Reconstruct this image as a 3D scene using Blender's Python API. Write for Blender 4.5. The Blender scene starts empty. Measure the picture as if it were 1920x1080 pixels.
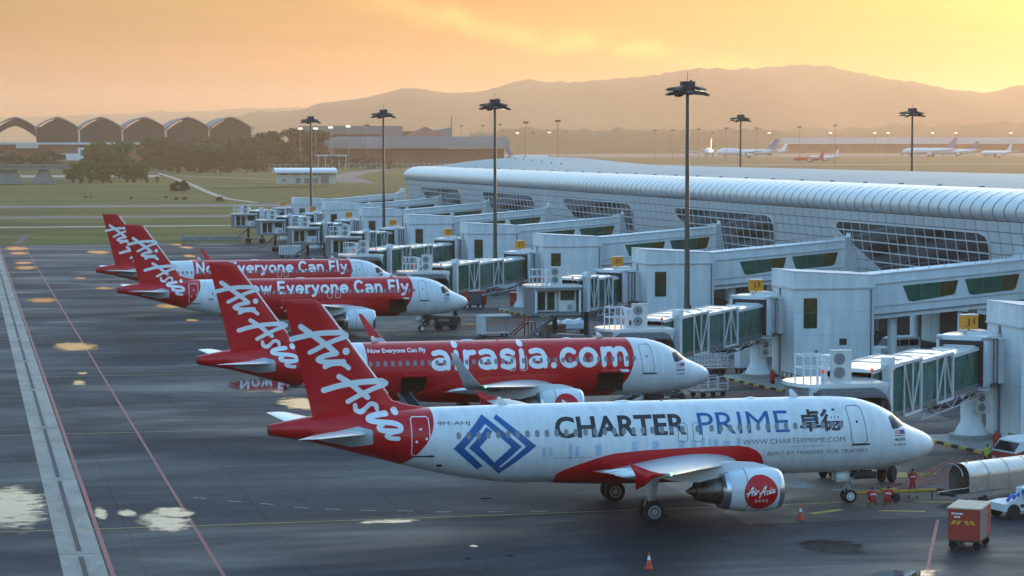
import bpy, bmesh, math, random
import numpy as np
from mathutils import Vector, Matrix, Euler
R = math.radians
random.seed(7)
rng = np.random.default_rng(7)
sc = bpy.context.scene
col = sc.collection

# ------------------------------------------------------------------ camera
CAM = Vector((-52.92, -121.79, 19.82))
cam_d = bpy.data.cameras.new('camera'); cam = bpy.data.objects.new('camera', cam_d); col.objects.link(cam)
cam_d.sensor_width = 36.0; cam_d.lens = 4369.36 / 1920 * 36; cam_d.clip_start = 1.0; cam_d.clip_end = 60000
cam.location = CAM
cam.rotation_euler = (Euler((R(90) - 0.0600, 0.0, -0.2301), 'XYZ').to_matrix() @ Matrix.Rotation(-0.0011, 3, 'Z')).to_euler()
sc.camera = cam

# ------------------------------------------------------------------ light
SUN_AZ, SUN_EL = R(48), R(6.5)          # azimuth from +Y towards +X
w = bpy.data.worlds.new('World'); sc.world = w; w.use_nodes = True
nt = w.node_tree; nt.nodes.clear()
def N(t, **k):
    n = nt.nodes.new(t)
    for a, v in k.items(): setattr(n, a, v)
    return n
sky = N('ShaderNodeTexSky', sky_type='NISHITA'); sky.sun_disc = False
sky.sun_elevation = SUN_EL; sky.sun_rotation = SUN_AZ
sky.altitude = 20; sky.air_density = 1.0; sky.dust_density = 2.0; sky.ozone_density = 2.2
tc = N('ShaderNodeTexCoord'); sep = N('ShaderNodeSeparateXYZ')
nt.links.new(tc.outputs['Generated'], sep.inputs[0])
def wm(op, a, b=None, c=None):
    n = N('ShaderNodeMath', operation=op)
    for i, v in enumerate((a, b, c)):
        if v is None: continue
        if isinstance(v, (int, float)): n.inputs[i].default_value = v
        else: nt.links.new(v, n.inputs[i])
    return n.outputs[0]
zc = wm('MAXIMUM', sep.outputs[2], 0.0)
den = wm('ADD', zc, 0.035)
px = wm('DIVIDE', sep.outputs[0], den); py = wm('DIVIDE', sep.outputs[1], den)
cmb = N('ShaderNodeCombineXYZ'); nt.links.new(px, cmb.inputs[0]); nt.links.new(py, cmb.inputs[1])
mp = N('ShaderNodeMapping'); mp.inputs['Rotation'].default_value = (0, 0, R(34)); mp.inputs['Scale'].default_value = (0.10, 0.42, 1)
nt.links.new(cmb.outputs[0], mp.inputs[0])
n1 = N('ShaderNodeTexNoise'); n1.inputs['Scale'].default_value = 1.0; n1.inputs['Detail'].default_value = 7; n1.inputs['Roughness'].default_value = 0.62; n1.inputs['Distortion'].default_value = 0.7
nt.links.new(mp.outputs[0], n1.inputs['Vector'])
cr = N('ShaderNodeValToRGB'); cr.color_ramp.elements[0].position = 0.47; cr.color_ramp.elements[1].position = 0.72
nt.links.new(n1.outputs[0], cr.inputs[0])
mp2 = N('ShaderNodeMapping'); mp2.inputs['Rotation'].default_value = (0, 0, R(10)); mp2.inputs['Scale'].default_value = (0.05, 0.16, 1); mp2.inputs['Location'].default_value = (3.1, 1.4, 0)
nt.links.new(cmb.outputs[0], mp2.inputs[0])
n2 = N('ShaderNodeTexNoise'); n2.inputs['Scale'].default_value = 1.0; n2.inputs['Detail'].default_value = 4
nt.links.new(mp2.outputs[0], n2.inputs['Vector'])
cr2 = N('ShaderNodeValToRGB'); cr2.color_ramp.elements[0].position = 0.42; cr2.color_ramp.elements[1].position = 0.66
nt.links.new(n2.outputs[0], cr2.inputs[0])
# cloud veil: thin high cloud catching the low sun (bright) and thicker mauve-grey banks
def mixc(f, a, b, mode='MIX'):
    n = N('ShaderNodeMix', data_type='RGBA', blend_type=mode)
    if isinstance(f, (int, float)): n.inputs[0].default_value = f
    else: nt.links.new(f, n.inputs[0])
    for i, v in ((6, a), (7, b)):
        if isinstance(v, tuple): n.inputs[i].default_value = v
        else: nt.links.new(v, n.inputs[i])
    return n.outputs[2]
SKY_GAIN = 1.0
# dusk: the clear vault overhead is blue, the air near the horizon warm
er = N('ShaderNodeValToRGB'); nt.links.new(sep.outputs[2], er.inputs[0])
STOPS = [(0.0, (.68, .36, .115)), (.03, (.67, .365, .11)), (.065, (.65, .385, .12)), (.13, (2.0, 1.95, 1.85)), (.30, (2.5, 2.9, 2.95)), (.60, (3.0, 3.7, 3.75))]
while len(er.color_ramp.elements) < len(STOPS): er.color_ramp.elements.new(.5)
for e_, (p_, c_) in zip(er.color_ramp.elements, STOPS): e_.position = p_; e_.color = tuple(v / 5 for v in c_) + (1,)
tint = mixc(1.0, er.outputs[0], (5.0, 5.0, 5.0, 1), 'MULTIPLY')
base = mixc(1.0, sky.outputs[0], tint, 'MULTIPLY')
grey = mixc(1.0, base, (0.80, 0.74, 0.74, 1), 'MULTIPLY')
bright = mixc(1.0, base, (1.22, 1.24, 1.28, 1), 'MULTIPLY')
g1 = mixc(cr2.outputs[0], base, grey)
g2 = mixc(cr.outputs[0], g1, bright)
# one long bright cirrus streak sloping down across the middle of the view
azi = wm('ARCTAN2', sep.outputs[0], sep.outputs[1])
fc_ = N('ShaderNodeFloatCurve'); mz = N('ShaderNodeMapRange'); mz.inputs[1].default_value = R(8); mz.inputs[2].default_value = R(21); nt.links.new(azi, mz.inputs[0]); nt.links.new(mz.outputs[0], fc_.inputs[1])
cv = fc_.mapping.curves[0]
pts = [(0.0, .92), (.17, .80), (.30, .66), (.43, .52), (.55, .47), (.72, .36), (1.0, .22)]
cv.points[0].location = pts[0]; cv.points[1].location = pts[-1]
for p in pts[1:-1]: cv.points.new(*p)
fc_.mapping.update()
wob = N('ShaderNodeTexNoise'); wob.inputs['Scale'].default_value = 18; wob.inputs['Detail'].default_value = 6; wob.inputs['Roughness'].default_value = .6; nt.links.new(tc.outputs['Generated'], wob.inputs['Vector'])
elc = wm('ADD', wm('MULTIPLY', fc_.outputs[0], R(3.2)), wm('ADD', R(1.0), wm('MULTIPLY', wm('SUBTRACT', wob.outputs[0], .5), R(1.1))))
dd = wm('DIVIDE', wm('SUBTRACT', sep.outputs[2], elc), R(.26)); gs = wm('EXPONENT', wm('MULTIPLY', wm('MULTIPLY', dd, dd), -1.0))
env = wm('MULTIPLY', wm('MULTIPLY', mz.outputs[0], wm('SUBTRACT', 1.0, mz.outputs[0])), 4.0)
fst = N('ShaderNodeTexNoise'); fst.inputs['Scale'].default_value = 60; fst.inputs['Detail'].default_value = 5; nt.links.new(tc.outputs['Generated'], fst.inputs['Vector'])
stk = wm('MULTIPLY', wm('MULTIPLY', gs, env), wm('MULTIPLY', wm('MAXIMUM', wm('SUBTRACT', fst.outputs[0], .25), 0.0), 3.4))
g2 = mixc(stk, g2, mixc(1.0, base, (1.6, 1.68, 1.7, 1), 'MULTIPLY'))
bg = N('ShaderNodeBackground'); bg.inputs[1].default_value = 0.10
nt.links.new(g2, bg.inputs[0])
wo = N('ShaderNodeOutputWorld'); nt.links.new(bg.outputs[0], wo.inputs[0])

sl = bpy.data.lights.new('sun', 'SUN'); sl.energy = 1.15; sl.angle = R(6); sl.color = (1.0, 0.66, 0.38)
so = bpy.data.objects.new('sun', sl); col.objects.link(so)
sd = Vector((math.sin(SUN_AZ) * math.cos(SUN_EL), math.cos(SUN_AZ) * math.cos(SUN_EL), math.sin(SUN_EL)))
so.rotation_euler = sd.to_track_quat('Z', 'Y').to_euler(); so.location = (0, 0, 80)

sc.view_settings.view_transform = 'Standard'; sc.view_settings.look = 'None'
sc.view_settings.exposure = 1.28; sc.view_settings.gamma = 1.0; sc.view_settings.use_curve_mapping = False
sc.render.engine = 'CYCLES'
sc.cycles.use_denoising = True
sc.cycles.max_bounces = 6; sc.cycles.diffuse_bounces = 3; sc.cycles.glossy_bounces = 3; sc.cycles.transmission_bounces = 4
sc.cycles.volume_bounces = 1; sc.cycles.transparent_max_bounces = 8
sc.cycles.sample_clamp_indirect = 4.0

# ------------------------------------------------------------------ helpers
def lin(c):
    """sRGB 0-255 -> linear"""
    return tuple(((v / 255) / 12.92 if v / 255 <= 0.04045 else ((v / 255 + 0.055) / 1.055) ** 2.4) for v in c)
M = {}
def mat(name, c, rough=0.5, metal=0.0, var=0.08, scale=1.5, bump=0.0, bscale=30, emit=None, estr=0.0, coat=0.0, streak=False, spec=0.5):
    m = bpy.data.materials.new(name); m.use_nodes = True; t = m.node_tree
    b = t.nodes['Principled BSDF']
    b.inputs['Roughness'].default_value = rough; b.inputs['Metallic'].default_value = metal
    b.inputs['Specular IOR Level'].default_value = spec
    if coat: b.inputs['Coat Weight'].default_value = coat; b.inputs['Coat Roughness'].default_value = 0.08
    tcn = t.nodes.new('ShaderNodeTexCoord')
    src = tcn.outputs['Object']
    if streak:
        mpn = t.nodes.new('ShaderNodeMapping'); mpn.inputs['Scale'].default_value = (1, 1, 0.12); t.links.new(src, mpn.inputs[0]); src = mpn.outputs[0]
    if var > 0:
        nz = t.nodes.new('ShaderNodeTexNoise'); nz.inputs['Scale'].default_value = scale; nz.inputs['Detail'].default_value = 5; nz.inputs['Roughness'].default_value = 0.65
        t.links.new(src, nz.inputs['Vector'])
        rp = t.nodes.new('ShaderNodeValToRGB')
        rp.color_ramp.elements[0].position = 0.3; rp.color_ramp.elements[1].position = 0.7
        rp.color_ramp.elements[0].color = tuple(max(0, v * (1 - var)) for v in c) + (1,)
        rp.color_ramp.elements[1].color = tuple(min(1, v * (1 + var)) for v in c) + (1,)
        t.links.new(nz.outputs[0], rp.inputs[0]); t.links.new(rp.outputs[0], b.inputs['Base Color'])
    else:
        b.inputs['Base Color'].default_value = tuple(c) + (1,)
    if bump:
        nb = t.nodes.new('ShaderNodeTexNoise'); nb.inputs['Scale'].default_value = bscale; nb.inputs['Detail'].default_value = 4
        t.links.new(src, nb.inputs['Vector'])
        bp = t.nodes.new('ShaderNodeBump'); bp.inputs['Strength'].default_value = bump; bp.inputs['Distance'].default_value = 0.05
        t.links.new(nb.outputs[0], bp.inputs['Height']); t.links.new(bp.outputs[0], b.inputs['Normal'])
    if emit:
        b.inputs['Emission Color'].default_value = tuple(emit) + (1,); b.inputs['Emission Strength'].default_value = estr
    M[name] = m
    return m

def tag(o, label=None, cat=None, group=None, kind=None):
    if label: o['label'] = label
    if cat: o['category'] = cat
    if group: o['group'] = group
    if kind: o['kind'] = kind
    return o
def thing(name, label, cat, loc=(0, 0, 0), rz=0.0, group=None):
    o = bpy.data.objects.new(name, None); o.empty_display_size = 0.3; col.objects.link(o)
    o.location = loc; o.rotation_euler = (0, 0, rz)
    return tag(o, label, cat, group)
KIDS = {}
def link(name, me, m=None, parent=None, loc=None, rot=None):
    o = bpy.data.objects.new(name, me); col.objects.link(o)
    if m is not None and len(me.materials) == 0: me.materials.append(M[m] if isinstance(m, str) else m)
    if parent is not None: o.parent = parent; KIDS.setdefault(parent.name, []).append(o)
    if loc is not None: o.location = loc
    if rot is not None: o.rotation_euler = rot
    return o
def copy_tree(o, parent=None):
    c = o.copy(); col.objects.link(c)
    if parent is not None: c.parent = parent; KIDS.setdefault(parent.name, []).append(c)
    for ch in KIDS.get(o.name, []): copy_tree(ch, c)
    return c

class MB:
    def __init__(s): s.v = []; s.f = []; s.mi = []
    def add(s, vs, fs, mi=0):
        n = len(s.v); s.v += [tuple(v) for v in vs]; s.f += [tuple(i + n for i in f) for f in fs]; s.mi += [mi] * len(fs); return s
    def box(s, c, d, rz=0.0, mi=0, rot=None):
        x, y, z = (k / 2 for k in d)
        vs = [Vector((sx * x, sy * y, sz * z)) for sz in (-1, 1) for sy in (-1, 1) for sx in (-1, 1)]
        if rot is not None: vs = [rot @ v for v in vs]
        elif rz: vs = [Matrix.Rotation(rz, 3, 'Z') @ v for v in vs]
        c = Vector(c)
        return s.add([v + c for v in vs], [(0, 2, 3, 1), (4, 5, 7, 6), (0, 1, 5, 4), (2, 6, 7, 3), (0, 4, 6, 2), (1, 3, 7, 5)], mi)
    def bb(s, a, b, mi=0):
        a = Vector(a); b = Vector(b); return s.box((a + b) / 2, b - a, 0, mi)
    def beam(s, a, b, w, h=None, mi=0, up=(0, 0, 1)):
        a = Vector(a); b = Vector(b); h = w if h is None else h
        d = (b - a); L = d.length
        if L < 1e-6: return s
        d /= L; u = Vector(up)
        if abs(d.dot(u)) > 0.99: u = Vector((0, 1, 0))
        x = d.cross(u).normalized(); y = x.cross(d)
        vs = [p + x * (sx * w / 2) + y * (sy * h / 2) for p in (a, b) for sx, sy in ((-1, -1), (1, -1), (1, 1), (-1, 1))]
        return s.add(vs, [(0, 3, 2, 1), (4, 5, 6, 7), (0, 1, 5, 4), (1, 2, 6, 5), (2, 3, 7, 6), (3, 0, 4, 7)], mi)
    def tube(s, pts, r, n=8, cap=True, mi=0):
        pts = [Vector(p) for p in pts]; rs = r if isinstance(r, (list, tuple)) else [r] * len(pts)
        rings = []
        pu = None
        for i, p in enumerate(pts):
            d = (pts[min(i + 1, len(pts) - 1)] - pts[max(i - 1, 0)]).normalized()
            u = pu if pu is not None and abs(pu.dot(d)) < 0.95 else (Vector((0, 0, 1)) if abs(d.z) < 0.9 else Vector((1, 0, 0)))
            x = d.cross(u).normalized(); y = x.cross(d).normalized(); pu = y
            rings.append([p + (x * math.cos(2 * math.pi * k / n) + y * math.sin(2 * math.pi * k / n)) * rs[i] for k in range(n)])
        return s.loft(rings, cap, mi)
    def loft(s, rings, cap=True, mi=0, closed=True):
        n = len(rings[0]); vs = [v for r in rings for v in r]; fs = []
        for i in range(len(rings) - 1):
            for k in range(n if closed else n - 1):
                a = i * n + k; b = i * n + (k + 1) % n
                fs.append((a, b, b + n, a + n))
        if cap: fs.append(tuple(range(n))[::-1]); fs.append(tuple((len(rings) - 1) * n + k for k in range(n)))
        return s.add(vs, fs, mi)
    def lathe(s, prof, c=(0, 0, 0), axis='Z', n=20, mi=0, cap=True):
        rings = []
        c = Vector(c)
        for a, r in prof:
            ring = []
            for k in range(n):
                t = 2 * math.pi * k / n
                if axis == 'Z': v = Vector((r * math.cos(t), r * math.sin(t), a))
                elif axis == 'X': v = Vector((a, r * math.cos(t), r * math.sin(t)))
                else: v = Vector((r * math.sin(t), a, r * math.cos(t)))
                ring.append(c + v)
            rings.append(ring)
        return s.loft(rings, cap, mi)
    def prism(s, poly, a, b, axis='Y', mi=0):
        """poly of 2-D points extruded from a to b along axis; (x,z) for Y, (y,z) for X, (x,y) for Z"""
        def P(p, t):
            return (p[0], t, p[1]) if axis == 'Y' else ((t, p[0], p[1]) if axis == 'X' else (p[0], p[1], t))
        return s.loft([[P(p, a) for p in poly], [P(p, b) for p in poly]], True, mi)
    def xform(s, m):
        s.v = [tuple(m @ Vector(v)) for v in s.v]; return s
    def mesh(s, name, smooth=False, fix=True):
        me = bpy.data.meshes.new(name); me.from_pydata(s.v, [], s.f)
        if any(s.mi): me.polygons.foreach_set('material_index', s.mi)
        me.update()
        if fix:
            b = bmesh.new(); b.from_mesh(me); bmesh.ops.recalc_face_normals(b, faces=b.faces); b.to_mesh(me); b.free()
        if smooth is True: me.polygons.foreach_set('use_smooth', [True] * len(me.polygons))
        elif smooth:
            me.polygons.foreach_set('use_smooth', [True] * len(me.polygons)); me.set_sharp_from_angle(angle=R(smooth))
        return me
    def build(s, name, m, parent=None, smooth=False, loc=None, rot=None, fix=True):
        me = s.mesh(name, smooth, fix)
        for k in (m if isinstance(m, (list, tuple)) else [m]): me.materials.append(M[k] if isinstance(k, str) else k)
        return link(name, me, None, parent, loc, rot)
def struct(o): o['kind'] = 'structure'; return o
# ------------------------------------------------------------------ materials of the setting
def ground_mat(name, c1, c2, scale, rough, bump=0.15, c3=None, stretch=(1, 1, 1), rvar=None, spec=0.5, fine=0.0):
    m = bpy.data.materials.new(name); m.use_nodes = True; t = m.node_tree; b = t.nodes['Principled BSDF']
    b.inputs['Specular IOR Level'].default_value = spec
    tcn = t.nodes.new('ShaderNodeTexCoord'); mpn = t.nodes.new('ShaderNodeMapping'); mpn.inputs['Scale'].default_value = stretch
    t.links.new(tcn.outputs['Object'], mpn.inputs[0])
    a = t.nodes.new('ShaderNodeTexNoise'); a.inputs['Scale'].default_value = scale; a.inputs['Detail'].default_value = 8; a.inputs['Roughness'].default_value = 0.68; a.inputs['Distortion'].default_value = 0.5
    t.links.new(mpn.outputs[0], a.inputs['Vector'])
    rp = t.nodes.new('ShaderNodeValToRGB'); e = rp.color_ramp.elements
    e[0].position = 0.36; e[0].color = c1 + (1,); e[1].position = 0.64; e[1].color = c2 + (1,)
    if c3: k = e.new(0.5); k.color = c3 + (1,)
    t.links.new(a.outputs[0], rp.inputs[0])
    out = rp.outputs[0]
    if fine:
        f = t.nodes.new('ShaderNodeTexNoise'); f.inputs['Scale'].default_value = scale * 23; f.inputs['Detail'].default_value = 5
        t.links.new(mpn.outputs[0], f.inputs['Vector'])
        fr = t.nodes.new('ShaderNodeValToRGB'); fr.color_ramp.elements[0].position = 0.3; fr.color_ramp.elements[1].position = 0.7
        fr.color_ramp.elements[0].color = (1 - fine,) * 3 + (1,); fr.color_ramp.elements[1].color = (1 + fine,) * 3 + (1,)
        t.links.new(f.outputs[0], fr.inputs[0])
        mx = t.nodes.new('ShaderNodeMix'); mx.data_type = 'RGBA'; mx.blend_type = 'MULTIPLY'; mx.inputs[0].default_value = 1
        t.links.new(out, mx.inputs[6]); t.links.new(fr.outputs[0], mx.inputs[7]); out = mx.outputs[2]
    t.links.new(out, b.inputs['Base Color'])
    b.inputs['Roughness'].default_value = rough
    if rvar:
        r2 = t.nodes.new('ShaderNodeTexNoise'); r2.inputs['Scale'].default_value = rvar[2]; r2.inputs['Detail'].default_value = 6
        t.links.new(mpn.outputs[0], r2.inputs['Vector'])
        mr = t.nodes.new('ShaderNodeMapRange'); mr.inputs[1].default_value = 0.35; mr.inputs[2].default_value = 0.65; mr.inputs[3].default_value = rvar[0]; mr.inputs[4].default_value = rvar[1]
        t.links.new(r2.outputs[0], mr.inputs[0]); t.links.new(mr.outputs[0], b.inputs['Roughness'])
    if bump:
        nb = t.nodes.new('ShaderNodeTexNoise'); nb.inputs['Scale'].default_value = 18; nb.inputs['Detail'].default_value = 3
        t.links.new(tcn.outputs['Object'], nb.inputs['Vector'])
        bp = t.nodes.new('ShaderNodeBump'); bp.inputs['Strength'].default_value = bump; bp.inputs['Distance'].default_value = 0.02
        t.links.new(nb.outputs[0], bp.inputs['Height']); t.links.new(bp.outputs[0], b.inputs['Normal'])
    M[name] = m
ground_mat('field_grass', (0.05, 0.052, 0.014), (0.12, 0.082, 0.03), 0.02, 0.95, 0, (0.08, 0.068, 0.02), (0.5, 1.6, 1), spec=0.15, fine=0.25)
ground_mat('lawn', (0.022, 0.048, 0.006), (0.105, 0.095, 0.018), 0.03, 0.95, 0, (0.046, 0.072, 0.010), (0.5, 1.3, 1), spec=0.15, fine=0.35)
def asphalt_mat():
    m = bpy.data.materials.new('asphalt'); m.use_nodes = True; t = m.node_tree; bs = t.nodes['Principled BSDF']; tcn = t.nodes.new('ShaderNodeTexCoord')
    def noise(sc, det, st=(1, 1, 1), dist=0.0, ro=.6):
        mp_ = t.nodes.new('ShaderNodeMapping'); mp_.inputs['Scale'].default_value = st; t.links.new(tcn.outputs['Object'], mp_.inputs[0])
        n = t.nodes.new('ShaderNodeTexNoise'); n.inputs['Scale'].default_value = sc; n.inputs['Detail'].default_value = det; n.inputs['Roughness'].default_value = ro; n.inputs['Distortion'].default_value = dist; t.links.new(mp_.outputs[0], n.inputs['Vector']); return n.outputs[0]
    def ramp(f, p0, c0, p1, c1):
        r = t.nodes.new('ShaderNodeValToRGB'); e = r.color_ramp.elements; e[0].position = p0; e[0].color = c0 + (1,); e[1].position = p1; e[1].color = c1 + (1,); t.links.new(f, r.inputs[0]); return r.outputs[0]
    def mul(a, b_):
        x = t.nodes.new('ShaderNodeMix'); x.data_type = 'RGBA'; x.blend_type = 'MULTIPLY'; x.inputs[0].default_value = 1; t.links.new(a, x.inputs[6]); t.links.new(b_, x.inputs[7]); return x.outputs[2]
    c = ramp(noise(.045, 7, (1, 1, 1), .6), .33, (.024, .028, .036), .67, (.054, .060, .070))
    c = mul(c, ramp(noise(.5, 6, (.16, 1.0, 1), .3), .30, (.66, .66, .67), .62, (1.12, 1.12, 1.12)))        # rubber and drag streaks along the stands
    c = mul(c, ramp(noise(.16, 5, (1, .7, 1), 1.2), .30, (.55, .55, .56), .42, (1, 1, 1)))                  # dark blotches
    c = mul(c, ramp(noise(6.0, 4), .3, (.86, .86, .86), .7, (1.1, 1.1, 1.1)))
    bk = t.nodes.new('ShaderNodeTexBrick'); bk.offset = 0; bk.inputs['Color1'].default_value = (1, 1, 1, 1); bk.inputs['Color2'].default_value = (.90, .90, .91, 1); bk.inputs['Mortar'].default_value = (.55, .55, .55, 1); bk.inputs['Scale'].default_value = 1; bk.inputs['Mortar Size'].default_value = .045; bk.inputs['Brick Width'].default_value = 7.5; bk.inputs['Row Height'].default_value = 7.5
    t.links.new(tcn.outputs['Object'], bk.inputs['Vector']); c = mul(c, bk.outputs[0])
    t.links.new(c, bs.inputs['Base Color']); mr = t.nodes.new('ShaderNodeMapRange'); mr.inputs[1].default_value = .35; mr.inputs[2].default_value = .62; mr.inputs[3].default_value = .45; mr.inputs[4].default_value = .85; t.links.new(noise(.07, 6, (.6, 1.4, 1), .5), mr.inputs[0]); t.links.new(mr.outputs[0], bs.inputs['Roughness'])
    bs.inputs['Specular IOR Level'].default_value = .10; M['asphalt'] = m
asphalt_mat()
ground_mat('stand_concrete', (0.05, 0.046, 0.045), (0.105, 0.092, 0.085), 0.12, 0.55, 0.12, (0.075, 0.068, 0.064), (1, 1, 1), (0.55, 0.8, 0.3), spec=0.25, fine=0.2)
ground_mat('drain_concrete', (0.15, 0.14, 0.12), (0.29, 0.265, 0.23), 0.35, 0.65, 0.1, (0.22, 0.205, 0.18), (1, 0.5, 1), fine=0.2)
ground_mat('far_asphalt', (0.11, 0.105, 0.10), (0.16, 0.15, 0.14), 0.05, 0.8, 0, spec=0.2)
ground_mat('pale_path', (0.24, 0.22, 0.19), (0.34, 0.31, 0.27), 0.1, 0.8, 0)
ground_mat('hill_forest', (0.020, 0.028, 0.014), (0.05, 0.055, 0.026), 0.012, 0.95, 0, spec=0.1)
mat('red_paint_line', (0.24, 0.012, 0.012), 0.55, var=0.35, scale=2.0)
mat('yellow_paint_line', (0.42, 0.30, 0.05), 0.6, var=0.4, scale=2.0)
mat('white_paint_line', (0.5, 0.5, 0.48), 0.6, var=0.35, scale=2.0)
mat('slot_dark', (0.012, 0.012, 0.013), 0.7, var=0.2)
mat('puddle_water', (0.012, 0.013, 0.014), 0.03, var=0.0, spec=0.5)
M['puddle_water'].node_tree.nodes['Principled BSDF'].inputs['IOR'].default_value = 1.36

# ------------------------------------------------------------------ terrain
def Hg(y): return 0.0 if y < 900 else (10.0 * (y - 900) / 1500 if y < 2400 else 10.0)
def sheet(name, poly, z, m, follow=False, parent=None):
    """flat sheet; follow = lies on the rising far ground"""
    vs = [(x, y, z + (Hg(y) if follow else 0.0)) for x, y in poly]
    b = MB(); b.add(vs, [tuple(range(len(vs)))]); o = b.build(name, m, parent, fix=False)
    if o.data.polygons[0].normal.z < 0: o.data.flip_normals()
    if parent is None: struct(o)
    return o
def ribbon(name, pts, wd, z, m, follow=False, parent=None):
    b = MB(); L = []
    for i, p in enumerate(pts):
        p = Vector(p); d = Vector(pts[min(i + 1, len(pts) - 1)]) - Vector(pts[max(i - 1, 0)]); n = Vector((-d.y, d.x)).normalized() * (wd / 2)
        for q in (p + n, p - n): L.append((q.x, q.y, z + (Hg(q.y) if follow else 0)))
    b.add(L, [(2 * i, 2 * i + 1, 2 * i + 3, 2 * i + 2) for i in range(len(pts) - 1)])
    o = b.build(name, m, parent, fix=False)
    if o.data.polygons[0].normal.z < 0: o.data.flip_normals()
    if parent is None: struct(o)
    return o
b = MB(); rows = [-900, 0, 367, 900, 1200, 1600, 2000, 2400, 3500, 6000, 14000]; xs = [-7000, -1500, -300, 0, 300, 1200, 3000, 12000]
for y in rows:
    for x in xs: b.v.append((x, y, Hg(y) - 0.03))
nx = len(xs); b.f = [(i * nx + k, i * nx + k + 1, (i + 1) * nx + k + 1, (i + 1) * nx + k) for i in range(len(rows) - 1) for k in range(nx - 1)]; b.mi = [0] * len(b.f)
struct(b.build('ground', 'field_grass', fix=False))
sheet('grass_field', [(-400, 367.5), (150, 367.5), (150, 899), (-400, 899)], 0.0, 'lawn')
b = MB(); b.add([(x, y, Hg(y) + .02) for y in (899, 1250, 1700) for x in (-500, 300)], [(0, 1, 3, 2), (2, 3, 5, 4)]); struct(b.build('grass_field', 'lawn', fix=False))
sheet('apron', [(-320, -420), (190, -420), (190, 367), (-320, 367)], 0.0, 'asphalt')
for k in range(6):
    sheet('stand_slab', [(-13, -6 + 41.6 * k), (17, -6 + 41.6 * k), (17, 17 + 41.6 * k), (-13, 17 + 41.6 * k)], 0.004, 'stand_concrete')
sheet('taxiway', [(-400, 551), (140, 551), (140, 573), (-400, 573)], 0.03, 'far_asphalt')
sheet('taxiway', [(-400, 672), (140, 672), (140, 708), (-400, 708)], 0.03, 'far_asphalt')
sheet('service_road', [(-400, 474), (60, 474), (60, 482), (-400, 482)], 0.03, 'pale_path')
ribbon('path', [(71, 1425), (66, 1250), (60, 1080), (53, 930), (47, 805), (50, 728), (75, 716), (140, 712)], 3.2, 0.06, 'pale_path', True)
ribbon('road', [(-200, 1240), (0, 1235), (75, 1330), (140, 1150), (155, 1085)], 9, 0.05, 'far_asphalt', True)
ribbon('road', [(150, 1090), (168, 1270), (205, 1430), (245, 1550), (420, 1620)], 16, 0.05, 'far_asphalt', True)
sheet('car_park', [(-160, 1300), (60, 1290), (66, 1360), (-160, 1370)], 0.08, 'pale_path', True)
# bands of taxiway and dry grass across the field beyond the pier
for y0, y1 in ((760, 800), (1130, 1170), (1700, 1760), (2300, 2420)):
    b = MB(); n = 6
    for y in (y0, y1):
        for k in range(n): b.v.append((190 + k * 500, y + 0.1 * k * 40, Hg(y) + 0.06))
    b.f = [(k, k + 1, n + k + 1, n + k) for k in range(n - 1)]; b.mi = [0] * len(b.f)
    struct(b.build('taxiway', 'far_asphalt', fix=False))
o = sheet('far_apron', [(500, 2430), (2600, 2430), (3000, 3300), (600, 3300)], 0.08, 'far_asphalt', True)

# drain strip with its slot, split in slabs
for (x0, x1, y0, y1) in [(-48.75, -46.72, -60 + 26.6 * k, -60 + 26.6 * (k + 1) - 0.12) for k in range(16)]:
    d = sheet('drain_slab', [(x0, y0), (x1, y0), (x1, y1), (x0, y1)], 0.006, 'drain_concrete')
    sheet('drain_slot', [(-47.86, y0 + 0.7), (-47.62, y0 + 0.7), (-47.62, y1 - 0.7), (-47.86, y1 - 0.7)], 0.011, 'slot_dark', parent=d)
    b = MB()
    for xx in (-47.92, -47.56): b.bb((xx - 0.03, y0 + 0.7, 0.0), (xx + 0.03, y1 - 0.7, 0.018))
    b.build('slot_rail', 'drain_concrete', d)
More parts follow.
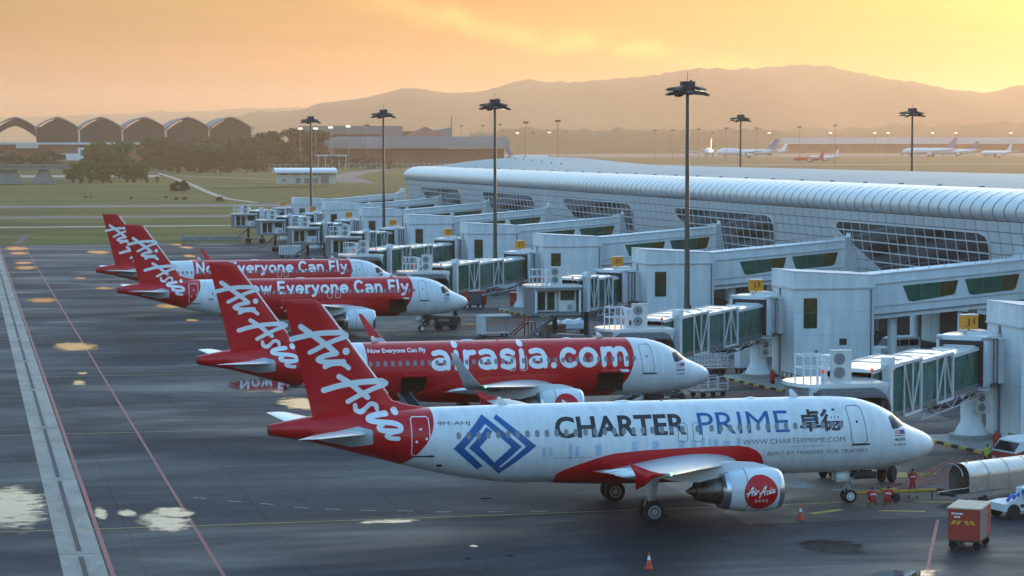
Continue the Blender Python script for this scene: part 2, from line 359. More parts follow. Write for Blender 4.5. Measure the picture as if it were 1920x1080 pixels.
# painted lines
def line(name, pts, wd, m, z=0.010): return ribbon(name, pts, wd, z, m)
line('red_line', [(-46.5, -60), (-46.5, 366)], 0.22, 'red_paint_line')
line('red_line', [(-41.5, -60), (-41.5, 366)], 0.17, 'red_paint_line')
line('red_line', [(-9.2, -20.6), (-2.7, -6.9)], 0.16, 'red_paint_line')
for k in range(5):
    y = 41.616 * k
    line('stand_centre_line', [(-70, y + 2.2), (-60, y + 1.3), (-50, y + .7), (-39.6, y + .33), (-26, y + .15), (-5, y)], 0.13, 'yellow_paint_line')
    if k == 0:
        pts = [(-40.23, 10.12), (-38.45, 8.45), (-36.82, 7.05), (-35.13, 5.25), (-33.5, 4.27), (-31.71, 3.44), (-29.75, 2.78), (-27.84, 1.93), (-25.01, 1.25), (-22.7, 0.88)]
        for i, (x, yy) in enumerate(pts):
            d = Vector(pts[min(i + 1, 9)]) - Vector(pts[max(i - 1, 0)]); d = Vector((d.x, d.y)).normalized() * 0.45
            line('guide_dash', [(x - d.x, y + yy - d.y), (x + d.x, y + yy + d.y)], 0.08, 'white_paint_line')
    for i in range(7):   # hatched clear zone in front of the nose
        t = i / 6
        line('hatch_line', [(-2.4 + 4.6 * t, y + 2.9 + 2.6 * t), (8.3 + 3.6 * t, y + 15.7 + .8 * t)], 0.15, 'red_paint_line')
    line('hatch_border', [(-3.2, y + 2.4), (3.2, y + 6.2), (9.7, y + 11.8)], 0.18, 'red_paint_line')
    line('stand_mark', [(-8.6, y - 3.4), (-6.4, y - 2.4)], 0.5, 'yellow_paint_line')
    line('stand_mark', [(-4.6, y - 3.2), (-2.2, y - 4.1)], 0.35, 'yellow_paint_line')
    line('stand_mark', [(-1.4, y - .6), (1.0, y - 1.4)], 0.3, 'yellow_paint_line')
    sheet('stand_mark', [(1.2, y + 8.8), (3.0, y + 8.2), (4.6, y + 9.8), (2.4, y + 10.6)], 0.010, 'yellow_paint_line')
    line('stand_mark', [(-4.3, y + 4.6), (-1.0, y + 3.9), (1.2, y + 6.8)], 0.13, 'white_paint_line')
line('bay_mark', [(1.5, -15.6), (5.5, -16.8), (5.5, -11), (0.6, -14.3)], 0.12, 'white_paint_line')
# puddles: thin sheets of standing rain water with ragged outlines
PUD = [(-51.0, 9.7, 2.3, 7.2), (-42.9, 2.2, 1.3, 3.2), (-42.2, 5.2, 1.1, 1.8), (-44.6, 5.5, .5, 1.2), (-46.0, 5.9, .35, 1.9), (-42.5, 114.8, 2.1, 4.6), (-43.3, 188.5, 2.0, 4.4), (-43.4, 274, 1.7, 6.0), (-43.3, 291, 1.5, 5),
       (-43.4, 351, 2.2, 9), (-43.3, 329, 1.8, 6), (-28.3, 330, 2.2, 7), (-43.1, 86.4, .4, 1.1), (-43.8, 77.9, .55, 1.9), (-28.0, 173, 1.7, 4), (-27.7, 148, .6, 1.8),
       (-10, 347, 1.3, 5), (-13.9, 289, 1.4, 5.5), (-31.2, -0.6, 1.5, .62), (-5.4, 6.9, 1.0, 1.2), (-11.15, -13.5, 1.55, 2.1), (-10.6, -21.2, 1.7, .8),
       (-28.6, 72.5, 3.0, 5.6), (-27.8, 57.6, 1.6, 4.3), (-9.6, 362, 2.7, 3.6), (-12.9, 310, 1.0, 6), (-34, 213, 1.2, 3), (-36, 240, .9, 2.5), (-28.5, -9.2, .25, .3), (-29.5, -12.6, .18, .2), (-27.4, -12.3, .22, .25), (-29.2, -15.2, .3, .28), (-30.3, 221, 1.1, 2.0), (-26, 100, .8, 1.3), (-16.6, -2.4, .6, .25), (-24.5, 6.2, .3, .35)]
def puddle(x, y, rx, ry, i, amp=.8):
    """standing water that thins to a damp, ragged margin: attribute wet runs 1 -> 0"""
    n = 56; ph = rng.uniform(0, 6.28, 7); am = rng.uniform(0.03, 0.10, 7) / np.sqrt(np.arange(1, 8)); RG = (0, .35, .6, .8, .95, 1.15); b = MB(); wet = []
    for q, f in enumerate(RG):
        for k in range(n if q else 1):
            t = 2 * math.pi * k / n; r = (1 + sum(am[j] * math.sin((j + 2) * t + ph[j]) for j in range(7)) * amp) * f
            b.v.append((x + rx * r * math.cos(t), y + ry * r * math.sin(t), 0.013 + 0.0005 * (i % 6))); wet.append(max(0, 1 - (f / 1.15) ** 2.2))
    for k in range(n): b.f.append((0, 1 + k, 1 + (k + 1) % n))
    for q in range(len(RG) - 2):
        for k in range(n): a0 = 1 + q * n; b.f.append((a0 + k, a0 + n + k, a0 + n + (k + 1) % n, a0 + (k + 1) % n))
    b.mi = [0] * len(b.f); o = b.build('puddle', 'puddle_water', fix=False)
    if o.data.polygons[0].normal.z < 0: o.data.flip_normals()
    at_ = o.data.attributes.new('wet', 'FLOAT', 'POINT'); at_.data.foreach_set('value', wet); struct(o)
m = M['puddle_water']; t = m.node_tree; bs = t.nodes['Principled BSDF']; out = t.nodes['Material Output']
av = t.nodes.new('ShaderNodeAttribute'); av.attribute_name = 'wet'; tcn = t.nodes.new('ShaderNodeTexCoord')
mpn = t.nodes.new('ShaderNodeMapping'); mpn.inputs['Scale'].default_value = (.45, .5, 1); t.links.new(tcn.outputs['Object'], mpn.inputs[0])
nz = t.nodes.new('ShaderNodeTexNoise'); nz.inputs['Scale'].default_value = 2.0; nz.inputs['Detail'].default_value = 7; nz.inputs['Roughness'].default_value = .66; t.links.new(mpn.outputs[0], nz.inputs['Vector'])
ad = t.nodes.new('ShaderNodeMath'); ad.operation = 'MULTIPLY_ADD'; t.links.new(nz.outputs[0], ad.inputs[0]); ad.inputs[1].default_value = 2.6; t.links.new(av.outputs['Fac'], ad.inputs[2])
mr = t.nodes.new('ShaderNodeMapRange'); mr.interpolation_type = 'SMOOTHSTEP'; mr.inputs[1].default_value = 1.50; mr.inputs[2].default_value = 2.15; t.links.new(ad.outputs[0], mr.inputs[0])
tr = t.nodes.new('ShaderNodeBsdfTransparent'); mxs = t.nodes.new('ShaderNodeMixShader'); t.links.new(mr.outputs[0], mxs.inputs[0]); t.links.new(tr.outputs[0], mxs.inputs[1]); t.links.new(bs.outputs[0], mxs.inputs[2]); t.links.new(mxs.outputs[0], out.inputs['Surface'])
for i, (x, y, rx, ry) in enumerate(PUD): puddle(x, y, rx * 1.12, ry * 1.12, i, .35 if i == 20 else .8)

# ------------------------------------------------------------------ hills
def pix_dir(px, py):
    return cam.rotation_euler.to_matrix() @ Vector(((px - 960) / 4369.36, (540 - py) / 4369.36, -1.0))
def hill(name, prof, D, depth, seed, jag, m, base=10.0):
    """a ridge whose crest line is seen at these picture positions, standing D metres away"""
    r = np.random.default_rng(seed)
    xs = np.array([p[0] for p in prof], float); ys = np.array([p[1] for p in prof], float)
    n = int((xs[-1] - xs[0]) * D / 4369 / 11) + 20; X = np.linspace(xs[0], xs[-1], n)
    Yv = np.interp(X, xs, ys); ker = np.ones(9) / 9; Yv = np.convolve(np.pad(Yv, 4, 'edge'), ker, 'valid')
    rowsn = 15; b = MB()
    JG = np.array([np.convolve(r.random(n + 2) ** 2, [.25, .5, .25], 'valid') + .8 * np.convolve(r.random(n + 12), np.ones(13) / 13, 'valid') for _ in range(rowsn)])
    for j in range(rowsn):
        t = (j - 8) / 8.0 if j <= 8 else (j - 8) / 6.0     # -1 front foot .. 0 crest .. 1 back foot
        for i in range(n):
            d = pix_dir(X[i], Yv[i]); s = D / math.hypot(d.x, d.y)
            h = CAM.z + d.z * s - base
            a = math.atan2(d.x, d.y)
            f = (1 - abs(t) ** 1.35) if t < 0 else (1 - t ** 1.1)
            spur = 0.16 * math.sin(i * 0.055 + 2.3 * math.sin(i * .013 + seed) + 1.7 * t) * math.sin(math.pi * min(1, abs(t)))
            z = base + h * max(0, f + spur) - (2 if abs(t) > 0.99 else 0)
            if abs(t) < 0.99: z += jag * JG[j][i] * (1.3 if j == 8 else 1.0) * max(0.2, f)
            dist = D + t * depth + depth * 0.1 * math.sin(i * 0.03)* (1 if t < 0 else 0) * abs(t)
            b.v.append((CAM.x + math.sin(a) * dist, CAM.y + math.cos(a) * dist, z))
    b.f = [(j * n + i, j * n + i + 1, (j + 1) * n + i + 1, (j + 1) * n + i) for j in range(rowsn - 1) for i in range(n - 1)]; b.mi = [0] * len(b.f)
    o = b.build(name, m, fix=False); o.data.polygons.foreach_set('use_smooth', [True] * len(o.data.polygons))
    return struct(o)
hill('hills', [(330, 265), (420, 226), (480, 214), (560, 213), (600, 199), (650, 192), (700, 187), (740, 173), (765, 168), (800, 171), (850, 179), (900, 176), (940, 165), (985, 152), (1040, 159), (1100, 156), (1150, 151), (1200, 148), (1250, 144), (1300, 134), (1350, 137), (1400, 135), (1450, 128), (1520, 125), (1560, 131), (1600, 139), (1650, 149), (1700, 156), (1750, 168), (1800, 176), (1830, 179), (1870, 174), (1920, 164), (2050, 150), (2200, 170), (2400, 240)], 8200, 1800, 3, 9, 'hill_forest')
hill('hills', [(-300, 235), (-100, 222), (60, 222), (200, 217), (260, 214), (300, 211), (350, 213), (400, 211), (440, 206), (500, 207), (560, 204), (620, 206), (700, 230)], 11800, 1200, 5, 8, 'hill_forest')
hill('hills', [(1150, 262), (1300, 255), (1400, 252), (1500, 249), (1560, 250), (1640, 244), (1700, 240), (1740, 244), (1800, 238), (1860, 235), (1920, 238), (2100, 232), (2300, 250)], 5200, 500, 9, 9, 'hill_forest')
hill('hills', [(880, 262), (940, 252), (1000, 249), (1060, 250), (1110, 253), (1180, 254), (1250, 250), (1320, 254), (1400, 250), (1460, 256), (1500, 262)], 4300, 300, 12, 10, 'hill_forest')

# ------------------------------------------------------------------ air
hz = bpy.data.materials.new('haze_air'); hz.use_nodes = True; t = hz.node_tree; t.nodes.clear()
pv = t.nodes.new('ShaderNodeVolumePrincipled'); pv.inputs['Color'].default_value = (0.98, 0.74, 0.55, 1); pv.inputs['Density'].default_value = 0.9e-4; pv.inputs['Anisotropy'].default_value = 0.5
om = t.nodes.new('ShaderNodeOutputMaterial'); t.links.new(pv.outputs[0], om.inputs['Volume'])
M['haze_air'] = hz
b = MB(); b.bb((-6900, -880, -1.5), (11900, 13900, 345)); o = b.build('haze', 'haze_air'); o['kind'] = 'stuff'; o['label'] = 'thin warm evening haze filling the air over the airfield'
# ------------------------------------------------------------------ aircraft surfaces
FUS = [(0.0, 3.26, 3.10, .09), (-.06, 3.40, 2.95, .24), (-.2, 3.56, 2.78, .45), (-.49, 3.77, 2.57, .80), (-.85, 3.95, 2.40, 1.02), (-1.23, 4.12, 2.27, 1.22), (-1.58, 4.27, 2.19, 1.36), (-1.94, 4.46, 2.12, 1.48), (-2.34, 4.80, 2.05, 1.58), (-2.74, 5.10, 1.98, 1.67), (-3.54, 5.51, 1.88, 1.81), (-4.2, 5.73, 1.83, 1.88), (-4.82, 5.88, 1.80, 1.925), (-5.5, 5.96, 1.785, 1.955), (-6.2, 6.0, 1.775, 1.97), (-7.5, 6.02, 1.77, 1.975), (-24.0, 6.02, 1.78, 1.975), (-25.2, 6.015, 1.86, 1.97), (-26.76, 6.0, 2.09, 1.94), (-28, 5.99, 2.34, 1.86), (-29.1, 5.98, 2.60, 1.76), (-30.34, 5.97, 2.91, 1.62), (-31.99, 5.94, 3.37, 1.37), (-33.42, 5.88, 3.78, 1.1), (-35.41, 5.68, 4.33, .70), (-37.0, 5.40, 4.62, .40), (-37.57, 5.28, 4.74, .29)]
_fx = np.array([f[0] for f in FUS])[::-1]; _ft = np.array([f[1] for f in FUS])[::-1]; _fb = np.array([f[2] for f in FUS])[::-1]; _fw = np.array([f[3] for f in FUS])[::-1]
def fus(x):
    return np.interp(x, _fx, _ft), np.interp(x, _fx, _fb), np.interp(x, _fx, _fw)
def fus_y(x, z):
    t, b, wd = fus(x); zc = (t + b) / 2; h = (t - b) / 2
    return wd * np.sqrt(np.maximum(0, 1 - ((z - zc) / h) ** 2))
FIN_LE = [(5.5, -28.9), (5.97, -29.1), (6.18, -30.24), (6.42, -30.97), (7.3, -31.62), (11.61, -34.74), (11.80, -35.0), (11.86, -35.4)]
def fin_le(z): return np.interp(z, [p[0] for p in FIN_LE], [p[1] for p in FIN_LE])
def fin_te(z): return -35.22 - (z - 5.6) * (1.5 / 6.24)
def naca(c, T): c = np.clip(c, 0, 1); return 5 * T * (.2969 * np.sqrt(c) - .126 * c - .3516 * c * c + .2843 * c ** 3 - .1036 * c ** 4)
def fin_y(x, z):
    le, te = fin_le(z), fin_te(z); ch = le - te; c = (le - x) / ch
    y = naca(c, .10) * np.minimum(ch, 4.6)
    return np.where((c >= 0) & (c <= 1), y, 0.0)
def hull_y(x, z):
    f = fus_y(x, z); return np.where(z > 5.9, np.maximum(f, fin_y(x, z)), f)

# ------------------------------------------------------------------ lettering: strokes and polygons -> flat mesh that lies on a surface
def seg_d(PX, PY, a, b):
    ax, ay = a; bx, by = b; dx, dy = bx - ax, by - ay; L = dx * dx + dy * dy + 1e-12
    t = np.clip(((PX - ax) * dx + (PY - ay) * dy) / L, 0, 1)
    return np.hypot(PX - ax - t * dx, PY - ay - t * dy)
def smooth(pts, n=6):
    if len(pts) < 3: return pts
    P = [np.array(p, float) for p in pts]; P = [2 * P[0] - P[1]] + P + [2 * P[-1] - P[-2]]; out = []
    for i in range(1, len(P) - 2):
        p0, p1, p2, p3 = P[i - 1:i + 3]
        for k in range(n):
            t = k / n
            out.append(tuple(.5 * (2 * p1 + (p2 - p0) * t + (2 * p0 - 5 * p1 + 4 * p2 - p3) * t * t + (3 * p1 - p0 - 3 * p2 + p3) * t ** 3)))
    out.append(tuple(P[-2])); return out
def field_mesh(strokes, polys, cell, name='lettering'):
    """strokes: (radius, [(x,z)...]); polys: [(x,z)...] -> 2-D verts and faces by marching squares"""
    allp = [p for _, s in strokes for p in s] + [p for q in polys for p in q]
    rm = max([r for r, _ in strokes] + [0]) + 2 * cell
    x0 = min(p[0] for p in allp) - rm; x1 = max(p[0] for p in allp) + rm; y0 = min(p[1] for p in allp) - rm; y1 = max(p[1] for p in allp) + rm
    nx = int((x1 - x0) / cell) + 2; ny = int((y1 - y0) / cell) + 2
    gx = x0 + np.arange(nx) * cell; gy = y0 + np.arange(ny) * cell
    F = np.full((ny, nx), 9.0)
    for r, s in strokes:
        segs = list(zip(s[:-1], s[1:])) if len(s) > 1 else [(s[0], s[0])]
        for a, bb in segs:
            i0 = max(0, int((min(a[0], bb[0]) - r - 2 * cell - x0) / cell)); i1 = min(nx, int((max(a[0], bb[0]) + r + 2 * cell - x0) / cell) + 2)
            j0 = max(0, int((min(a[1], bb[1]) - r - 2 * cell - y0) / cell)); j1 = min(ny, int((max(a[1], bb[1]) + r + 2 * cell - y0) / cell) + 2)
            PX, PY = np.meshgrid(gx[i0:i1], gy[j0:j1])
            F[j0:j1, i0:i1] = np.minimum(F[j0:j1, i0:i1], seg_d(PX, PY, a, bb) - r)
    for q in polys:
        PX, PY = np.meshgrid(gx, gy); d = np.full_like(F, 9.0); ins = np.zeros(F.shape, bool)
        for a, bb in zip(q, q[1:] + q[:1]):
            d = np.minimum(d, seg_d(PX, PY, a, bb))
            if a[1] != bb[1]:
                c = ((a[1] > PY) != (bb[1] > PY)) & (PX < (bb[0] - a[0]) * (PY - a[1]) / (bb[1] - a[1]) + a[0]); ins ^= c
        F = np.minimum(F, np.where(ins, -d, d))
    V = []; K = {}; Fc = []
    def vid(key, x, y):
        if key not in K: K[key] = len(V); V.append((x, y))
        return K[key]
    act = np.argwhere((F[:-1, :-1] < 0) | (F[1:, :-1] < 0) | (F[:-1, 1:] < 0) | (F[1:, 1:] < 0))
    for j, i in act:
        cs = [(j, i), (j, i + 1), (j + 1, i + 1), (j + 1, i)]; f = [F[c] for c in cs]; poly = []
        for k in range(4):
            a, bq = cs[k], cs[(k + 1) % 4]; fa, fb = f[k], f[(k + 1) % 4]
            if fa < 0: poly.append(vid(a, gx[a[1]], gy[a[0]]))
            if (fa < 0) != (fb < 0):
                t = fa / (fa - fb); t = min(max(t, .02), .98); key = (a, bq) if a < bq else (bq, a)
                poly.append(vid(key, gx[a[1]] + t * (gx[bq[1]] - gx[a[1]]), gy[a[0]] + t * (gy[bq[0]] - gy[a[0]])))
        if len(poly) >= 3: Fc.append(tuple(poly))
    return V, Fc
def decal(name, strokes, polys, m, parent, cell=.04, fn=hull_y, off=.012, side=-1):
    for q in polys:
        cell = min(cell, (max(p[1] for p in q) - min(p[1] for p in q)) / 2.6, (max(p[0] for p in q) - min(p[0] for p in q)) / 2.6)
    for r, _ in strokes: cell = min(cell, r / 1.1)
    V, Fc = field_mesh(strokes, polys, cell)
    xs = np.array([v[0] for v in V]); zs = np.array([v[1] for v in V]); ys = fn(xs, zs) + off
    b = MB(); b.add([(x, side * y, z) for x, y, z in zip(xs, ys, zs)], Fc)
    o = b.build(name, m, parent, fix=False)
    if o.data.polygons[len(Fc) // 2].normal.y > 0 and side < 0: o.data.flip_normals()
    o.data.polygons.foreach_set('use_smooth', [True] * len(Fc))
    return o
def text_decal(body, x0, x1, z0, z1, m, parent, bold=0.0, fn=hull_y, name='lettering', off=.012, step=.12, side=-1, keep=False):
    cu = bpy.data.curves.new('t', 'FONT'); cu.body = body; cu.size = 1; cu.offset = bold; cu.fill_mode = 'FRONT' if hasattr(cu, 'fill_mode') else cu.fill_mode; cu.resolution_u = 4
    o = bpy.data.objects.new('t', cu); col.objects.link(o); bpy.context.view_layer.update()
    me = bpy.data.meshes.new_from_object(o.evaluated_get(bpy.context.evaluated_depsgraph_get()))
    bpy.data.objects.remove(o); bpy.data.curves.remove(cu)
    co = np.array([v.co[:] for v in me.vertices]); mn = co.min(0); mx = co.max(0)
    sx = (x1 - x0) / (mx[0] - mn[0]); sz = (z1 - z0) / (mx[1] - mn[1])
    for v in me.vertices: v.co = (x0 + (v.co.x - mn[0]) * sx, 0, z0 + (v.co.y - mn[1]) * sz)
    bm = bmesh.new(); bm.from_mesh(me)
    for zz in np.arange(z0 + step, z1, step):
        bmesh.ops.bisect_plane(bm, geom=bm.verts[:] + bm.edges[:] + bm.faces[:], plane_co=(0, 0, zz), plane_no=(0, 0, 1))
    xx = np.array([v.co.x for v in bm.verts]); zz = np.array([v.co.z for v in bm.verts]); yy = fn(xx, zz) + off
    for v, y in zip(bm.verts, yy): v.co.y = side * y
    bm.to_mesh(me); bm.free(); me.materials.clear(); me.materials.append(M[m]); me.update()
    if sum(p.normal.y * p.area for p in me.polygons) * side < 0: me.flip_normals()
    return link(name, me, None, parent)
# rounded single-stroke alphabet (unit = x-height)
def arc(cx, cy, rx, ry, a0, a1, n=14): return [(cx + rx * math.cos(R(a0 + (a1 - a0) * k / n)), cy + ry * math.sin(R(a0 + (a1 - a0) * k / n))) for k in range(n + 1)]
GL = {
 'a': (.95, [arc(.46, .33, .31, .19, 0, 360), [(.79, .15), (.79, .58)] , smooth([(.20, .82), (.45, .87), (.68, .80), (.79, .58)])]),
 'i': (.42, [[(.21, .14), (.21, .86)], [(.21, 1.19)]]),
 'r': (.64, [[(.18, .14), (.18, .86)], smooth([(.18, .56), (.30, .80), (.56, .84)])]),
 's': (.82, [smooth([(.66, .78), (.45, .87), (.22, .80), (.20, .62), (.42, .52), (.62, .42), (.64, .22), (.42, .13), (.17, .20)])]),
 '.': (.40, [[(.20, .17)]]),
 'c': (.86, [arc(.50, .5, .34, .36, 48, 312)]),
 'o': (.98, [arc(.49, .5, .34, .36, 0, 360)]),
 'm': (1.40, [[(.18, .14), (.18, .86)], smooth([(.18, .60), (.30, .82), (.45, .86), (.60, .82), (.68, .62)]), [(.68, .62), (.68, .14)], smooth([(.68, .60), (.80, .82), (.95, .86), (1.12, .80), (1.20, .58)]), [(1.20, .58), (1.20, .14)]]),
 'n': (.94, [[(.18, .14), (.18, .86)], smooth([(.18, .58), (.30, .80), (.48, .86), (.66, .80), (.74, .58)]), [(.74, .58), (.74, .14)]]),
 'w': (1.22, [[(.15, .86), (.38, .14), (.61, .80), (.84, .14), (1.07, .86)]]),
 'v': (.88, [[(.15, .86), (.44, .16), (.73, .86)]]),
 'e': (.94, [arc(.48, .5, .33, .36, 0, 318), [(.16, .50), (.81, .50)]]),
 'y': (.88, [[(.15, .86), (.46, .18)], [(.74, .86), (.46, .18), (.34, -.14), (.14, -.20)]]),
 'l': (.42, [[(.21, .14), (.21, 1.30)]]),
 'N': (1.12, [[(.18, .14), (.18, 1.26), (.92, .14), (.92, 1.26)]]),
 'E': (.90, [[(.76, 1.26), (.18, 1.26), (.18, .14), (.76, .14)], [(.18, .71), (.68, .71)]]),
 'C': (1.12, [arc(.62, .70, .44, .56, 48, 312)]),
 'F': (.84, [[(.72, 1.26), (.18, 1.26), (.18, .14)], [(.18, .70), (.64, .70)]]),
 ' ': (.42, []),
}
def stroke_text(s, x0, x1, z0, xh, rad, track=0.0):
    """rounded letters from x0 to x1 with the baseline at z0 and x-height xh"""
    tot = sum(GL[c][0] + track for c in s); k = (x1 - x0) / tot; out = []; u = x0
    for c in s:
        wd, ss = GL[c]
        for st in ss: out.append((rad * (1.25 if len(st) == 1 else 1), [(u + p[0] * k, z0 + p[1] * xh) for p in st]))
        u += (wd + track) * k
    return out
SCRIPT = [["s", 0.175, [[-35.83, 10.43], [-35.38, 10.11], [-34.92, 9.76], [-34.5, 9.46], [-33.97, 9.0]]], ["s", 0.17, [[-36.32, 9.78], [-35.54, 9.96], [-34.75, 10.08], [-33.65, 10.09]]], ["s", 0.15, [[-33.65, 10.09], [-33.4, 9.9], [-33.99, 9.7], [-34.58, 9.47], [-35.0, 9.24], [-35.37, 9.06]]], ["s", 0.16, [[-34.02, 8.97], [-34.5, 8.9], [-34.88, 8.74], [-34.91, 8.64], [-34.63, 8.55], [-34.17, 8.54], [-33.58, 8.55]]], ["s", 0.155, [[-34.57, 8.29], [-34.25, 8.43], [-33.74, 8.46], [-33.49, 8.35], [-33.32, 8.21]]], ["d", 0.22, [[-33.45, 9.09]]], ["s", 0.17, [[-33.83, 7.76], [-33.28, 7.41], [-32.76, 6.98], [-32.32, 6.63]]], ["s", 0.18, [[-34.64, 7.05], [-33.66, 7.31], [-32.57, 7.45], [-31.51, 7.46]]], ["s", 0.155, [[-31.51, 7.46], [-31.3, 7.31], [-31.99, 7.08], [-32.71, 6.77], [-33.37, 6.42]]], ["s", 0.145, [[-32.99, 6.22], [-32.95, 5.97], [-32.7, 5.89], [-32.43, 6.05], [-32.19, 6.27], [-31.9, 6.22], [-31.82, 6.02]]], ["s", 0.155, [[-31.43, 5.8], [-32.11, 5.71], [-32.42, 5.57], [-32.25, 5.45], [-31.7, 5.39], [-31.1, 5.33], [-30.77, 5.17], [-30.81, 4.95], [-31.27, 4.94], [-31.74, 4.98], [-31.9, 5.12], [-31.71, 5.28]]], ["s", 0.14, [[-30.85, 4.93], [-31.33, 4.82], [-31.51, 4.68], [-31.33, 4.57], [-30.91, 4.53]]], ["d", 0.215, [[-30.93, 5.9]]]]
SCRIPT = [(r - .026, smooth([tuple(p) for p in pts], 4)) for _, r, pts in SCRIPT]
def script_line(cx, cz, width, mirror=False, ang=54.0):
    """the hand-lettered name laid level, centred on cx, cz"""
    a = R(ang); P = [(r, [(p[0] * math.cos(a) - p[1] * math.sin(a), p[0] * math.sin(a) + p[1] * math.cos(a)) for p in s]) for r, s in SCRIPT]
    xs = [p[0] for _, s in P for p in s]; zs = [p[1] for _, s in P for p in s]
    k = width / (max(xs) - min(xs)); mx = (max(xs) + min(xs)) / 2; mz = (max(zs) + min(zs)) / 2
    return [(r * k, [(cx + (p[0] - mx) * k, cz + (p[1] - mz) * k) for p in s]) for r, s in P]

# ------------------------------------------------------------------ aircraft materials
RED = (0.55, 0.006, 0.012); WHITE = (0.74, 0.75, 0.76)
def livery(name, bands):
    """bands: list of (peak x, curvature, peak z, sign): red where sign*(x - (x0 - k (z-z0)^2)) > 0; pairs are ANDed"""
    m = bpy.data.materials.new(name); m.use_nodes = True; t = m.node_tree; bs = t.nodes['Principled BSDF']
    tcn = t.nodes.new('ShaderNodeTexCoord'); s = t.nodes.new('ShaderNodeSeparateXYZ'); t.links.new(tcn.outputs['Object'], s.inputs[0])
    def mm(op, a, b2=None):
        n = t.nodes.new('ShaderNodeMath'); n.operation = op
        for i, v in enumerate((a, b2)):
            if v is None: continue
            if isinstance(v, (int, float)): n.inputs[i].default_value = v
            else: t.links.new(v, n.inputs[i])
        return n.outputs[0]
    def edge(x0, k, z0, sg):
        d = mm('SUBTRACT', s.outputs[2], z0); q = mm('MULTIPLY', mm('MULTIPLY', d, d), -k); e = mm('SUBTRACT', s.outputs[0], mm('ADD', q, x0))
        v = mm('MULTIPLY', e, 60.0 * sg); n = t.nodes.new('ShaderNodeClamp'); t.links.new(v, n.inputs[0]); return n.outputs[0]
    acc = None
    for grp in bands:
        g = None
        for e in grp: v = edge(*e); g = v if g is None else mm('MULTIPLY', g, v)
        acc = g if acc is None else mm('MAXIMUM', acc, g)
    # streaks and faint dirt
    mp_ = t.nodes.new('ShaderNodeMapping'); mp_.inputs['Scale'].default_value = (2.2, 1, .18); t.links.new(tcn.outputs['Object'], mp_.inputs[0])
    nz = t.nodes.new('ShaderNodeTexNoise'); nz.inputs['Scale'].default_value = 1.3; nz.inputs['Detail'].default_value = 6; t.links.new(mp_.outputs[0], nz.inputs['Vector'])
    rp = t.nodes.new('ShaderNodeValToRGB'); rp.color_ramp.elements[0].position = .3; rp.color_ramp.elements[1].position = .6
    rp.color_ramp.elements[0].color = (.86, .86, .85, 1); rp.color_ramp.elements[1].color = (1, 1, 1, 1); t.links.new(nz.outputs[0], rp.inputs[0])
    mx = t.nodes.new('ShaderNodeMix'); mx.data_type = 'RGBA'; t.links.new(acc, mx.inputs[0]); mx.inputs[6].default_value = WHITE + (1,); mx.inputs[7].default_value = RED + (1,)
    m2 = t.nodes.new('ShaderNodeMix'); m2.data_type = 'RGBA'; m2.blend_type = 'MULTIPLY'; m2.inputs[0].default_value = 1; t.links.new(mx.outputs[2], m2.inputs[6]); t.links.new(rp.outputs[0], m2.inputs[7])
    t.links.new(m2.outputs[2], bs.inputs['Base Color'])
    bs.inputs['Roughness'].default_value = .33; bs.inputs['Specular IOR Level'].default_value = .35; bs.inputs['Coat Weight'].default_value = .12; bs.inputs['Coat Roughness'].default_value = .12
    M[name] = m
TAIL = [(-28.95, .25, 5.6, -1)]
livery('livery_white', [TAIL])
livery('livery_red', [TAIL, [(-25.8, .10, 4.9, 1), (-6.25, .17, 4.9, -1)]])
livery('livery_red_long', [TAIL, [(-26.2, .12, 4.6, 1), (-6.35, .17, 4.9, -1)]])
mat('aircraft_red', RED, .33, var=.10, scale=.6, coat=.12, streak=True, spec=.35)
mat('aircraft_white', WHITE, .3, var=.05, scale=.8, coat=.3, streak=True)
mat('letter_white', (.80, .80, .80), .4, var=.03)
mat('letter_black', (.02, .022, .028), .4, var=.1)
mat('letter_grey', (.13, .14, .17), .45, var=.2, scale=6)
mat('letter_blue', (.0, .105, .30), .4, var=.12)
mat('skyline_blue', (.40, .53, .66), .4, var=.15, scale=3)
mat('wing_grey', (.42, .44, .46), .33, var=.14, scale=1.2)
mat('bare_metal', (.62, .63, .65), .25, .9, var=.12, scale=3)
mat('exhaust_metal', (.16, .145, .13), .38, .85, var=.3, scale=3)
mat('tyre', (.018, .018, .019), .85, var=.2, scale=8)
mat('gear_grey', (.34, .35, .36), .45, .2, var=.15, scale=4)
mat('gear_dark', (.035, .035, .038), .6, var=.3, scale=5)
mat('cabin_window', (.22, .22, .235), .25, var=.2, scale=9)
mat('cockpit_glass', (.012, .016, .02), .08, var=.1)
mat('outline_grey', (.20, .21, .23), .5, var=.1)
mat('hold_dark', (.05, .045, .035), .8, var=.4, scale=3)
mat('flag_red', (.42, .05, .06), .5, var=.05); mat('flag_navy', (.02, .03, .16), .5, var=.05)
mat('nav_green', (.05, .6, .25), .3, emit=(.1, 1, .4), estr=6.0)
mat('nav_red', (.7, .05, .03), .3, emit=(1, .1, .05), estr=.6)
mat('nav_white', (.8, .8, .75), .3, emit=(1, .95, .85), estr=6.0)
CARGO_Z = (2.26, 3.61)

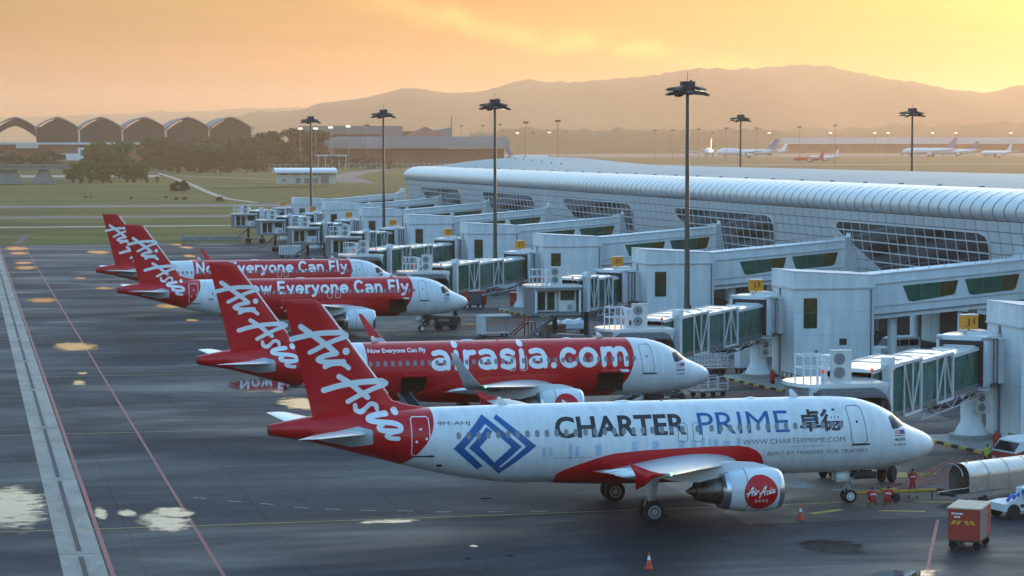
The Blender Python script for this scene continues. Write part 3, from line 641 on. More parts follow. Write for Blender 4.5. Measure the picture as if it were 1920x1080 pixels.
def airfoil_ring(le, te, y, z, T, n=12, tw=0.0):
    """closed ring around one wing section; points run from trailing edge over the top to the leading edge and back"""
    ch = le - te; cs = [(1 - math.cos(math.pi * k / n)) / 2 for k in range(n + 1)]; up = []; lo = []
    for c in cs:
        t = float(naca(c, T)) * ch; cam_ = .02 * ch * math.sin(math.pi * c)
        up.append((le - c * ch, y, z + cam_ + t + tw * (.4 - c) * ch)); lo.append((le - c * ch, y, z + cam_ - t * .75 + tw * (.4 - c) * ch))
    return up[::-1] + lo[1:-1]
CA = {}
def cached(key, fn):
    if key not in CA: CA[key] = fn()
    return CA[key]
def part(key, name, m, parent, fn, smooth=True):
    def mk():
        me = fn().mesh(name, smooth)
        for k in (m if isinstance(m, (list, tuple)) else [m]): me.materials.append(M[k])
        return me
    return link(name, cached(key, mk), None, parent)
def fuselage_mesh(holes):
    b = MB(); xs = set(np.round(np.concatenate([np.linspace(0, -1, 9) ** 1 * 1.0, np.arange(-1.2, -7.6, -.3), np.arange(-7.6, -24, -.8), np.arange(-24, -37.57, -.4), [-37.57]]), 3))
    for h in holes: xs |= {h[0], h[1]}
    xs = sorted(xs, reverse=True); th = set(np.round(np.linspace(-math.pi, math.pi, 57)[:-1], 5))
    th |= {round(math.asin((CARGO_Z[0] - 3.895) / 2.125), 5), round(math.asin((CARGO_Z[1] - 3.895) / 2.125), 5)}
    th = sorted(th); n = len(th)
    for x in xs:
        t, bo, wd = fus(x); zc_ = (t + bo) / 2; h = (t - bo) / 2
        for a in th: b.v.append((x, -wd * math.cos(a), zc_ + h * math.sin(a)))
    for i in range(len(xs) - 1):
        for k in range(n):
            k2 = (k + 1) % n; a0 = th[k]; a1 = th[k2]
            skip = False
            for h in holes:
                xm = (xs[i] + xs[i + 1]) / 2; zm = 3.895 + 2.125 * math.sin((a0 + a1) / 2) if k2 else 0
                if h[0] < xm < h[1] and abs(a0) < 1.5 and CARGO_Z[0] < zm < CARGO_Z[1] and k2: skip = True
            if not skip: b.f.append((i * n + k, i * n + k2, (i + 1) * n + k2, (i + 1) * n + k))
    b.f.append(tuple(range(n))); b.f.append(tuple((len(xs) - 1) * n + k for k in range(n)))
    b.mi = [0] * len(b.f); return b
def wing_fn(side, sharklet):
    b = MB(); s = side
    secs = [(1.2, -11.9, -19.3, 2.62, .14), (2.0, -12.35, -19.35, 2.68, .135), (4.2, -13.5, -19.45, 2.92, .125), (6.4, -14.7, -19.65, 3.16, .118), (11.5, -17.5, -20.75, 3.75, .11), (16.2, -20.05, -21.8, 4.28, .10), (16.95, -20.6, -22.05, 4.38, .09)]
    b.loft([airfoil_ring(le, te, s * y, z, T, 12, .03) for y, le, te, z, T in secs]); return b
def sharklet_fn(side):
    b = MB(); s = side; secs = [(16.93, -20.55, -22.08, 4.385, 0), (17.25, -20.95, -22.15, 4.52, 30), (17.5, -21.35, -22.3, 4.85, 58), (17.66, -21.75, -22.55, 5.35, 72), (17.86, -22.35, -22.9, 6.1, 76), (18.02, -22.85, -23.15, 6.75, 78)]
    rings = []
    for y, le, te, z, a in secs:
        r = airfoil_ring(le, te, 0, 0, .09, 8); ca, sa = math.cos(R(a)), math.sin(R(a))
        rings.append([(p[0], s * (y - p[2] * sa), z + p[2] * ca) for p in r])
    b.loft(rings); return b
def wheel_things(parent, x, ys, r, wd, hub):
    for y in ys:
        b = MB(); b.lathe([(-wd / 2, r * .62), (-wd / 2, r * .86), (-wd * .36, r * .97), (0, r), (wd * .36, r * .97), (wd / 2, r * .86), (wd / 2, r * .62)], (x, y, r), 'Y', 24)
        ty = link('wheel', cached(('wheel', x, y), lambda: (lambda me: (me.materials.append(M['tyre']), me)[1])(b.mesh('wheel', 40))), None, parent)
        h = MB(); h.lathe([(-wd * .53, r * .10), (-wd * .53, r * .3), (-wd * .46, r * .34), (-wd * .53, r * .5), (-wd * .5, r * .6), (wd * .5, r * .6), (wd * .53, r * .5), (wd * .46, r * .3), (wd * .53, r * .1)], (x, y, r), 'Y', 20)
        link('rim', cached(('rim', x, y), lambda: (lambda me: (me.materials.append(M[hub]), me)[1])(h.mesh('rim', 30))), None, ty)
def nacelle_y(yc, zc_, prof):
    px_ = np.array([p[0] for p in prof])[::-1]; pr = np.array([p[1] for p in prof])[::-1]
    def f(x, z): r = np.interp(x, px_, pr); return -yc + np.sqrt(np.maximum(0, r * r - (z - zc_) ** 2))
    return f
NAC = [(-11.25, .97), (-11.32, 1.04), (-11.5, 1.11), (-11.9, 1.17), (-12.5, 1.19), (-13.2, 1.17), (-13.9, 1.08), (-14.5, .95)]
def window_mesh():
    b = MB(); n = 14; pts = []
    for k in range(n):
        t = 2 * math.pi * k / n; pts.append((.125 * math.copysign(abs(math.cos(t)) ** .75, math.cos(t)), 4.63 + .185 * math.copysign(abs(math.sin(t)) ** .8, math.sin(t))))
    b.v = [(p[0], -float(fus_y(-15, p[1])) - .022, p[1]) for p in pts]; b.f = [tuple(range(n))]; b.mi = [0]
    me = b.mesh('window', False, False); me.materials.append(M['cabin_window'])
    if me.polygons[0].normal.y > 0: me.flip_normals()
    return me
def rect_stroke(x0, x1, z0, z1, r=.015, c=.1, skew=0.0):
    p = [(x0 + c, z0), (x1 - c, z0), (x1, z0 + c), (x1, z1 - c), (x1 - c, z1), (x0 + c, z1), (x0, z1 - c), (x0, z0 + c), (x0 + c, z0)]
    zc_ = (z0 + z1) / 2
    return [(r, [(a + skew * (q - zc_), q) for a, q in p])]

def aircraft(k, y, dx, label, body, belly, tips, texts, holes, badge, door_dark):
    a = thing('airliner', label, 'airliner', (dx, y, 0), 0, 'narrow-body airliners parked nose-in at the pier')
    fl = fuselage_mesh(holes).build('fuselage', body, a, smooth=35, fix=False)
    bm = bmesh.new(); bm.from_mesh(fl.data); bmesh.ops.recalc_face_normals(bm, faces=bm.faces); bm.to_mesh(fl.data); bm.free()
    # cargo hold and raised door
    for h in holes:
        b = MB(); x0, x1, z0, z1 = h[0] - .02, h[1] + .02, CARGO_Z[0] - .02, CARGO_Z[1] + .02
        b.add([(x0, -1.45, z0), (x1, -1.45, z0), (x1, -.3, z0), (x0, -.3, z0), (x0, -1.95, z1), (x1, -1.95, z1), (x1, -.3, z1), (x0, -.3, z1)], [(0, 1, 2, 3), (4, 5, 6, 7), (3, 2, 6, 7), (0, 3, 7, 4), (1, 2, 6, 5)])
        b.build('cargo_hold', 'hold_dark', a)
        b = MB(); b.prism([(-1.95, 3.62), (-2.6, 3.90), (-3.15, 3.88), (-3.15, 3.80), (-2.6, 3.78), (-1.95, 3.52)], h[0], h[1], 'X'); dr = b.build('cargo_door', body, a, smooth=40)
        if h[2]:
            b = MB(); b.prism([(-1.98, 3.68), (-2.6, 3.93), (-3.17, 3.90), (-3.17, 3.78), (-2.6, 3.86), (-1.98, 3.6)], h[1] - .55, h[1] + .05, 'X'); b.build('door_corner', 'aircraft_white', dr)
    # tail
    def fin_fn():
        b = MB(); rings = []
        for z in (5.4, 5.7, 5.97, 6.1, 6.18, 6.3, 6.42, 6.7, 7.3, 8.2, 9.2, 10.2, 11.1, 11.61, 11.80, 11.86):
            le, te = float(fin_le(z)), float(fin_te(z)); ch = le - te; n = 16; up = []
            for q in range(n + 1):
                c = (1 - math.cos(math.pi * q / n)) / 2; up.append((le - c * ch, float(naca(c, .10)) * min(ch, 4.6) * (.55 if z > 11.85 else 1)))
            rings.append([(p[0], p[1], z) for p in up] + [(p[0], -p[1], z) for p in up[1:-1]][::-1])
        b.loft(rings); return b
    fin = part('fin', 'fin', 'aircraft_red', a, fin_fn, 40)
    def le_fn():
        b = MB(); pts = [(float(fin_le(z)) + .02, 0, z) for z in (6.75, 7.3, 8.4, 9.6, 10.8, 11.55)]; b.tube(pts, .055, 8); return b
    part('fin_le', 'leading_edge', 'aircraft_white', fin, le_fn)
    o = cached('script', lambda: decal('lettering', SCRIPT, [], 'letter_white', None, .035, off=.014).data)
    for ob in [q for q in col.objects if q.data is o and q.parent is None]: bpy.data.objects.remove(ob)
    link('lettering', o, None, a)
    for s in (-1, 1):
        def st_fn(s=s):
            b = MB(); b.loft([airfoil_ring(le, te, s * yy, z, T, 8) for yy, le, te, z, T in ((.5, -32.0, -35.3, 4.72, .11), (1.1, -32.45, -35.45, 4.76, .11), (6.0, -35.7, -36.85, 5.2, .09), (6.25, -36.1, -36.9, 5.22, .05))]); return b
        part(('stab', s), 'tailplane', 'aircraft_white', a, st_fn)
    me = cached('tplate', lambda: decal('tail_plate', [], [[(-32.25, 5.0), (-32.2, 4.24), (-33.27, 4.07), (-35.2, 4.5), (-34.3, 4.9), (-33.0, 5.19)]], 'wing_grey', None, .08, off=.008).data)
    for ob in [q for q in col.objects if q.data is me and q.parent is None]: bpy.data.objects.remove(ob)
    link('tail_plate', me, None, a)
    part('apu', 'exhaust_outlet', 'exhaust_metal', a, lambda: MB().loft([[(x, .5 * (wd_ + .02) * 2 * math.cos(2 * math.pi * q / 20) * .5, z_ + (h_ + .01) * math.sin(2 * math.pi * q / 20)) for q in range(20)] for x, wd_, z_, h_ in ((-37.1, .39, 5.0, .375), (-37.45, .32, 5.005, .30), (-37.62, .27, 5.01, .26), (-37.5, .2, 5.01, .18))]))
    # belly fairing
    def bf():
        b = MB(); U = [(-22.3, 2.35), (-22.0, 2.55), (-21.2, 2.86), (-20.2, 3.2), (-19.2, 3.44), (-17.5, 3.56), (-15.5, 3.62), (-13.5, 3.66), (-12.2, 3.66), (-11.6, 3.55), (-11.15, 3.35), (-10.85, 3.05), (-10.68, 2.7), (-10.62, 2.4)]
        rings = []
        for x, zu in U:
            t_, bo, wd_ = fus(x); tt = min(1, max(0, (x + 22.4) / 4)) * min(1, max(0, (-10.55 - x) / 1.6)); tt = tt ** .6
            z0 = 3.895; h = 2.125; s0 = max(-.93, min(.2, (zu - z0) / h)); a0 = math.asin(s0); ring = []
            for q in range(25):
                u = q / 24; ang = a0 + (-math.pi - 2 * a0) * u           # starboard edge round the keel to port edge
                e = math.sin(math.pi * u) ** .5; d = .015 + .26 * tt * e; dz = .012 + .24 * tt * e
                ring.append((x, -(1.975 + d) * math.cos(ang), z0 + (h + dz) * math.sin(ang)))
            rings.append(ring)
        b.loft(rings, False, closed=False); return b
    part('belly', 'belly_fairing', belly, a, bf)
    # wings
    for s in (-1, 1):
        wg = part(('wing', s), 'wing', 'wing_grey', a, lambda s=s: wing_fn(s, 0), 40)
        for yy, x0, x1, z0 in ((4.6, -17.4, -20.6, 2.62), (8.2, -18.2, -21.2, 3.02), (11.6, -19.2, -21.9, 3.42)):
            def ff(yy=yy, x0=x0, x1=x1, z0=z0, s=s):
                b = MB(); b.loft([[(x0 + (x1 - x0) * u, s * yy + .16 * r_ * math.cos(t_), z0 + .10 + .22 * r_ * math.sin(t_) + .15 * u) for t_ in np.linspace(0, 2 * math.pi, 9)[:-1]] for u, r_ in ((0, .1), (.15, .7), (.45, 1.0), (.75, .75), (1, .08))]); return b
            part(('ftf', s, yy), 'flap_fairing', 'aircraft_white', wg, ff)
        # trailing-edge flap ends left slightly drooped
        part(('flap', s), 'flap', 'wing_grey', wg, lambda s=s: MB().loft([airfoil_ring(le, te, s * yy, z, .10, 6) for yy, le, te, z in ((2.2, -19.2, -20.5, 2.55), (6.3, -19.45, -20.6, 2.98), (11.8, -20.7, -21.6, 3.62), (12.6, -20.9, -21.8, 3.72))]))
        if tips == 'fence':
            part(('fence', s), 'wingtip_fence', 'aircraft_red', wg, lambda s=s: MB().prism([(-20.95, 4.42), (-21.7, 4.62), (-22.75, 5.05), (-22.4, 4.45), (-22.4, 3.72), (-21.9, 3.95), (-21.6, 4.22)], s * 16.93, s * 17.0))
        else:
            sk = part(('shark', s), 'winglet', ['wing_grey', 'aircraft_red'], wg, lambda s=s: sharklet_fn(s), True)
            me = sk.data
            for p in me.polygons:
                if p.center.z > 4.75: p.material_index = 1 if p.normal.y * s < -.1 else 0
        part(('nav', s), 'navigation_light', 'nav_green' if s < 0 else 'nav_red', wg, lambda s=s: MB().lathe([(-20.70, .02), (-20.66, .06), (-20.58, .05), (-20.55, .01)], (0, s * 16.9, 4.40), 'X', 8))
    # engines
    for s in (-1, 1):
        yc = 5.75 * s; zc_ = 1.84
        en = part(('nac', s), 'engine', 'aircraft_white', a, lambda yc=yc: MB().lathe(NAC + [(-14.5, .86), (-13.2, .85)], (0, yc, zc_), 'X', 40, cap=False), 40)
        part(('lip', s), 'intake_lip', 'bare_metal', en, lambda yc=yc: MB().lathe([(-11.8, .86), (-11.45, .88), (-11.26, .93), (-11.235, .985), (-11.3, 1.045), (-11.49, 1.112), (-11.58, 1.125)], (0, yc, zc_), 'X', 40, cap=False))
        def fan(yc=yc):
            b = MB(); b.lathe([(-11.9, .86), (-11.92, .05)], (0, yc, zc_), 'X', 32); b.lathe([(-11.9, .27), (-11.65, .2), (-11.4, .02)], (0, yc, zc_), 'X', 16); return b
        part(('fan', s), 'fan', 'gear_dark', en, fan)
        part(('band', s), 'nozzle_ring', 'bare_metal', en, lambda yc=yc: MB().lathe([(-14.2, 1.035), (-14.3, 1.02), (-14.62, .935), (-14.62, .87), (-14.2, .86)], (0, yc, zc_), 'X', 40, cap=False))
        part(('core', s), 'exhaust_cone', 'exhaust_metal', en, lambda yc=yc: MB().lathe([(-13.6, .80), (-14.3, .80), (-15.2, .66), (-15.9, .50), (-15.9, .42), (-15.8, .32), (-16.1, .22), (-16.4, .05)], (0, yc, zc_), 'X', 28))
        def pyl(yc=yc):
            b = MB(); sec = [(-11.9, 2.98, 3.06, .08), (-12.6, 2.95, 3.25, .2), (-14.0, 2.7, 3.35, .24), (-15.5, 2.3, 3.2, .24), (-17.2, 2.45, 2.9, .16), (-18.4, 2.75, 2.85, .05)]
            b.loft([[(x, yc - w_, z0), (x, yc + w_, z0), (x, yc + w_ * .8, z1), (x, yc - w_ * .8, z1)] for x, z0, z1, w_ in sec]); return b
        part(('pyl', s), 'pylon', 'aircraft_white', en, pyl, 50)
        part(('strake', s), 'cowl_seam', 'outline_grey', en, lambda yc=yc: MB().lathe([(-13.30, 1.150), (-13.30, 1.170), (-13.34, 1.166), (-13.34, 1.146)], (0, yc, zc_), 'X', 40, cap=False))
    nf = nacelle_y(-5.75, 1.84, NAC)
    nfs = lambda x, z: nf(x, z) + 2 * 5.75 - 5.75 * 2 if False else 5.75 + np.sqrt(np.maximum(0, np.interp(x, [p[0] for p in NAC][::-1], [p[1] for p in NAC][::-1]) ** 2 - (z - 1.84) ** 2))
    if badge:
        decal('badge', [], [arc(-12.62, 1.80, .92, .92, 0, 360, 40)[:-1]], 'aircraft_red', a, .05, nfs)
        if badge == 1:
            decal('badge_lettering', script_line(-12.64, 1.84, 1.58), [], 'letter_white', a, .02, nfs, .02)
            for q in range(4): decal('badge_lettering', [(.012, [(-12.95 + .2 * q, 1.32), (-12.83 + .2 * q, 1.32)]), (.012, [(-12.95 + .2 * q, 1.40), (-12.83 + .2 * q, 1.40)]), (.012, [(-12.89 + .2 * q, 1.30), (-12.89 + .2 * q, 1.43)])], [], 'letter_white', a, .02, nfs, .02)
        else:
            decal('badge_tail', [], [[(-12.95, 2.35), (-12.7, 2.2), (-12.2, 1.75), (-12.75, 1.55), (-13.0, 1.7)]], 'letter_white', a, .03, nfs, .02)
    # landing gear
    ng = thing('x', '', '') if False else None
    def ngf():
        b = MB(); b.tube([(-5.0, 0, 2.1), (-5.07, 0, .45)], .085, 10); b.tube([(-5.07, -.30, .38), (-5.07, .30, .38)], .05, 8); b.beam((-4.2, 0, 2.1), (-5.05, 0, 1.0), .08); b.beam((-5.07, .0, 1.15), (-5.35, 0, .75), .06); b.beam((-5.35, 0, .75), (-5.07, 0, .45), .06); return b
    n_ = part('ng', 'nose_gear', 'gear_grey', a, ngf, 40); wheel_things(n_, -5.07, (-.25, .25), .38, .22, 'aircraft_white')
    [part(('ngd', e), 'gear_door', 'aircraft_white', n_, lambda e=e: MB().box((-5.55, e * .36, 1.5), (.75, .03, .55))) for e in (-1, 1)]
    [part(('ngd2', e), 'gear_door', 'gear_dark', n_, lambda e=e: MB().box((-4.2, e * .33, 1.55), (1.3, .03, .4))) for e in (-1, 1)]
    part('ngl', 'taxi_light', 'aircraft_white', n_, lambda: MB().lathe([(-4.98, .09), (-4.9, .1), (-4.88, .02)], (0, -.15, 1.2), 'X', 10))
    for s in (-1, 1):
        def mg(s=s):
            b = MB(); b.tube([(-17.6, s * 3.75, 2.9), (-17.7, s * 3.8, .6)], .13, 12); b.tube([(-17.7, s * 3.8 - .5, .585), (-17.7, s * 3.8 + .5, .585)], .07, 8); b.beam((-17.7, s * 3.8, 1.2), (-17.6, s * 1.9, 2.3), .10); b.beam((-17.95, s * 3.8, 1.3), (-18.1, s * 3.8, .85), .07); b.beam((-18.1, s * 3.8, .85), (-17.75, s * 3.8, .6), .07); return b
        g = part(('mg', s), 'main_gear', 'gear_grey', a, mg, 40); wheel_things(g, -17.7, (s * 3.8 - .46, s * 3.8 + .46), .585, .40, 'gear_grey')
        part(('mgd', s), 'gear_door', 'aircraft_white', g, lambda s=s: MB().add([(-17.25, s * 4.15, 2.95), (-18.05, s * 4.15, 2.95), (-18.2, s * 4.1, 2.0), (-17.95, s * 4.08, 1.15), (-17.55, s * 4.08, 1.15), (-17.4, s * 4.1, 2.0)] + [(-17.25, s * 4.12, 2.95), (-18.05, s * 4.12, 2.95), (-18.2, s * 4.07, 2.0), (-17.95, s * 4.05, 1.15), (-17.55, s * 4.05, 1.15), (-17.4, s * 4.07, 2.0)], [(0, 1, 2, 3, 4, 5), (11, 10, 9, 8, 7, 6)] + [(i, (i + 1) % 6, (i + 1) % 6 + 6, i + 6) for i in range(6)]))
    # cabin windows, each its own pane
    wm_ = cached('window', window_mesh)
    wx = [-27.72 + .533 * i for i in range(23)] + [-15.36, -14.51] + [-13.72 + .533 * i for i in range(15)]
    for x in wx:
        link('window', wm_, None, a, (x, -(float(fus_y(x, 4.63)) - float(fus_y(-15, 4.63))), 0))
    for pol in ([(-3.17, 4.86), (-2.84, 4.93), (-2.74, 4.33), (-3.10, 4.31)], [(-2.76, 4.93), (-2.46, 4.90), (-2.14, 4.49), (-2.63, 4.39)], [(-2.38, 4.84), (-2.2, 4.70), (-1.98, 4.42), (-2.08, 4.46)]):
        me = cached(('ck', pol[0]), lambda pol=pol: decal('cockpit_window', [(.05, pol + pol[:1])], [pol], 'cockpit_glass', None, .04).data)
        for ob in [q for q in col.objects if q.data is me and q.parent is None]: bpy.data.objects.remove(ob)
        link('cockpit_window', me, None, a)
    # doors and exits as outlined panels
    dc = 'outline_grey'
    d1 = decal('door', rect_stroke(-5.72, -4.82, 3.55, 5.58, .022, .14, -.09), [], dc, a, .025)
    decal('door_sill', [(.05, [(-5.62, 3.5), (-4.60, 3.5)])], [], 'letter_black', d1, .03)
    decal('door_window', [(.07, [(-5.3, 4.75)])], [], 'cockpit_glass', d1, .02)
    d2 = decal('door', rect_stroke(-30.2, -29.25, 3.6, 5.62, .022, .1), [], 'letter_white', a, .025)
    decal('door_sill', [(.05, [(-30.25, 3.55), (-29.05, 3.55)])], [], 'letter_black', d2, .03)
    decal('door_placard', [(.07, [(-29.95, 4.35)]), (.07, [(-29.42, 4.5)]), (.05, [(-29.75, 5.0), (-29.68, 5.0)])], [], 'letter_white', d2, .03)
    for xx in (-15.36, -14.51):
        decal('exit_door', rect_stroke(xx - .26, xx + .26, 3.95, 4.95, .018, .12), [], 'outline_grey' if k == 0 else 'letter_white', a, .025)
    decal('flag', [], [[(-3.02, 4.19), (-2.32, 4.19), (-2.32, 3.86), (-3.02, 3.86)]], 'letter_white', a, .05)
    for q in range(4): decal('flag_stripe', [], [[(-3.02, 4.19 - .09 * q), (-2.32, 4.19 - .09 * q), (-2.32, 4.145 - .09 * q), (-3.02, 4.145 - .09 * q)]], 'flag_red', a, .03, off=.02)
    decal('flag_canton', [], [[(-2.68, 4.19), (-2.32, 4.19), (-2.32, 4.0), (-2.68, 4.0)]], 'flag_navy', a, .03, off=.026)
    text_decal('MALAYSIA', -3.0, -2.33, 3.60, 3.77, 'letter_black', a, .02)
    text_decal('AIRBUS', -2.88, -2.33, 3.36, 3.45, 'letter_black', a, .02)
    decal('airbus_mark', [(.045, [(-2.98, 3.40)])], [], 'letter_black', a, .02)
    # small antennas and probes
    for x in (-8.0, -24.6): part(('ant', x), 'antenna', 'aircraft_white', a, lambda x=x: MB().prism([(x, 5.98), (x - .55, 5.98), (x - .62, 6.45), (x - .45, 6.45)], -.03, .03))
    part('beacon', 'beacon', 'flag_red', a, lambda: MB().lathe([(6.0, .09), (6.08, .08), (6.12, .03)], (-16.0, 0, 0), 'Z', 8))
    for x, l_ in ((-18.8, 1.2), (-11.2, .7)): part(('dome', x), 'antenna_dome', 'aircraft_white', a, lambda x=x, l_=l_: MB().loft([[(x + l_ * u, .25 * r_ * math.cos(t_), 6.0 + .09 * r_ * max(-.5, math.sin(t_))) for t_ in np.linspace(0, 2 * math.pi, 11)[:-1]] for u, r_ in ((0, .1), (.2, .8), (.6, 1), (1, .1))]))
    texts(a)
    return a

def texts_white(a):
    P = lambda l: [(round(-28.01 + (x - 85) * .003755, 3), z) for x, z in l]
    decal('emblem', [], [[(-26.67, 2.76), (-28.01, 3.95), (-26.34, 5.67), (-24.33, 3.97), (-25.5, 2.91), (-25.79, 3.15), (-24.9, 3.97), (-26.24, 5.2), (-27.43, 3.95), (-26.37, 2.95)]], 'letter_blue', a, .035)
    decal('emblem', [], [[(-25.54, 5.65), (-23.53, 3.98), (-25.47, 2.49), (-27.19, 3.97), (-26.19, 5.04), (-25.88, 4.80), (-26.61, 4.0), (-25.79, 3.15), (-25.5, 2.91), (-25.43, 2.83), (-24.09, 3.97), (-25.74, 5.46)]], 'letter_blue', a, .035, off=.013)
    text_decal('9M-AHJ', -28.78, -27.06, 5.13, 5.36, 'letter_black', a, .0)
    text_decal('CHARTER', -22.45, -15.12, 4.34, 5.44, 'letter_black', a, .026)
    text_decal('PRIME', -14.45, -9.26, 4.32, 5.44, 'letter_blue', a, .0)
    text_decal('卓德', -8.64, -6.10, 4.30, 5.47, 'letter_black', a, .03)
    decal('lettering', [(.02, [(-8.45, 4.98), (-7.95, 4.98), (-7.85, 4.86), (-7.75, 5.06), (-7.68, 4.95), (-7.5, 4.98)])], [], 'letter_blue', a, .02, off=.02)
    text_decal('WWW.CHARTERPRIME.COM', -11.95, -6.06, 3.70, 3.97, 'letter_grey', a, -.006)
    text_decal('BUILT BY TRADERS. FOR TRADERS', -10.5, -4.68, 3.05, 3.26, 'letter_grey', a, -.006)
    # faint city skyline printed along the lower side
    r = random.Random(4)
    x = -23.2
    while x < -12.0:
        wd_ = r.uniform(.25, .8); h = r.uniform(.25, .95)
        if r.random() < .55: decal('skyline_print', [], [[(x, 3.55 - h * .6), (x + wd_ * .5, 3.55 - h * .6), (x + wd_ * .5, 3.75 + h * .5), (x, 3.75 + h * .5)]], 'skyline_blue', a, .12, off=.007)
        x += wd_
    for x0, x1, z in ((-22.5, -20.4, 3.28), (-9.2, -7.4, 3.52)): decal('panel_seam', [(.012, [(x0, z), (x1, z)])], [], 'outline_grey', a, .03)
    decal('service_hatch', [(.07, [(-28.75, 3.0), (-28.6, 3.0)])], [], 'letter_black', a, .04)
def texts_com(a):
    decal('lettering', stroke_text('airasia.com', -21.3, -6.5, 4.0, 1.52, .175, .03), [], 'letter_white', a, .035)
    text_decal('Now Everyone Can Fly', -25.7, -21.5, 5.28, 5.66, 'letter_white', a, .03)
def texts_fly(z, x0):
    def f(a):
        decal('lettering', stroke_text('Now Everyone Can Fly', x0, -6.75, z, .98, .125, .04), [], 'letter_white', a, .035)
        text_decal('9M', -28.2, -27.75, 3.9, 4.1, 'letter_black', a, .01)
    return f
P_ = 41.616
air1 = aircraft(0, 0.0, 0.0, 'white airliner with blue diamond emblem, red tail and charter lettering, nearest the camera', 'livery_white', 'aircraft_red', 'fence', texts_white, [], 1, True)
air2 = aircraft(1, P_, .26, 'red airliner with big white web address along its side, second from the camera', 'livery_red', 'aircraft_red', 'shark', texts_com, [(-9.0, -7.05, True), (-23.4, -21.6, False)], 2, False)
air3 = aircraft(2, 3 * P_, -.08, 'red airliner with the slogan lettering and open forward hold, third from the camera', 'livery_red_long', 'aircraft_red', 'fence', texts_fly(4.42, -25.0), [(-9.0, -7.05, True)], 0, False)
air4 = aircraft(3, 4 * P_, 0.0, 'farthest red airliner with the slogan lettering, half hidden behind the third one', 'livery_red', 'aircraft_red', 'shark', texts_fly(4.5, -25.6), [], 0, False)
# ------------------------------------------------------------------ building materials
mat('white_wall', (.70, .71, .70), .55, var=.15, scale=1.1, streak=True)
mat('white_trim', (.52, .535, .55), .5, var=.06, scale=2)
mat('white_steel', (.66, .675, .69), .42, var=.08, scale=3)
mat('roll_panel', (.58, .59, .59), .32, .2, var=.07, scale=.8)
mat('wall_panel', (.60, .61, .615), .42, .15, var=.09, scale=.5)
mat('roof_sheet', (.21, .27, .285), .55, .0, var=.08, scale=.08)
mat('joint_dark', (.12, .125, .13), .7, var=.15)
mat('joint_mid', (.27, .275, .28), .7, var=.15)
mat('pier_glass', (.022, .026, .03), .10, .0, var=.35, scale=.35)
mat('green_glass', (.010, .105, .075), .16, .0, var=.4, scale=.8, spec=.3)
mat('amber_reflection_glass', (.06, .055, .016), .15, .0, var=.3, scale=1.2)  # dark glass with an amber reflection painted into its colour
mat('dark_green_glass', (.018, .055, .028), .12, .0, var=.3, scale=.8)
mat('grey_steel', (.19, .20, .215), .5, .3, var=.15, scale=2)
mat('canopy_fabric', (.085, .082, .085), .8, var=.25, scale=2.5, bump=.3, bscale=14)
mat('black_rubber', (.02, .02, .021), .75, var=.2)
mat('ac_cream', (.55, .54, .50), .55, var=.08, scale=4)
mat('fan_dark', (.035, .035, .035), .6, var=.2)
mat('sign_amber', (.75, .27, .01), .5, var=.06)
mat('concrete', (.27, .26, .24), .8, var=.2, scale=2)
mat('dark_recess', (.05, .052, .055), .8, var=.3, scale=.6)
mat('kerb_yellow', (.50, .38, .08), .7, var=.25, scale=5); mat('kerb_black', (.03, .03, .03), .75, var=.3, scale=5)
mat('beacon_red', (.65, .06, .03), .35, emit=(1, .12, .05), estr=.12)
mat('lamp_glow', (.9, .8, .6), .4, emit=(1, .86, .62), estr=.7)
mat('mast_grey', (.10, .095, .09), .45, .5, var=.2, scale=1)
mat('white_gloss', (.7, .70, .69), .22, var=.06, coat=.5, scale=2)

# ------------------------------------------------------------------ the pier
XO, YE, RAD, Y0P, PIT = 37.2, 363.6, 6.0, 30.0, 2.4
MID = 44.0 - 2 * RAD
ROLL = [(4.6, 16.0), (3.2, 15.98), (2.0, 15.78), (1.0, 15.35), (.35, 14.8), (.05, 14.2), (.12, 13.65), (.5, 13.25)]
pier = thing('terminal_pier', 'long white and glass boarding pier with rolled metal roof edge', 'terminal')
def pth(s, u):
    """point in plan at run s along the outline, u metres inside it"""
    L1 = YE - Y0P
    if s < L1: return (XO + u, Y0P + s)
    a = (s - L1) / RAD
    if a < math.pi / 2: return (XO + RAD - (RAD - u) * math.cos(a), YE + (RAD - u) * math.sin(a))
    s2 = s - L1 - RAD * math.pi / 2
    if s2 < MID: return (XO + RAD + s2, YE + RAD - u)
    a = (s2 - MID) / RAD
    if a < math.pi / 2: return (XO + RAD + MID + (RAD - u) * math.sin(a), YE + (RAD - u) * math.cos(a))
    s3 = s2 - MID - RAD * math.pi / 2
    return (XO + 2 * RAD + MID - u, YE - s3)
def strip(prof, s0, s1, th, n=1):
    b = MB(); rings = []
    for k in range(n + 1):
        s = s0 + (s1 - s0) * k / n
        rings.append([(*pth(s, u), z) for u, z in prof] + [(*pth(s, u + th), z - th * .4) for u, z in prof[::-1]])
    b.loft(rings); return b
rm = strip(ROLL, 0.03, PIT - .20, .05).mesh('roof_edge_panel', 50); rm.materials.append(M['roll_panel'])
nst = int((YE - Y0P) / PIT)
for i in range(nst): link('roof_edge_panel', rm, None, pier, (0, i * PIT, 0))
for i in range(4):
    s0 = nst * PIT + i * PIT; strip(ROLL, s0 + .03, s0 + PIT - .20, .05, 2).build('roof_edge_panel', 'roll_panel', pier, smooth=50)
TOT = (YE - Y0P) * 2 + RAD * math.pi + MID
strip([(u + .09, z - .05) for u, z in ROLL], 0, TOT, .1, 260).build('edge_backing', 'joint_dark', pier, smooth=50)
strip([(u + .0, z + .0) for u, z in ROLL], nst * PIT + 4 * PIT, TOT, .05, 160).build('roof_edge', 'roll_panel', pier, smooth=50)
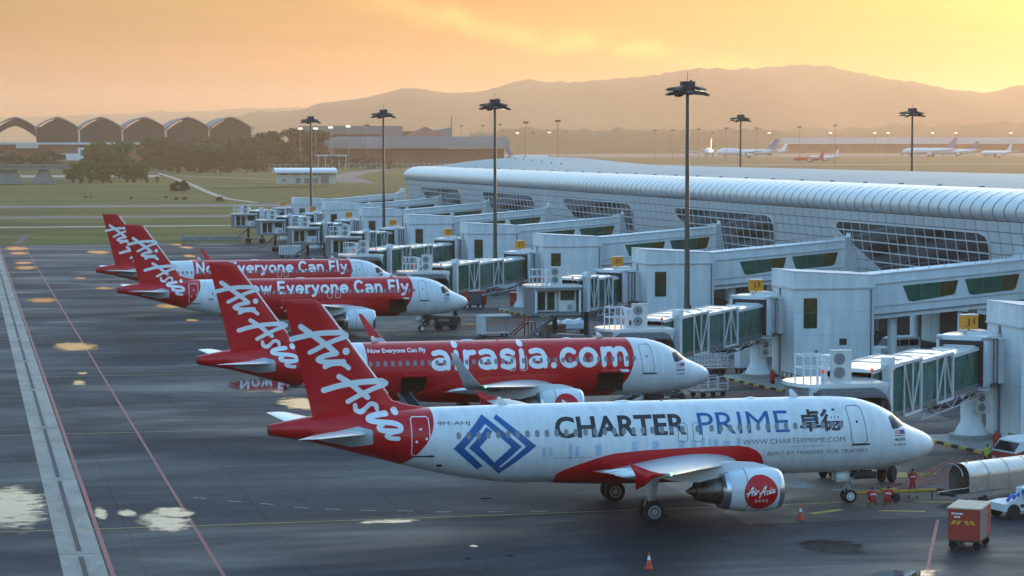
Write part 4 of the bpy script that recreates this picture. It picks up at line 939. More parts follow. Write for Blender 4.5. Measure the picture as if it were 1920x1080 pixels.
# roof: long low vault with a swell near its far end
b = MB(); ny = 90; nx_ = 13; xm = XO + 22
for j in range(ny + 1):
    t_ = j / ny; y = Y0P + (YE + RAD - 4.4 - Y0P) * t_
    half = 22 - 4.5 if y < YE else (MID / 2 + math.sqrt(max(0.01, (RAD - 4.5) ** 2 - (y - YE) ** 2)))
    sw = math.exp(-((y - 330) / 30) ** 2) * 1.15
    for i in range(nx_):
        v = -1 + 2 * i / (nx_ - 1); end = min(1, max(0, (YE + RAD - 4.4 - y) / 16)) ** .6
        b.v.append((xm + half * v, y, 16.0 + (0.85 + sw) * (1 - abs(v) ** 2.4) * end))
b.f = [(j * nx_ + i, j * nx_ + i + 1, (j + 1) * nx_ + i + 1, (j + 1) * nx_ + i) for j in range(ny) for i in range(nx_ - 1)]; b.mi = [0] * len(b.f)
rf = b.build('roof', 'roof_sheet', pier, smooth=True, fix=False)
for k in range(9):
    y = 286 + k * 7.2; sw = math.exp(-((y - 330) / 30) ** 2) * 1.15; MB().box((XO + 14.5, y, 16.05 + (.85 + sw) * (1 - (7.5 / 17.5) ** 2.4) ), (.14, .14, .55)).build('roof_post', 'grey_steel', rf)
for i in range(30): MB().box((XO + 4.75, 46 + i * 9.9, 16.08), (.5, .12, .1)).build('seam_clip', 'joint_dark', rf)
def wx(z, u=0.0): return XO + .62 + (13.2 - z) * .16 - u
# wall behind the cladding, then each cladding sheet
b = MB(); b.add([(wx(13.3) + .06, Y0P, 13.3), (wx(13.3) + .06, YE, 13.3), (wx(4.6) + .06, YE, 4.6), (wx(4.6) + .06, Y0P, 4.6)], [(0, 1, 2, 3)]); b.build('wall', 'joint_mid', pier, fix=False)
strip([(.68, 13.3), (2.05, 4.6)], YE - Y0P, TOT, .1, 80).build('end_wall', 'wall_panel', pier)
def winpoly(j):
    o = 58.5 * j; return [(77.5 + o, 12.0), (112.8 + o, 12.0), (113.8 + o, 11.6), (113.7 + o, 11.1), (109.6 + o, 9.6), (102.0 + o, 7.0), (80.0 + o, 6.9), (77.2 + o, 7.5), (76.0 + o, 9), (75.4 + o, 11), (76.0 + o, 11.7)]
def clip(poly, clipper):
    """Sutherland-Hodgman, both convex"""
    area = sum(a[0] * c[1] - c[0] * a[1] for a, c in zip(clipper, clipper[1:] + clipper[:1]))
    if area < 0: clipper = clipper[::-1]
    out = poly
    for a, c in zip(clipper, clipper[1:] + clipper[:1]):
        inp = out; out = []
        if not inp: break
        f = lambda p: (c[0] - a[0]) * (p[1] - a[1]) - (c[1] - a[1]) * (p[0] - a[0])
        for p, q in zip(inp, inp[1:] + inp[:1]):
            fp, fq = f(p), f(q)
            if fp >= 0: out.append(p)
            if (fp >= 0) != (fq >= 0): t = fp / (fp - fq); out.append((p[0] + (q[0] - p[0]) * t, p[1] + (q[1] - p[1]) * t))
    return out
def inside(p, poly):
    r = False
    for a, c in zip(poly, poly[1:] + poly[:1]):
        if (a[1] > p[1]) != (c[1] > p[1]) and p[0] < (c[0] - a[0]) * (p[1] - a[1]) / (c[1] - a[1]) + a[0]: r = not r
    return r
WPS = [winpoly(j) for j in range(5)]
def slab(poly, u0, u1):
    b = MB(); b.loft([[(wx(z, u0), y, z) for y, z in poly], [(wx(z, u1), y, z) for y, z in poly]]); return b
cnt = 0; rest = MB(); PMC = {}
for i in range(int((YE - 58) / PIT)):
    for r_ in range(7):
        y0 = Y0P + 12 * PIT + i * PIT; z1 = 13.15 - r_ * 1.02; poly = [(y0 + .07, z1 - .92), (y0 + PIT - .07, z1 - .92), (y0 + PIT - .07, z1), (y0 + .07, z1)]
        if any(all(inside(p, w_) for p in poly) for w_ in WPS): continue
        if cnt < 290 and r_ < 6:
            if r_ not in PMC:
                me = slab([(.07, z1 - .92), (PIT - .07, z1 - .92), (PIT - .07, z1), (.07, z1)], 0, .03).mesh('cladding_panel'); me.materials.append(M['wall_panel']); PMC[r_] = me
            link('cladding_panel', PMC[r_], None, pier, (0, y0, 0)); cnt += 1
        else:
            q = slab(poly, 0, .03); rest.add(q.v, q.f)
o = rest.build('far_cladding', 'wall_panel', pier); o['kind'] = 'stuff'
for j, wp in enumerate(WPS):
    wn = slab(wp, .04, .07).build('window', 'joint_dark', pier)
    mull = MB(); glz = MB()
    c0 = math.floor((min(p[0] for p in wp) - Y0P) / PIT)
    for i in range(18):
        ya = Y0P + (c0 + i) * PIT
        for r_ in range(6):
            z1 = 13.15 - r_ * 1.02
            pc = clip([(ya + .05, z1 - .97), (ya + PIT - .05, z1 - .97), (ya + PIT - .05, z1 - .05), (ya + .05, z1 - .05)], wp)
            if len(pc) < 3 or abs(sum(a[0] * c[1] - c[0] * a[1] for a, c in zip(pc, pc[1:] + pc[:1]))) < .15: continue
            if j < 3: slab(pc, .075, .10).build('pane', 'pier_glass', wn)
            else: q = slab(pc, .075, .10); glz.add(q.v, q.f)
    if glz.v: glz.build('glazing', 'pier_glass', wn)['kind'] = 'stuff'
    # mullions and transoms standing proud of the glass
    n = len(wp)
    for i in range(19):
        ya = Y0P + (c0 + i) * PIT
        zs_ = [a[1] + (c[1] - a[1]) * (ya - a[0]) / (c[0] - a[0]) for a, c in zip(wp, wp[1:] + wp[:1]) if (a[0] - ya) * (c[0] - ya) < 0]
        if len(zs_) == 2 and abs(zs_[0] - zs_[1]) > .3:
            z0, z1 = sorted(zs_); MB().beam((wx(z0, .12), ya, z0), (wx(z1, .12), ya, z1), .07, .07).build('mullion', 'white_trim', wn)
    for r_ in range(7):
        zz = 13.15 - r_ * 1.02 - 1.0
        ys_ = [a[0] + (c[0] - a[0]) * (zz - a[1]) / (c[1] - a[1]) for a, c in zip(wp, wp[1:] + wp[:1]) if (a[1] - zz) * (c[1] - zz) < 0]
        if len(ys_) == 2: MB().beam((wx(zz, .13), min(ys_), zz), (wx(zz, .13), max(ys_), zz), .12, .12).build('transom', 'white_trim', wn)
    fr = MB()
    for a, c in zip(wp, wp[1:] + wp[:1]): fr.beam((wx(a[1], .09), a[0], a[1]), (wx(c[1], .09), c[0], c[1]), .12, .12)
    fr.build('frame', 'wall_panel', wn)
    # dark structure seen through the glass: a raking stair flight
# ground floor
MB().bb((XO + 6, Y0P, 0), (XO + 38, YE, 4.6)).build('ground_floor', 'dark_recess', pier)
MB().bb((XO + 1.9, Y0P, 4.3), (XO + 42, YE + 2, 4.62)).build('soffit', 'white_trim', pier)
for i in range(26): MB().lathe([(0, .45), (4.3, .45)], (XO + 3.2, 40 + i * 11.6, 0), 'Z', 12).build('column', 'white_wall', pier, smooth=40)
for i in range(18):
    MB().bb((XO + 5.9, 50 + i * 16, .0), (XO + 5.98, 54.5 + i * 16, 3.2)).build('roller_door', 'grey_steel' if i % 3 else 'white_wall', pier)

# ------------------------------------------------------------------ gates: tower, link bridge, boarding bridge
YF = [20.2 + 43.65 * k for k in range(9)]
GN = ['J%d' % (2 * k + 1) for k in range(9)]
mesh_cache = {}
def share(key, name, m, parent, fn, smooth=False, loc=None):
    if key not in mesh_cache:
        me = fn().mesh(name, smooth)
        for q in (m if isinstance(m, (list, tuple)) else [m]): me.materials.append(M[q])
        mesh_cache[key] = me
    return link(name, mesh_cache[key], None, parent, loc)
for k, yf in enumerate(YF):
    near = 'beside gate sign %s' % GN[k]
    t = thing('stair_tower', 'plain white gate tower ' + near, 'tower', (15, yf, 0), 0, 'white gate towers along the pier')
    share('tw', 'wall', 'white_wall', t, lambda: MB().bb((0, 0, 0), (7.2, 5.4, 7.86)))
    share('twp', 'parapet', 'white_wall', t, lambda: MB().loft([[(-.05, -.05, 7.98), (7.25, -.05, 7.98), (7.25, 5.45, 7.98), (-.05, 5.45, 7.98)], [(-.05, -.05, 9.36), (7.25, -.05, 8.96), (7.25, 5.45, 8.96), (-.05, 5.45, 9.36)]]))
    share('twl', 'ledge', 'white_trim', t, lambda: MB().bb((-.12, -.12, 7.86), (7.32, 5.52, 7.98)))
    share('twc', 'coping', 'white_trim', t, lambda: MB().loft([[(-.09, -.09, 9.36), (7.29, -.09, 8.96), (7.29, 5.49, 8.96), (-.09, 5.49, 9.36)], [(-.09, -.09, 9.43), (7.29, -.09, 9.03), (7.29, 5.49, 9.03), (-.09, 5.49, 9.43)]]))
    wn = share('tww', 'window', 'joint_dark', t, lambda: MB().bb((.86, -.03, 4.56), (2.08, .02, 7.12)))
    share('twu', 'pane', 'amber_reflection_glass' if k < 3 else 'dark_green_glass', wn, lambda: MB().bb((.9, -.05, 5.88), (2.04, -.03, 7.08)))
    share('twd', 'pane', 'dark_green_glass', wn, lambda: MB().bb((.9, -.05, 4.6), (2.04, -.03, 5.84)))
    if k < 3:
        share('twv', 'vent', 'dark_green_glass', t, lambda: MB().bb((4.1, -.04, 3.1), (4.75, .01, 3.65)))
        share('tws', 'notice', 'grey_steel', t, lambda: MB().bb((1.9, -.03, 2.45), (2.15, .01, 2.7)))
    share('twdp', 'drainpipe', 'grey_steel', t, lambda: MB().tube([(6.9, -.1, .3), (6.9, -.1, 7.8)], .07, 8), 40)
    share('twcb', 'cable_tray', 'grey_steel', t, lambda: MB().bb((-.09, 3.2, .4), (-.01, 3.45, 7.8)))
    for q, zz in enumerate((2.0, 3.95, 5.9)): share(('twj', q), 'panel_joint', 'white_trim', t, lambda zz=zz: MB().bb((-.012, -.012, zz), (7.212, 5.412, zz + .035)))
    share('twb', 'base', 'concrete', t, lambda: MB().bb((-.06, -.06, 0), (7.26, 5.46, .35)))
    # link bridge: a closed ramp up to the pier
    l_ = thing('link_bridge', 'white ramped link bridge between the pier and the tower ' + near, 'bridge', (0, yf + 2.5, 0), 0, 'link bridges from towers to pier')
    share('lk', 'deck', 'white_wall', l_, lambda: MB().prism([(22.25, 4.95), (38.9, 6.25), (38.9, 10.17), (22.25, 8.87)], 0, 2.85))
    sl_ = .078
    for nm, z0, pr in (('u', 8.0, .10), ('d', 6.05, .08), ('r', 8.80, .06)):
        share('lk' + nm, 'ledge', 'white_trim', l_, lambda z0=z0, pr=pr: MB().beam((22.3, -pr / 2, z0), (38.9, -pr / 2, z0 + 16.6 * sl_), pr, .12))
    for q, wp in enumerate(([(25.85, 7.92), (31.0, 8.32), (30.68, 7.18), (30.4, 7.05), (26.75, 6.52), (26.4, 6.62)], [(31.63, 8.39), (36.77, 8.8), (36.38, 7.5), (36.1, 7.38), (32.4, 7.02), (32.05, 7.12)])):
        fr = share(('lkf', q), 'window', 'joint_dark', l_, lambda wp=wp: MB().prism(wp, -.03, .02))
        x0 = wp[0][0]; x1 = wp[1][0]
        for p_ in range(3):
            xa, xb = x0 + (x1 - x0) * p_ / 3 + .03, x0 + (x1 - x0) * (p_ + 1) / 3 - .03
            pc = clip([(xa, 6), (xb, 6), (xb, 9), (xa, 9)], wp[::-1])
            if len(pc) > 2: share(('lkp', q, p_), 'pane', 'amber_reflection_glass' if p_ == 2 else 'green_glass', fr, lambda pc=pc: MB().prism([(a, c_) for a, c_ in pc], -.05, -.03))
    def rail():
        b = MB().beam((22.4, .12, 9.42), (38.6, .12, 9.42 + 16.2 * sl_), .035)
        for q in range(12): xx = 22.5 + q * 1.45; b.beam((xx, .12, 8.88 + (xx - 22.3) * sl_), (xx, .12, 9.42 + (xx - 22.4) * sl_), .03)
        return b
    share('lkrail', 'handrail', 'grey_steel', l_, rail)
    share('lkpipe', 'pipe_run', 'grey_steel', l_, lambda: MB().tube([(22.3, -.14, 5.35), (38.4, -.14, 5.35 + 16.1 * sl_)], .06, 6))
    share('lkg', 'portal', 'wall_panel', l_, lambda: MB().prism([(37.5, 6.2), (39.8, 6.2), (39.3, 10.6), (37.5, 10.3)], -.25, 3.1))
    share('lkh', 'portal_fin', 'white_wall', l_, lambda: MB().prism([(38.0, 10.38), (39.25, 10.62), (39.0, 11.25), (38.2, 11.2)], -.2, 1.0))
    for xx, zz in ((25.5, 5.15), (33.0, 5.75)): share(('lkc', xx), 'support_column', 'white_wall', l_, lambda xx=xx, zz=zz: MB().lathe([(0, .42), (zz, .42)], (xx, 1.4, 0), 'Z', 14), 40)

def ac_unit(parent, m4, key):
    """condenser with two fans; m4 places it (fans on local -y)"""
    def mk(f): return lambda: f(MB()).xform(m4)
    c = share(key + 'b', 'condenser', 'ac_cream', parent, mk(lambda b: b.bb((-.48, -.2, 0), (.48, .2, 1.4)).bb((-.5, -.22, 1.4), (.5, .22, 1.45))))
    for q, z in enumerate((.38, 1.03)):
        share(key + 'f%d' % q, 'fan', 'fan_dark', c, mk(lambda b, z=z: b.lathe([(-.215, .27), (-.20, .29), (-.20, .05)], (-.1, 0, z), 'Y', 20)), 30)
        def grille(b, z=z):
            for rr in (.09, .17, .25): b.lathe([(-.225, rr), (-.225, rr + .02), (-.215, rr + .02), (-.215, rr)], (-.1, 0, z), 'Y', 18, cap=False)
            return b
        share(key + 'g%d' % q, 'fan_grille', 'white_steel', c, mk(grille))
    return c

def boarding_bridge(k, C, docked, label):
    """rotunda on its pedestal, three telescoping glazed tunnels, lift columns and cab; built round the rotunda foot"""
    Rx, Ry = 13.3, YF[k] + 4.1
    d = Vector((C[0] - Rx, C[1] - Ry)); L = d.length; rz = math.atan2(d.y, d.x)
    t = thing('boarding_bridge', label, 'jet bridge', (Rx, Ry, 0), rz, 'boarding bridges at the gates')
    inv = Matrix.Rotation(-rz, 4, 'Z')        # world-aligned pieces inside the turned bridge
    far = k >= 5
    # pedestal
    p = MB().lathe([(.35, 1.15), (.5, 1.15), (1.15, .78), (1.3, .72), (3.6, .72)], (0, 0, 0), 'Z', 20).build('pedestal', 'white_wall', t, smooth=35)
    MB().lathe([(0, 1.5), (.38, 1.5), (.42, 1.45)], (0, 0, 0), 'Z', 20).build('footing', 'concrete', p, smooth=35)
    MB().lathe([(3.45, .9), (3.6, 1.3), (3.95, 1.75)], (0, 0, 0), 'Z', 24).build('collar', 'grey_steel', t, smooth=35)
    if k in (0, 1, 3): ac_unit(t, inv @ Matrix.Translation((.35, -.95, 1.95)), 'acp%d' % k)
    # rotunda: drum of slatted curtain, roof, portal frame
    rt = MB().lathe([(3.95, 1.72), (7.0, 1.72)], (0, 0, 0), 'Z', 36).build('rotunda', 'grey_steel', t, smooth=40)
    for q in range(22):
        a = 2 * math.pi * q / 22; MB().box((1.75 * math.cos(a), 1.75 * math.sin(a), 5.45), (.07, .2, 2.9), a).build('slat', 'wall_panel', rt)
    MB().lathe([(7.0, 1.95), (7.2, 1.95), (7.28, 1.6)], (0, 0, 0), 'Z', 30).build('rotunda_roof', 'white_gloss', t, smooth=30)
    MB().bb((-.6, -1.2, 7.28), (.9, .6, 7.5)).xform(inv).build('roof_box', 'white_gloss', t)
    b = MB(); 
    for yy in (-1.55, 1.55): b.bb((1.5, yy - .22, 3.75), (2.2, yy + .22, 7.15))
    b.bb((1.5, -1.77, 6.95), (2.2, 1.77, 7.25)).bb((1.5, -1.77, 3.6), (2.2, 1.77, 3.95)); b.build('portal_frame', 'white_steel', t)
    MB().bb((2.2, -1.5, 3.95), (2.34, 1.5, 6.95)).build('portal_seal', 'black_rubber', t)
    # short glazed passage from rotunda to tower
    MB().add([], []).bb((1.3, -1.4, 3.95), (2.4, 1.4, 6.9)).xform(inv).build('passage', 'wall_panel', t)
    MB().bb((1.2, -1.55, 6.9), (2.45, 1.55, 7.05)).xform(inv).build('passage_roof', 'white_gloss', t)
    Lc = L - 2.2
    zf = lambda x: 4.08 - .35 * (x - 2) / max(6, Lc)
    sec = [(2.34, .40 * Lc, 2.35, 2.40), (.36 * Lc, .70 * Lc, 2.66, 2.66), (.64 * Lc, Lc, 2.96, 2.92)]
    for n_, (x0, x1, wd_, ht) in enumerate(sec):
        z0, z1 = zf(x0), zf(x1); h2 = wd_ / 2
        tn = MB().loft([[(x0, -h2, z0 - .30), (x0, h2, z0 - .30), (x0, h2, z0), (x0, -h2, z0)], [(x1, -h2, z1 - .30), (x1, h2, z1 - .30), (x1, h2, z1), (x1, -h2, z1)]]).build('tunnel', 'grey_steel', t)
        MB().loft([[(x, -h2 - .06, z_ + ht - .06), (x, h2 + .06, z_ + ht - .06), (x, h2 + .06, z_ + ht + .08), (x, h2 * .5, z_ + ht + .17), (x, -h2 * .5, z_ + ht + .17), (x, -h2 - .06, z_ + ht + .08)] for x, z_ in ((x0, z0), (x1, z1))]).build('tunnel_roof', 'white_gloss', tn)
        for q in range(max(2, int((x1 - x0) / 2.2))):
            xx = x0 + .4 + q * 2.2
            if xx < x1 - .3: MB().box((xx, 0, zf(xx) + ht + .18), (.09, wd_ * .9, .06)).build('roof_rib', 'white_trim', tn)
        npn = max(2, int(round((x1 - x0) / (1.15 if not far else 1.8))))
        for s in (1, -1):
            for q in range(npn):
                xa = x0 + (x1 - x0) * q / npn + .03; xb = x0 + (x1 - x0) * (q + 1) / npn - .03
                MB().loft([[(x, s * (h2 - .02), zf(x) + .04), (x, s * (h2 + .02), zf(x) + .04), (x, s * (h2 + .02), zf(x) + ht - .12), (x, s * (h2 - .02), zf(x) + ht - .12)] for x in (xa, xb)]).build('pane', 'green_glass', tn)
            # rails
            for zz in (.0, ht - .09): MB().beam((x0, s * (h2 + .04), z0 + zz), (x1, s * (h2 + .04), z1 + zz), .07, .10).build('rail', 'white_steel' if zz else 'grey_steel', tn)
            for q in range(1, npn, 2):
                xx = x0 + (x1 - x0) * q / npn; zz = zf(xx); MB().beam((xx, s * (h2 + .03), zz), (x0 + (x1 - x0) * (q + 1) / npn if q % 4 == 1 else x0 + (x1 - x0) * (q - 1) / npn, s * (h2 + .03), zz + ht - .1), .035, .035).build('inner_brace', 'green_glass', tn)
        if n_ > 0:     # white truss cage at the overlap with the next tunnel
            fl = min(3.0, (x1 - x0) * .4)
            for s in (1, -1):
                yo = s * (h2 + .12); xa, xb = x0 - .05, x0 + fl; za, zb = zf(xa) - .28, zf(xb) - .28
                for (p0, p1, w_) in (((xa, za), (xa, za + ht + .3), .14), ((xb, zb), (xb, zb + ht + .3), .08), ((xa, za), (xb, zb), .14), ((xa, za + ht + .3), (xb, zb + ht + .3), .10), (((xa + xb) / 2, (za + zb) / 2), ((xa + xb) / 2, (za + zb) / 2 + ht + .3), .08)):
                    MB().beam((p0[0], yo, p0[1]), (p1[0], yo, p1[1]), w_).build('truss_member', 'white_steel', tn)
                xm_ = (xa + xb) / 2; zm_ = (za + zb) / 2
                for xe, ze in ((xa, za), (xb, zb)):
                    if n_ == 2: MB().beam((xe, yo, ze + ht + .25), (xm_, yo, zm_ + .05), .08).build('truss_member', 'white_steel', tn)
                    else: MB().beam((xe, yo, ze + .05), (xm_, yo, zm_ + ht + .25), .08).build('truss_member', 'white_steel', tn)
    # cable lattice hanging under the tunnels
    cl = MB().beam((.9, .9, 3.05), (Lc * .55, .9, 2.75), .07).build('cable_lattice', 'white_steel', t)
    MB().beam((.9, .9, 3.75), (Lc * .55, .9, 3.35), .07).build('chord', 'white_steel', cl)
    nl = 4 if far else 8
    for q in range(nl):
        xa = .9 + (Lc * .55 - .9) * q / nl; xb = .9 + (Lc * .55 - .9) * (q + 1) / nl; za = 3.05 - .3 * q / nl; 
        MB().beam((xa, .9, za + (.68 if q % 2 else 0)), (xb, .9, za + (0 if q % 2 else .66)), .05).build('lattice_bar', 'white_steel', cl)
    MB().tube([(Lc * .45, .3, 3.2), (Lc * .25, .5, 2.9), (1.6, .6, 3.3)], .09, 6).build('cable_bundle', 'black_rubber', cl)
    # lift columns and drive bogie
    xl = .845 * L if docked else .74 * L
    for s in (1, -1):
        lc = MB().box((xl, s * 1.85, 5.1), (.52, .52, 3.3)).box((xl, s * 1.85, 7.05), (.66, .66, .75)).build('lift_column', 'white_steel', t)
        MB().box((xl, s * 1.85, 2.2), (.36, .36, 2.6)).build('inner_leg', 'black_rubber', lc)
        if s == 1:
            MB().box((xl + .55, 1.85, 6.95), (.8, .18, .16)).build('lamp_arm', 'white_steel', lc)
    MB().box((xl, 0, 3.25), (.4, 3.6, .28)).build('cross_beam', 'grey_steel', t)
    bg_ = MB().box((xl, 0, .95), (1.0, 4.1, .35)).build('drive_bogie', 'grey_steel', t)
    for s in (1, -1):
        for e in (-.32, .32):
            MB().lathe([(-.16, .2), (-.16, .44), (-.1, .5), (.1, .5), (.16, .44), (.16, .2)], (xl, s * 1.85 + e, .5), 'Y', 18).xform(Matrix.Identity(4)).build('wheel', 'tyre', bg_, smooth=40)
    # cab, square to the stand
    T = Matrix.Rotation(-rz, 4, 'Z') @ Matrix.Translation((C[0] - Rx, C[1] - Ry, 0))
    z0 = 3.66; z1 = 6.12
    pl = [(2.4, -2.1), (2.4, 2.2), (-1.2, 2.2), (-2.2, 1.7), (-2.75, .8), (-2.85, -.3), (-2.6, -1.4), (-2.2, -2.1)]
    cb = MB().prism(pl, z0 - .3, z0, 'Z').xform(T).build('cab', 'grey_steel', t)
    MB().prism([(x * 1.05, y * 1.05) for x, y in pl], z1, z1 + .2, 'Z').xform(T).build('cab_roof', 'white_gloss', cb)
    wl = MB()
    for a, c_ in zip(pl[1:], pl[2:] + pl[:1]):
        if a == pl[-1]: continue
        wl.beam((a[0] * .98, a[1] * .98, (z0 + z1) / 2), (c_[0] * .98, c_[1] * .98, (z0 + z1) / 2), .06, z1 - z0)
    wl.bb((2.32, -2.1, z0), (2.4, 2.2, z1)); wl.xform(T).build('cab_wall', 'grey_steel', cb)
    for sx in (-2.15, 2.3): MB().bb((sx - .1, -2.14, z0), (sx + .1, -1.94, z1)).xform(T).build('cab_post', 'white_steel', cb)
    if docked:
        hood = MB(); rings = []
        for u in np.linspace(0, 1, 9):
            yy = -2.1 - 1.25 * math.sin(u * math.pi / 2); zt = z1 - .05 - .45 * (1 - math.cos(u * math.pi / 2)); dr = -.12 * (1 if int(u * 8) % 2 else 0)
            rings.append([(-1.95, yy, z0 + .2), (-1.98 - dr, yy, zt - .2), (-1.7, yy, zt + dr * .4), (1.55, yy, zt + dr * .4), (1.95, yy, zt - .12), (2.2 + dr, yy, zt - .55), (2.3, yy, z0 + .2)])
        hood.loft(rings, False, closed=False); hood.xform(T).build('canopy', 'canopy_fabric', cb)
    else:
        bk = MB().bb((-2.1, -1.0, z0), (2.25, -.9, z1)).xform(T).build('front_wall', 'white_trim', cb)
        MB().bb((-2.05, -2.08, z0 - .02), (2.3, -1.0, z0 + .03)).xform(T).build('bumper', 'black_rubber', cb)
        dr = MB().bb((-1.85, -1.06, z0 + .02), (.15, -1.0, z1 - .35)).xform(T).build('door', 'white_gloss', cb)
        for q in range(2): MB().bb((-1.75 + q * .97, -1.09, z0 + .18), (-1.0 + q * .97, -1.06, z1 - .5)).xform(T).build('pane', 'dark_green_glass', dr)
        ow = MB().bb((.35, -1.35, z0), (2.1, -1.0, z1 - .15)).xform(T).build('operator_booth', 'white_gloss', cb)
        MB().bb((.5, -1.40, z0 + 1.15), (1.9, -1.35, z1 - .35)).xform(T).build('pane', 'dark_green_glass', ow)
        MB().bb((1.2, -1.45, z0 + .25), (1.7, -1.35, z0 + .7)).xform(T).build('meter_box', 'gear_grey', ow)
    MB().bb((-2.25, -2.2, z1 - .28), (2.45, -2.08, z1)).xform(T).build('fascia', 'white_trim' if docked else 'grey_steel', cb)
    # roof kit
    ac_unit(cb, T @ Matrix.Translation((.35, -.2, z1 + .2)) @ Matrix.Rotation(R(-12), 4, 'Z') @ Matrix.Scale(1.22, 4), 'ac%d' % k)
    MB().lathe([(z1 + .2, .2), (z1 + 1.25, .2), (z1 + 1.3, .28), (z1 + 1.6, .26), (z1 + 1.65, .1)], (-.5, .3, 0), 'Z', 12).xform(T).build('duct', 'white_steel', cb, smooth=40)
    cg = MB(); x0, x1, ya, yb = -2.2, -.85, -.9, .5
    for xx in (x0, x1):
        for yy in (ya, yb): cg.bb((xx - .035, yy - .035, z1 + .2), (xx + .035, yy + .035, z1 + 1.75))
    for zz in (z1 + 1.0, z1 + 1.72):
        for yy in (ya, yb): cg.bb((x0, yy - .03, zz - .03), (x1, yy + .03, zz + .03))
        for xx in (x0, x1): cg.bb((xx - .03, ya, zz - .03), (xx + .03, yb, zz + .03))
    for f in (.33, .66): cg.bb((x0 + (x1 - x0) * f - .03, ya - .03, z1 + .2), (x0 + (x1 - x0) * f + .03, ya + .03, z1 + 1.72))
    cg.xform(T).build('ladder_cage', 'white_steel', cb)
    if k < 5:
        for bx, by in ((-1.4, -1.9), (1.6, -1.9)):
            rd = MB().bb((bx - .02, by - .02, z1 + .2), (bx + .02, by + .02, z1 + .8)).xform(T).build('beacon_rod', 'gear_grey', cb)
            MB().lathe([(z1 + .78, .05), (z1 + .84, .11), (z1 + .98, .10), (z1 + 1.04, .03)], (bx, by, 0), 'Z', 10).xform(T).build('beacon', 'beacon_red', rd, smooth=True)
    if not docked:
        sr = MB().beam((2.2, 2.6, z0), (-2.4, 2.9, .4), .08, .2).xform(T).build('service_stair', 'grey_steel', t)
        MB().beam((2.2, 3.4, z0), (-2.4, 3.7, .4), .08, .2).xform(T).build('stringer', 'grey_steel', sr)
        for q in range(11):
            f = (q + .5) / 11; MB().box((2.2 - 4.6 * f, 3.0 + .3 * f, z0 + (.4 - z0) * f), (.28, .8, .04)).xform(T).build('tread', 'grey_steel', sr)
    return t
DOCK = {0: 0.0, 1: P_, 3: 3 * P_, 4: 4 * P_}
for k in range(9):
    if k in DOCK:
        boarding_bridge(k, (-3.9, DOCK[k] + 5.4), True, 'glazed boarding bridge at sign %s with its cab docked on an airliner' % GN[k])
    else:
        boarding_bridge(k, (3.6, YF[k] + 4.1 - 9.6), False, 'glazed boarding bridge at sign %s drawn back with its cab doors showing' % GN[k])
    # gate sign on the rotunda roof
    s = thing('gate_sign', 'amber sign reading %s on a short post' % GN[k], 'sign', (12.95, YF[k] + 3.9, 7.3), 0, 'amber gate signs')
    share('gsp', 'post', 'gear_dark', s, lambda: MB().bb((-.06, -.06, 0), (.06, .06, .3)).bb((-.25, -.2, 0), (.25, .2, .06)))
    bo = share('gsb', 'board', 'sign_amber', s, lambda: MB().bb((-.55, -.32, .28), (.55, .32, 1.22)))
    share('gst', 'hood', 'white_gloss', s, lambda: MB().bb((-.58, -.36, 1.22), (.58, .36, 1.28)))
    text_decal(GN[k], -.30 if k < 5 else -.42, .30 if k < 5 else .42, .48, 1.02, 'letter_black', bo, 0.0, lambda x, z: np.full_like(x, .32), off=.012)
# kerbed islands round each pedestal
for k in range(6):
    yr = YF[k] + 4.1
    poly = [(10.4, yr - 1.2), (10.9, yr - 6), (11.6, yr - 11), (15.0, yr - 12), (15.0, yr + 2.5), (11, yr + 2.5), (10.4, yr + 1)]
    il = thing('traffic_island', 'kerbed concrete island under the bridge at sign %s' % GN[k], 'island', (0, 0, 0), 0, 'kerbed islands under the bridges')
    MB().prism([(x, y) for x, y in poly], 0, .13, 'Z').build('paving', 'concrete', il)
    i = 0
    for a, c_ in zip(poly[-1:] + poly[:3], poly[:4]):
        a = Vector(a); c_ = Vector(c_); n = max(1, int((c_ - a).length / .9))
        for q in range(n):
            p0 = a + (c_ - a) * (q / n); p1 = a + (c_ - a) * ((q + .95) / n); MB().beam((p0.x, p0.y, .09), (p1.x, p1.y, .09), .28, .18).build('kerb_block', 'kerb_yellow' if i % 2 else 'kerb_black', il); i += 1
    ring = [(x - .35, y - .1) for x, y in poly[:3]] 
    ribbon('red_line', ring, .3, .011, 'red_paint_line')
ORD = ['first', 'second', 'third', 'fourth', 'fifth', 'sixth', 'seventh', 'eighth', 'ninth', 'tenth', 'eleventh', 'twelfth', 'thirteenth', 'fourteenth', 'fifteenth', 'sixteenth', 'seventeenth', 'eighteenth', 'nineteenth', 'twentieth', 'twenty-first', 'twenty-second', 'twenty-third', 'twenty-fourth']
def nth(label, q, n): return label + (', leftmost of its group' if q == 0 else ', rightmost of its group' if q == n - 1 else ', %s from the left' % ORD[q])
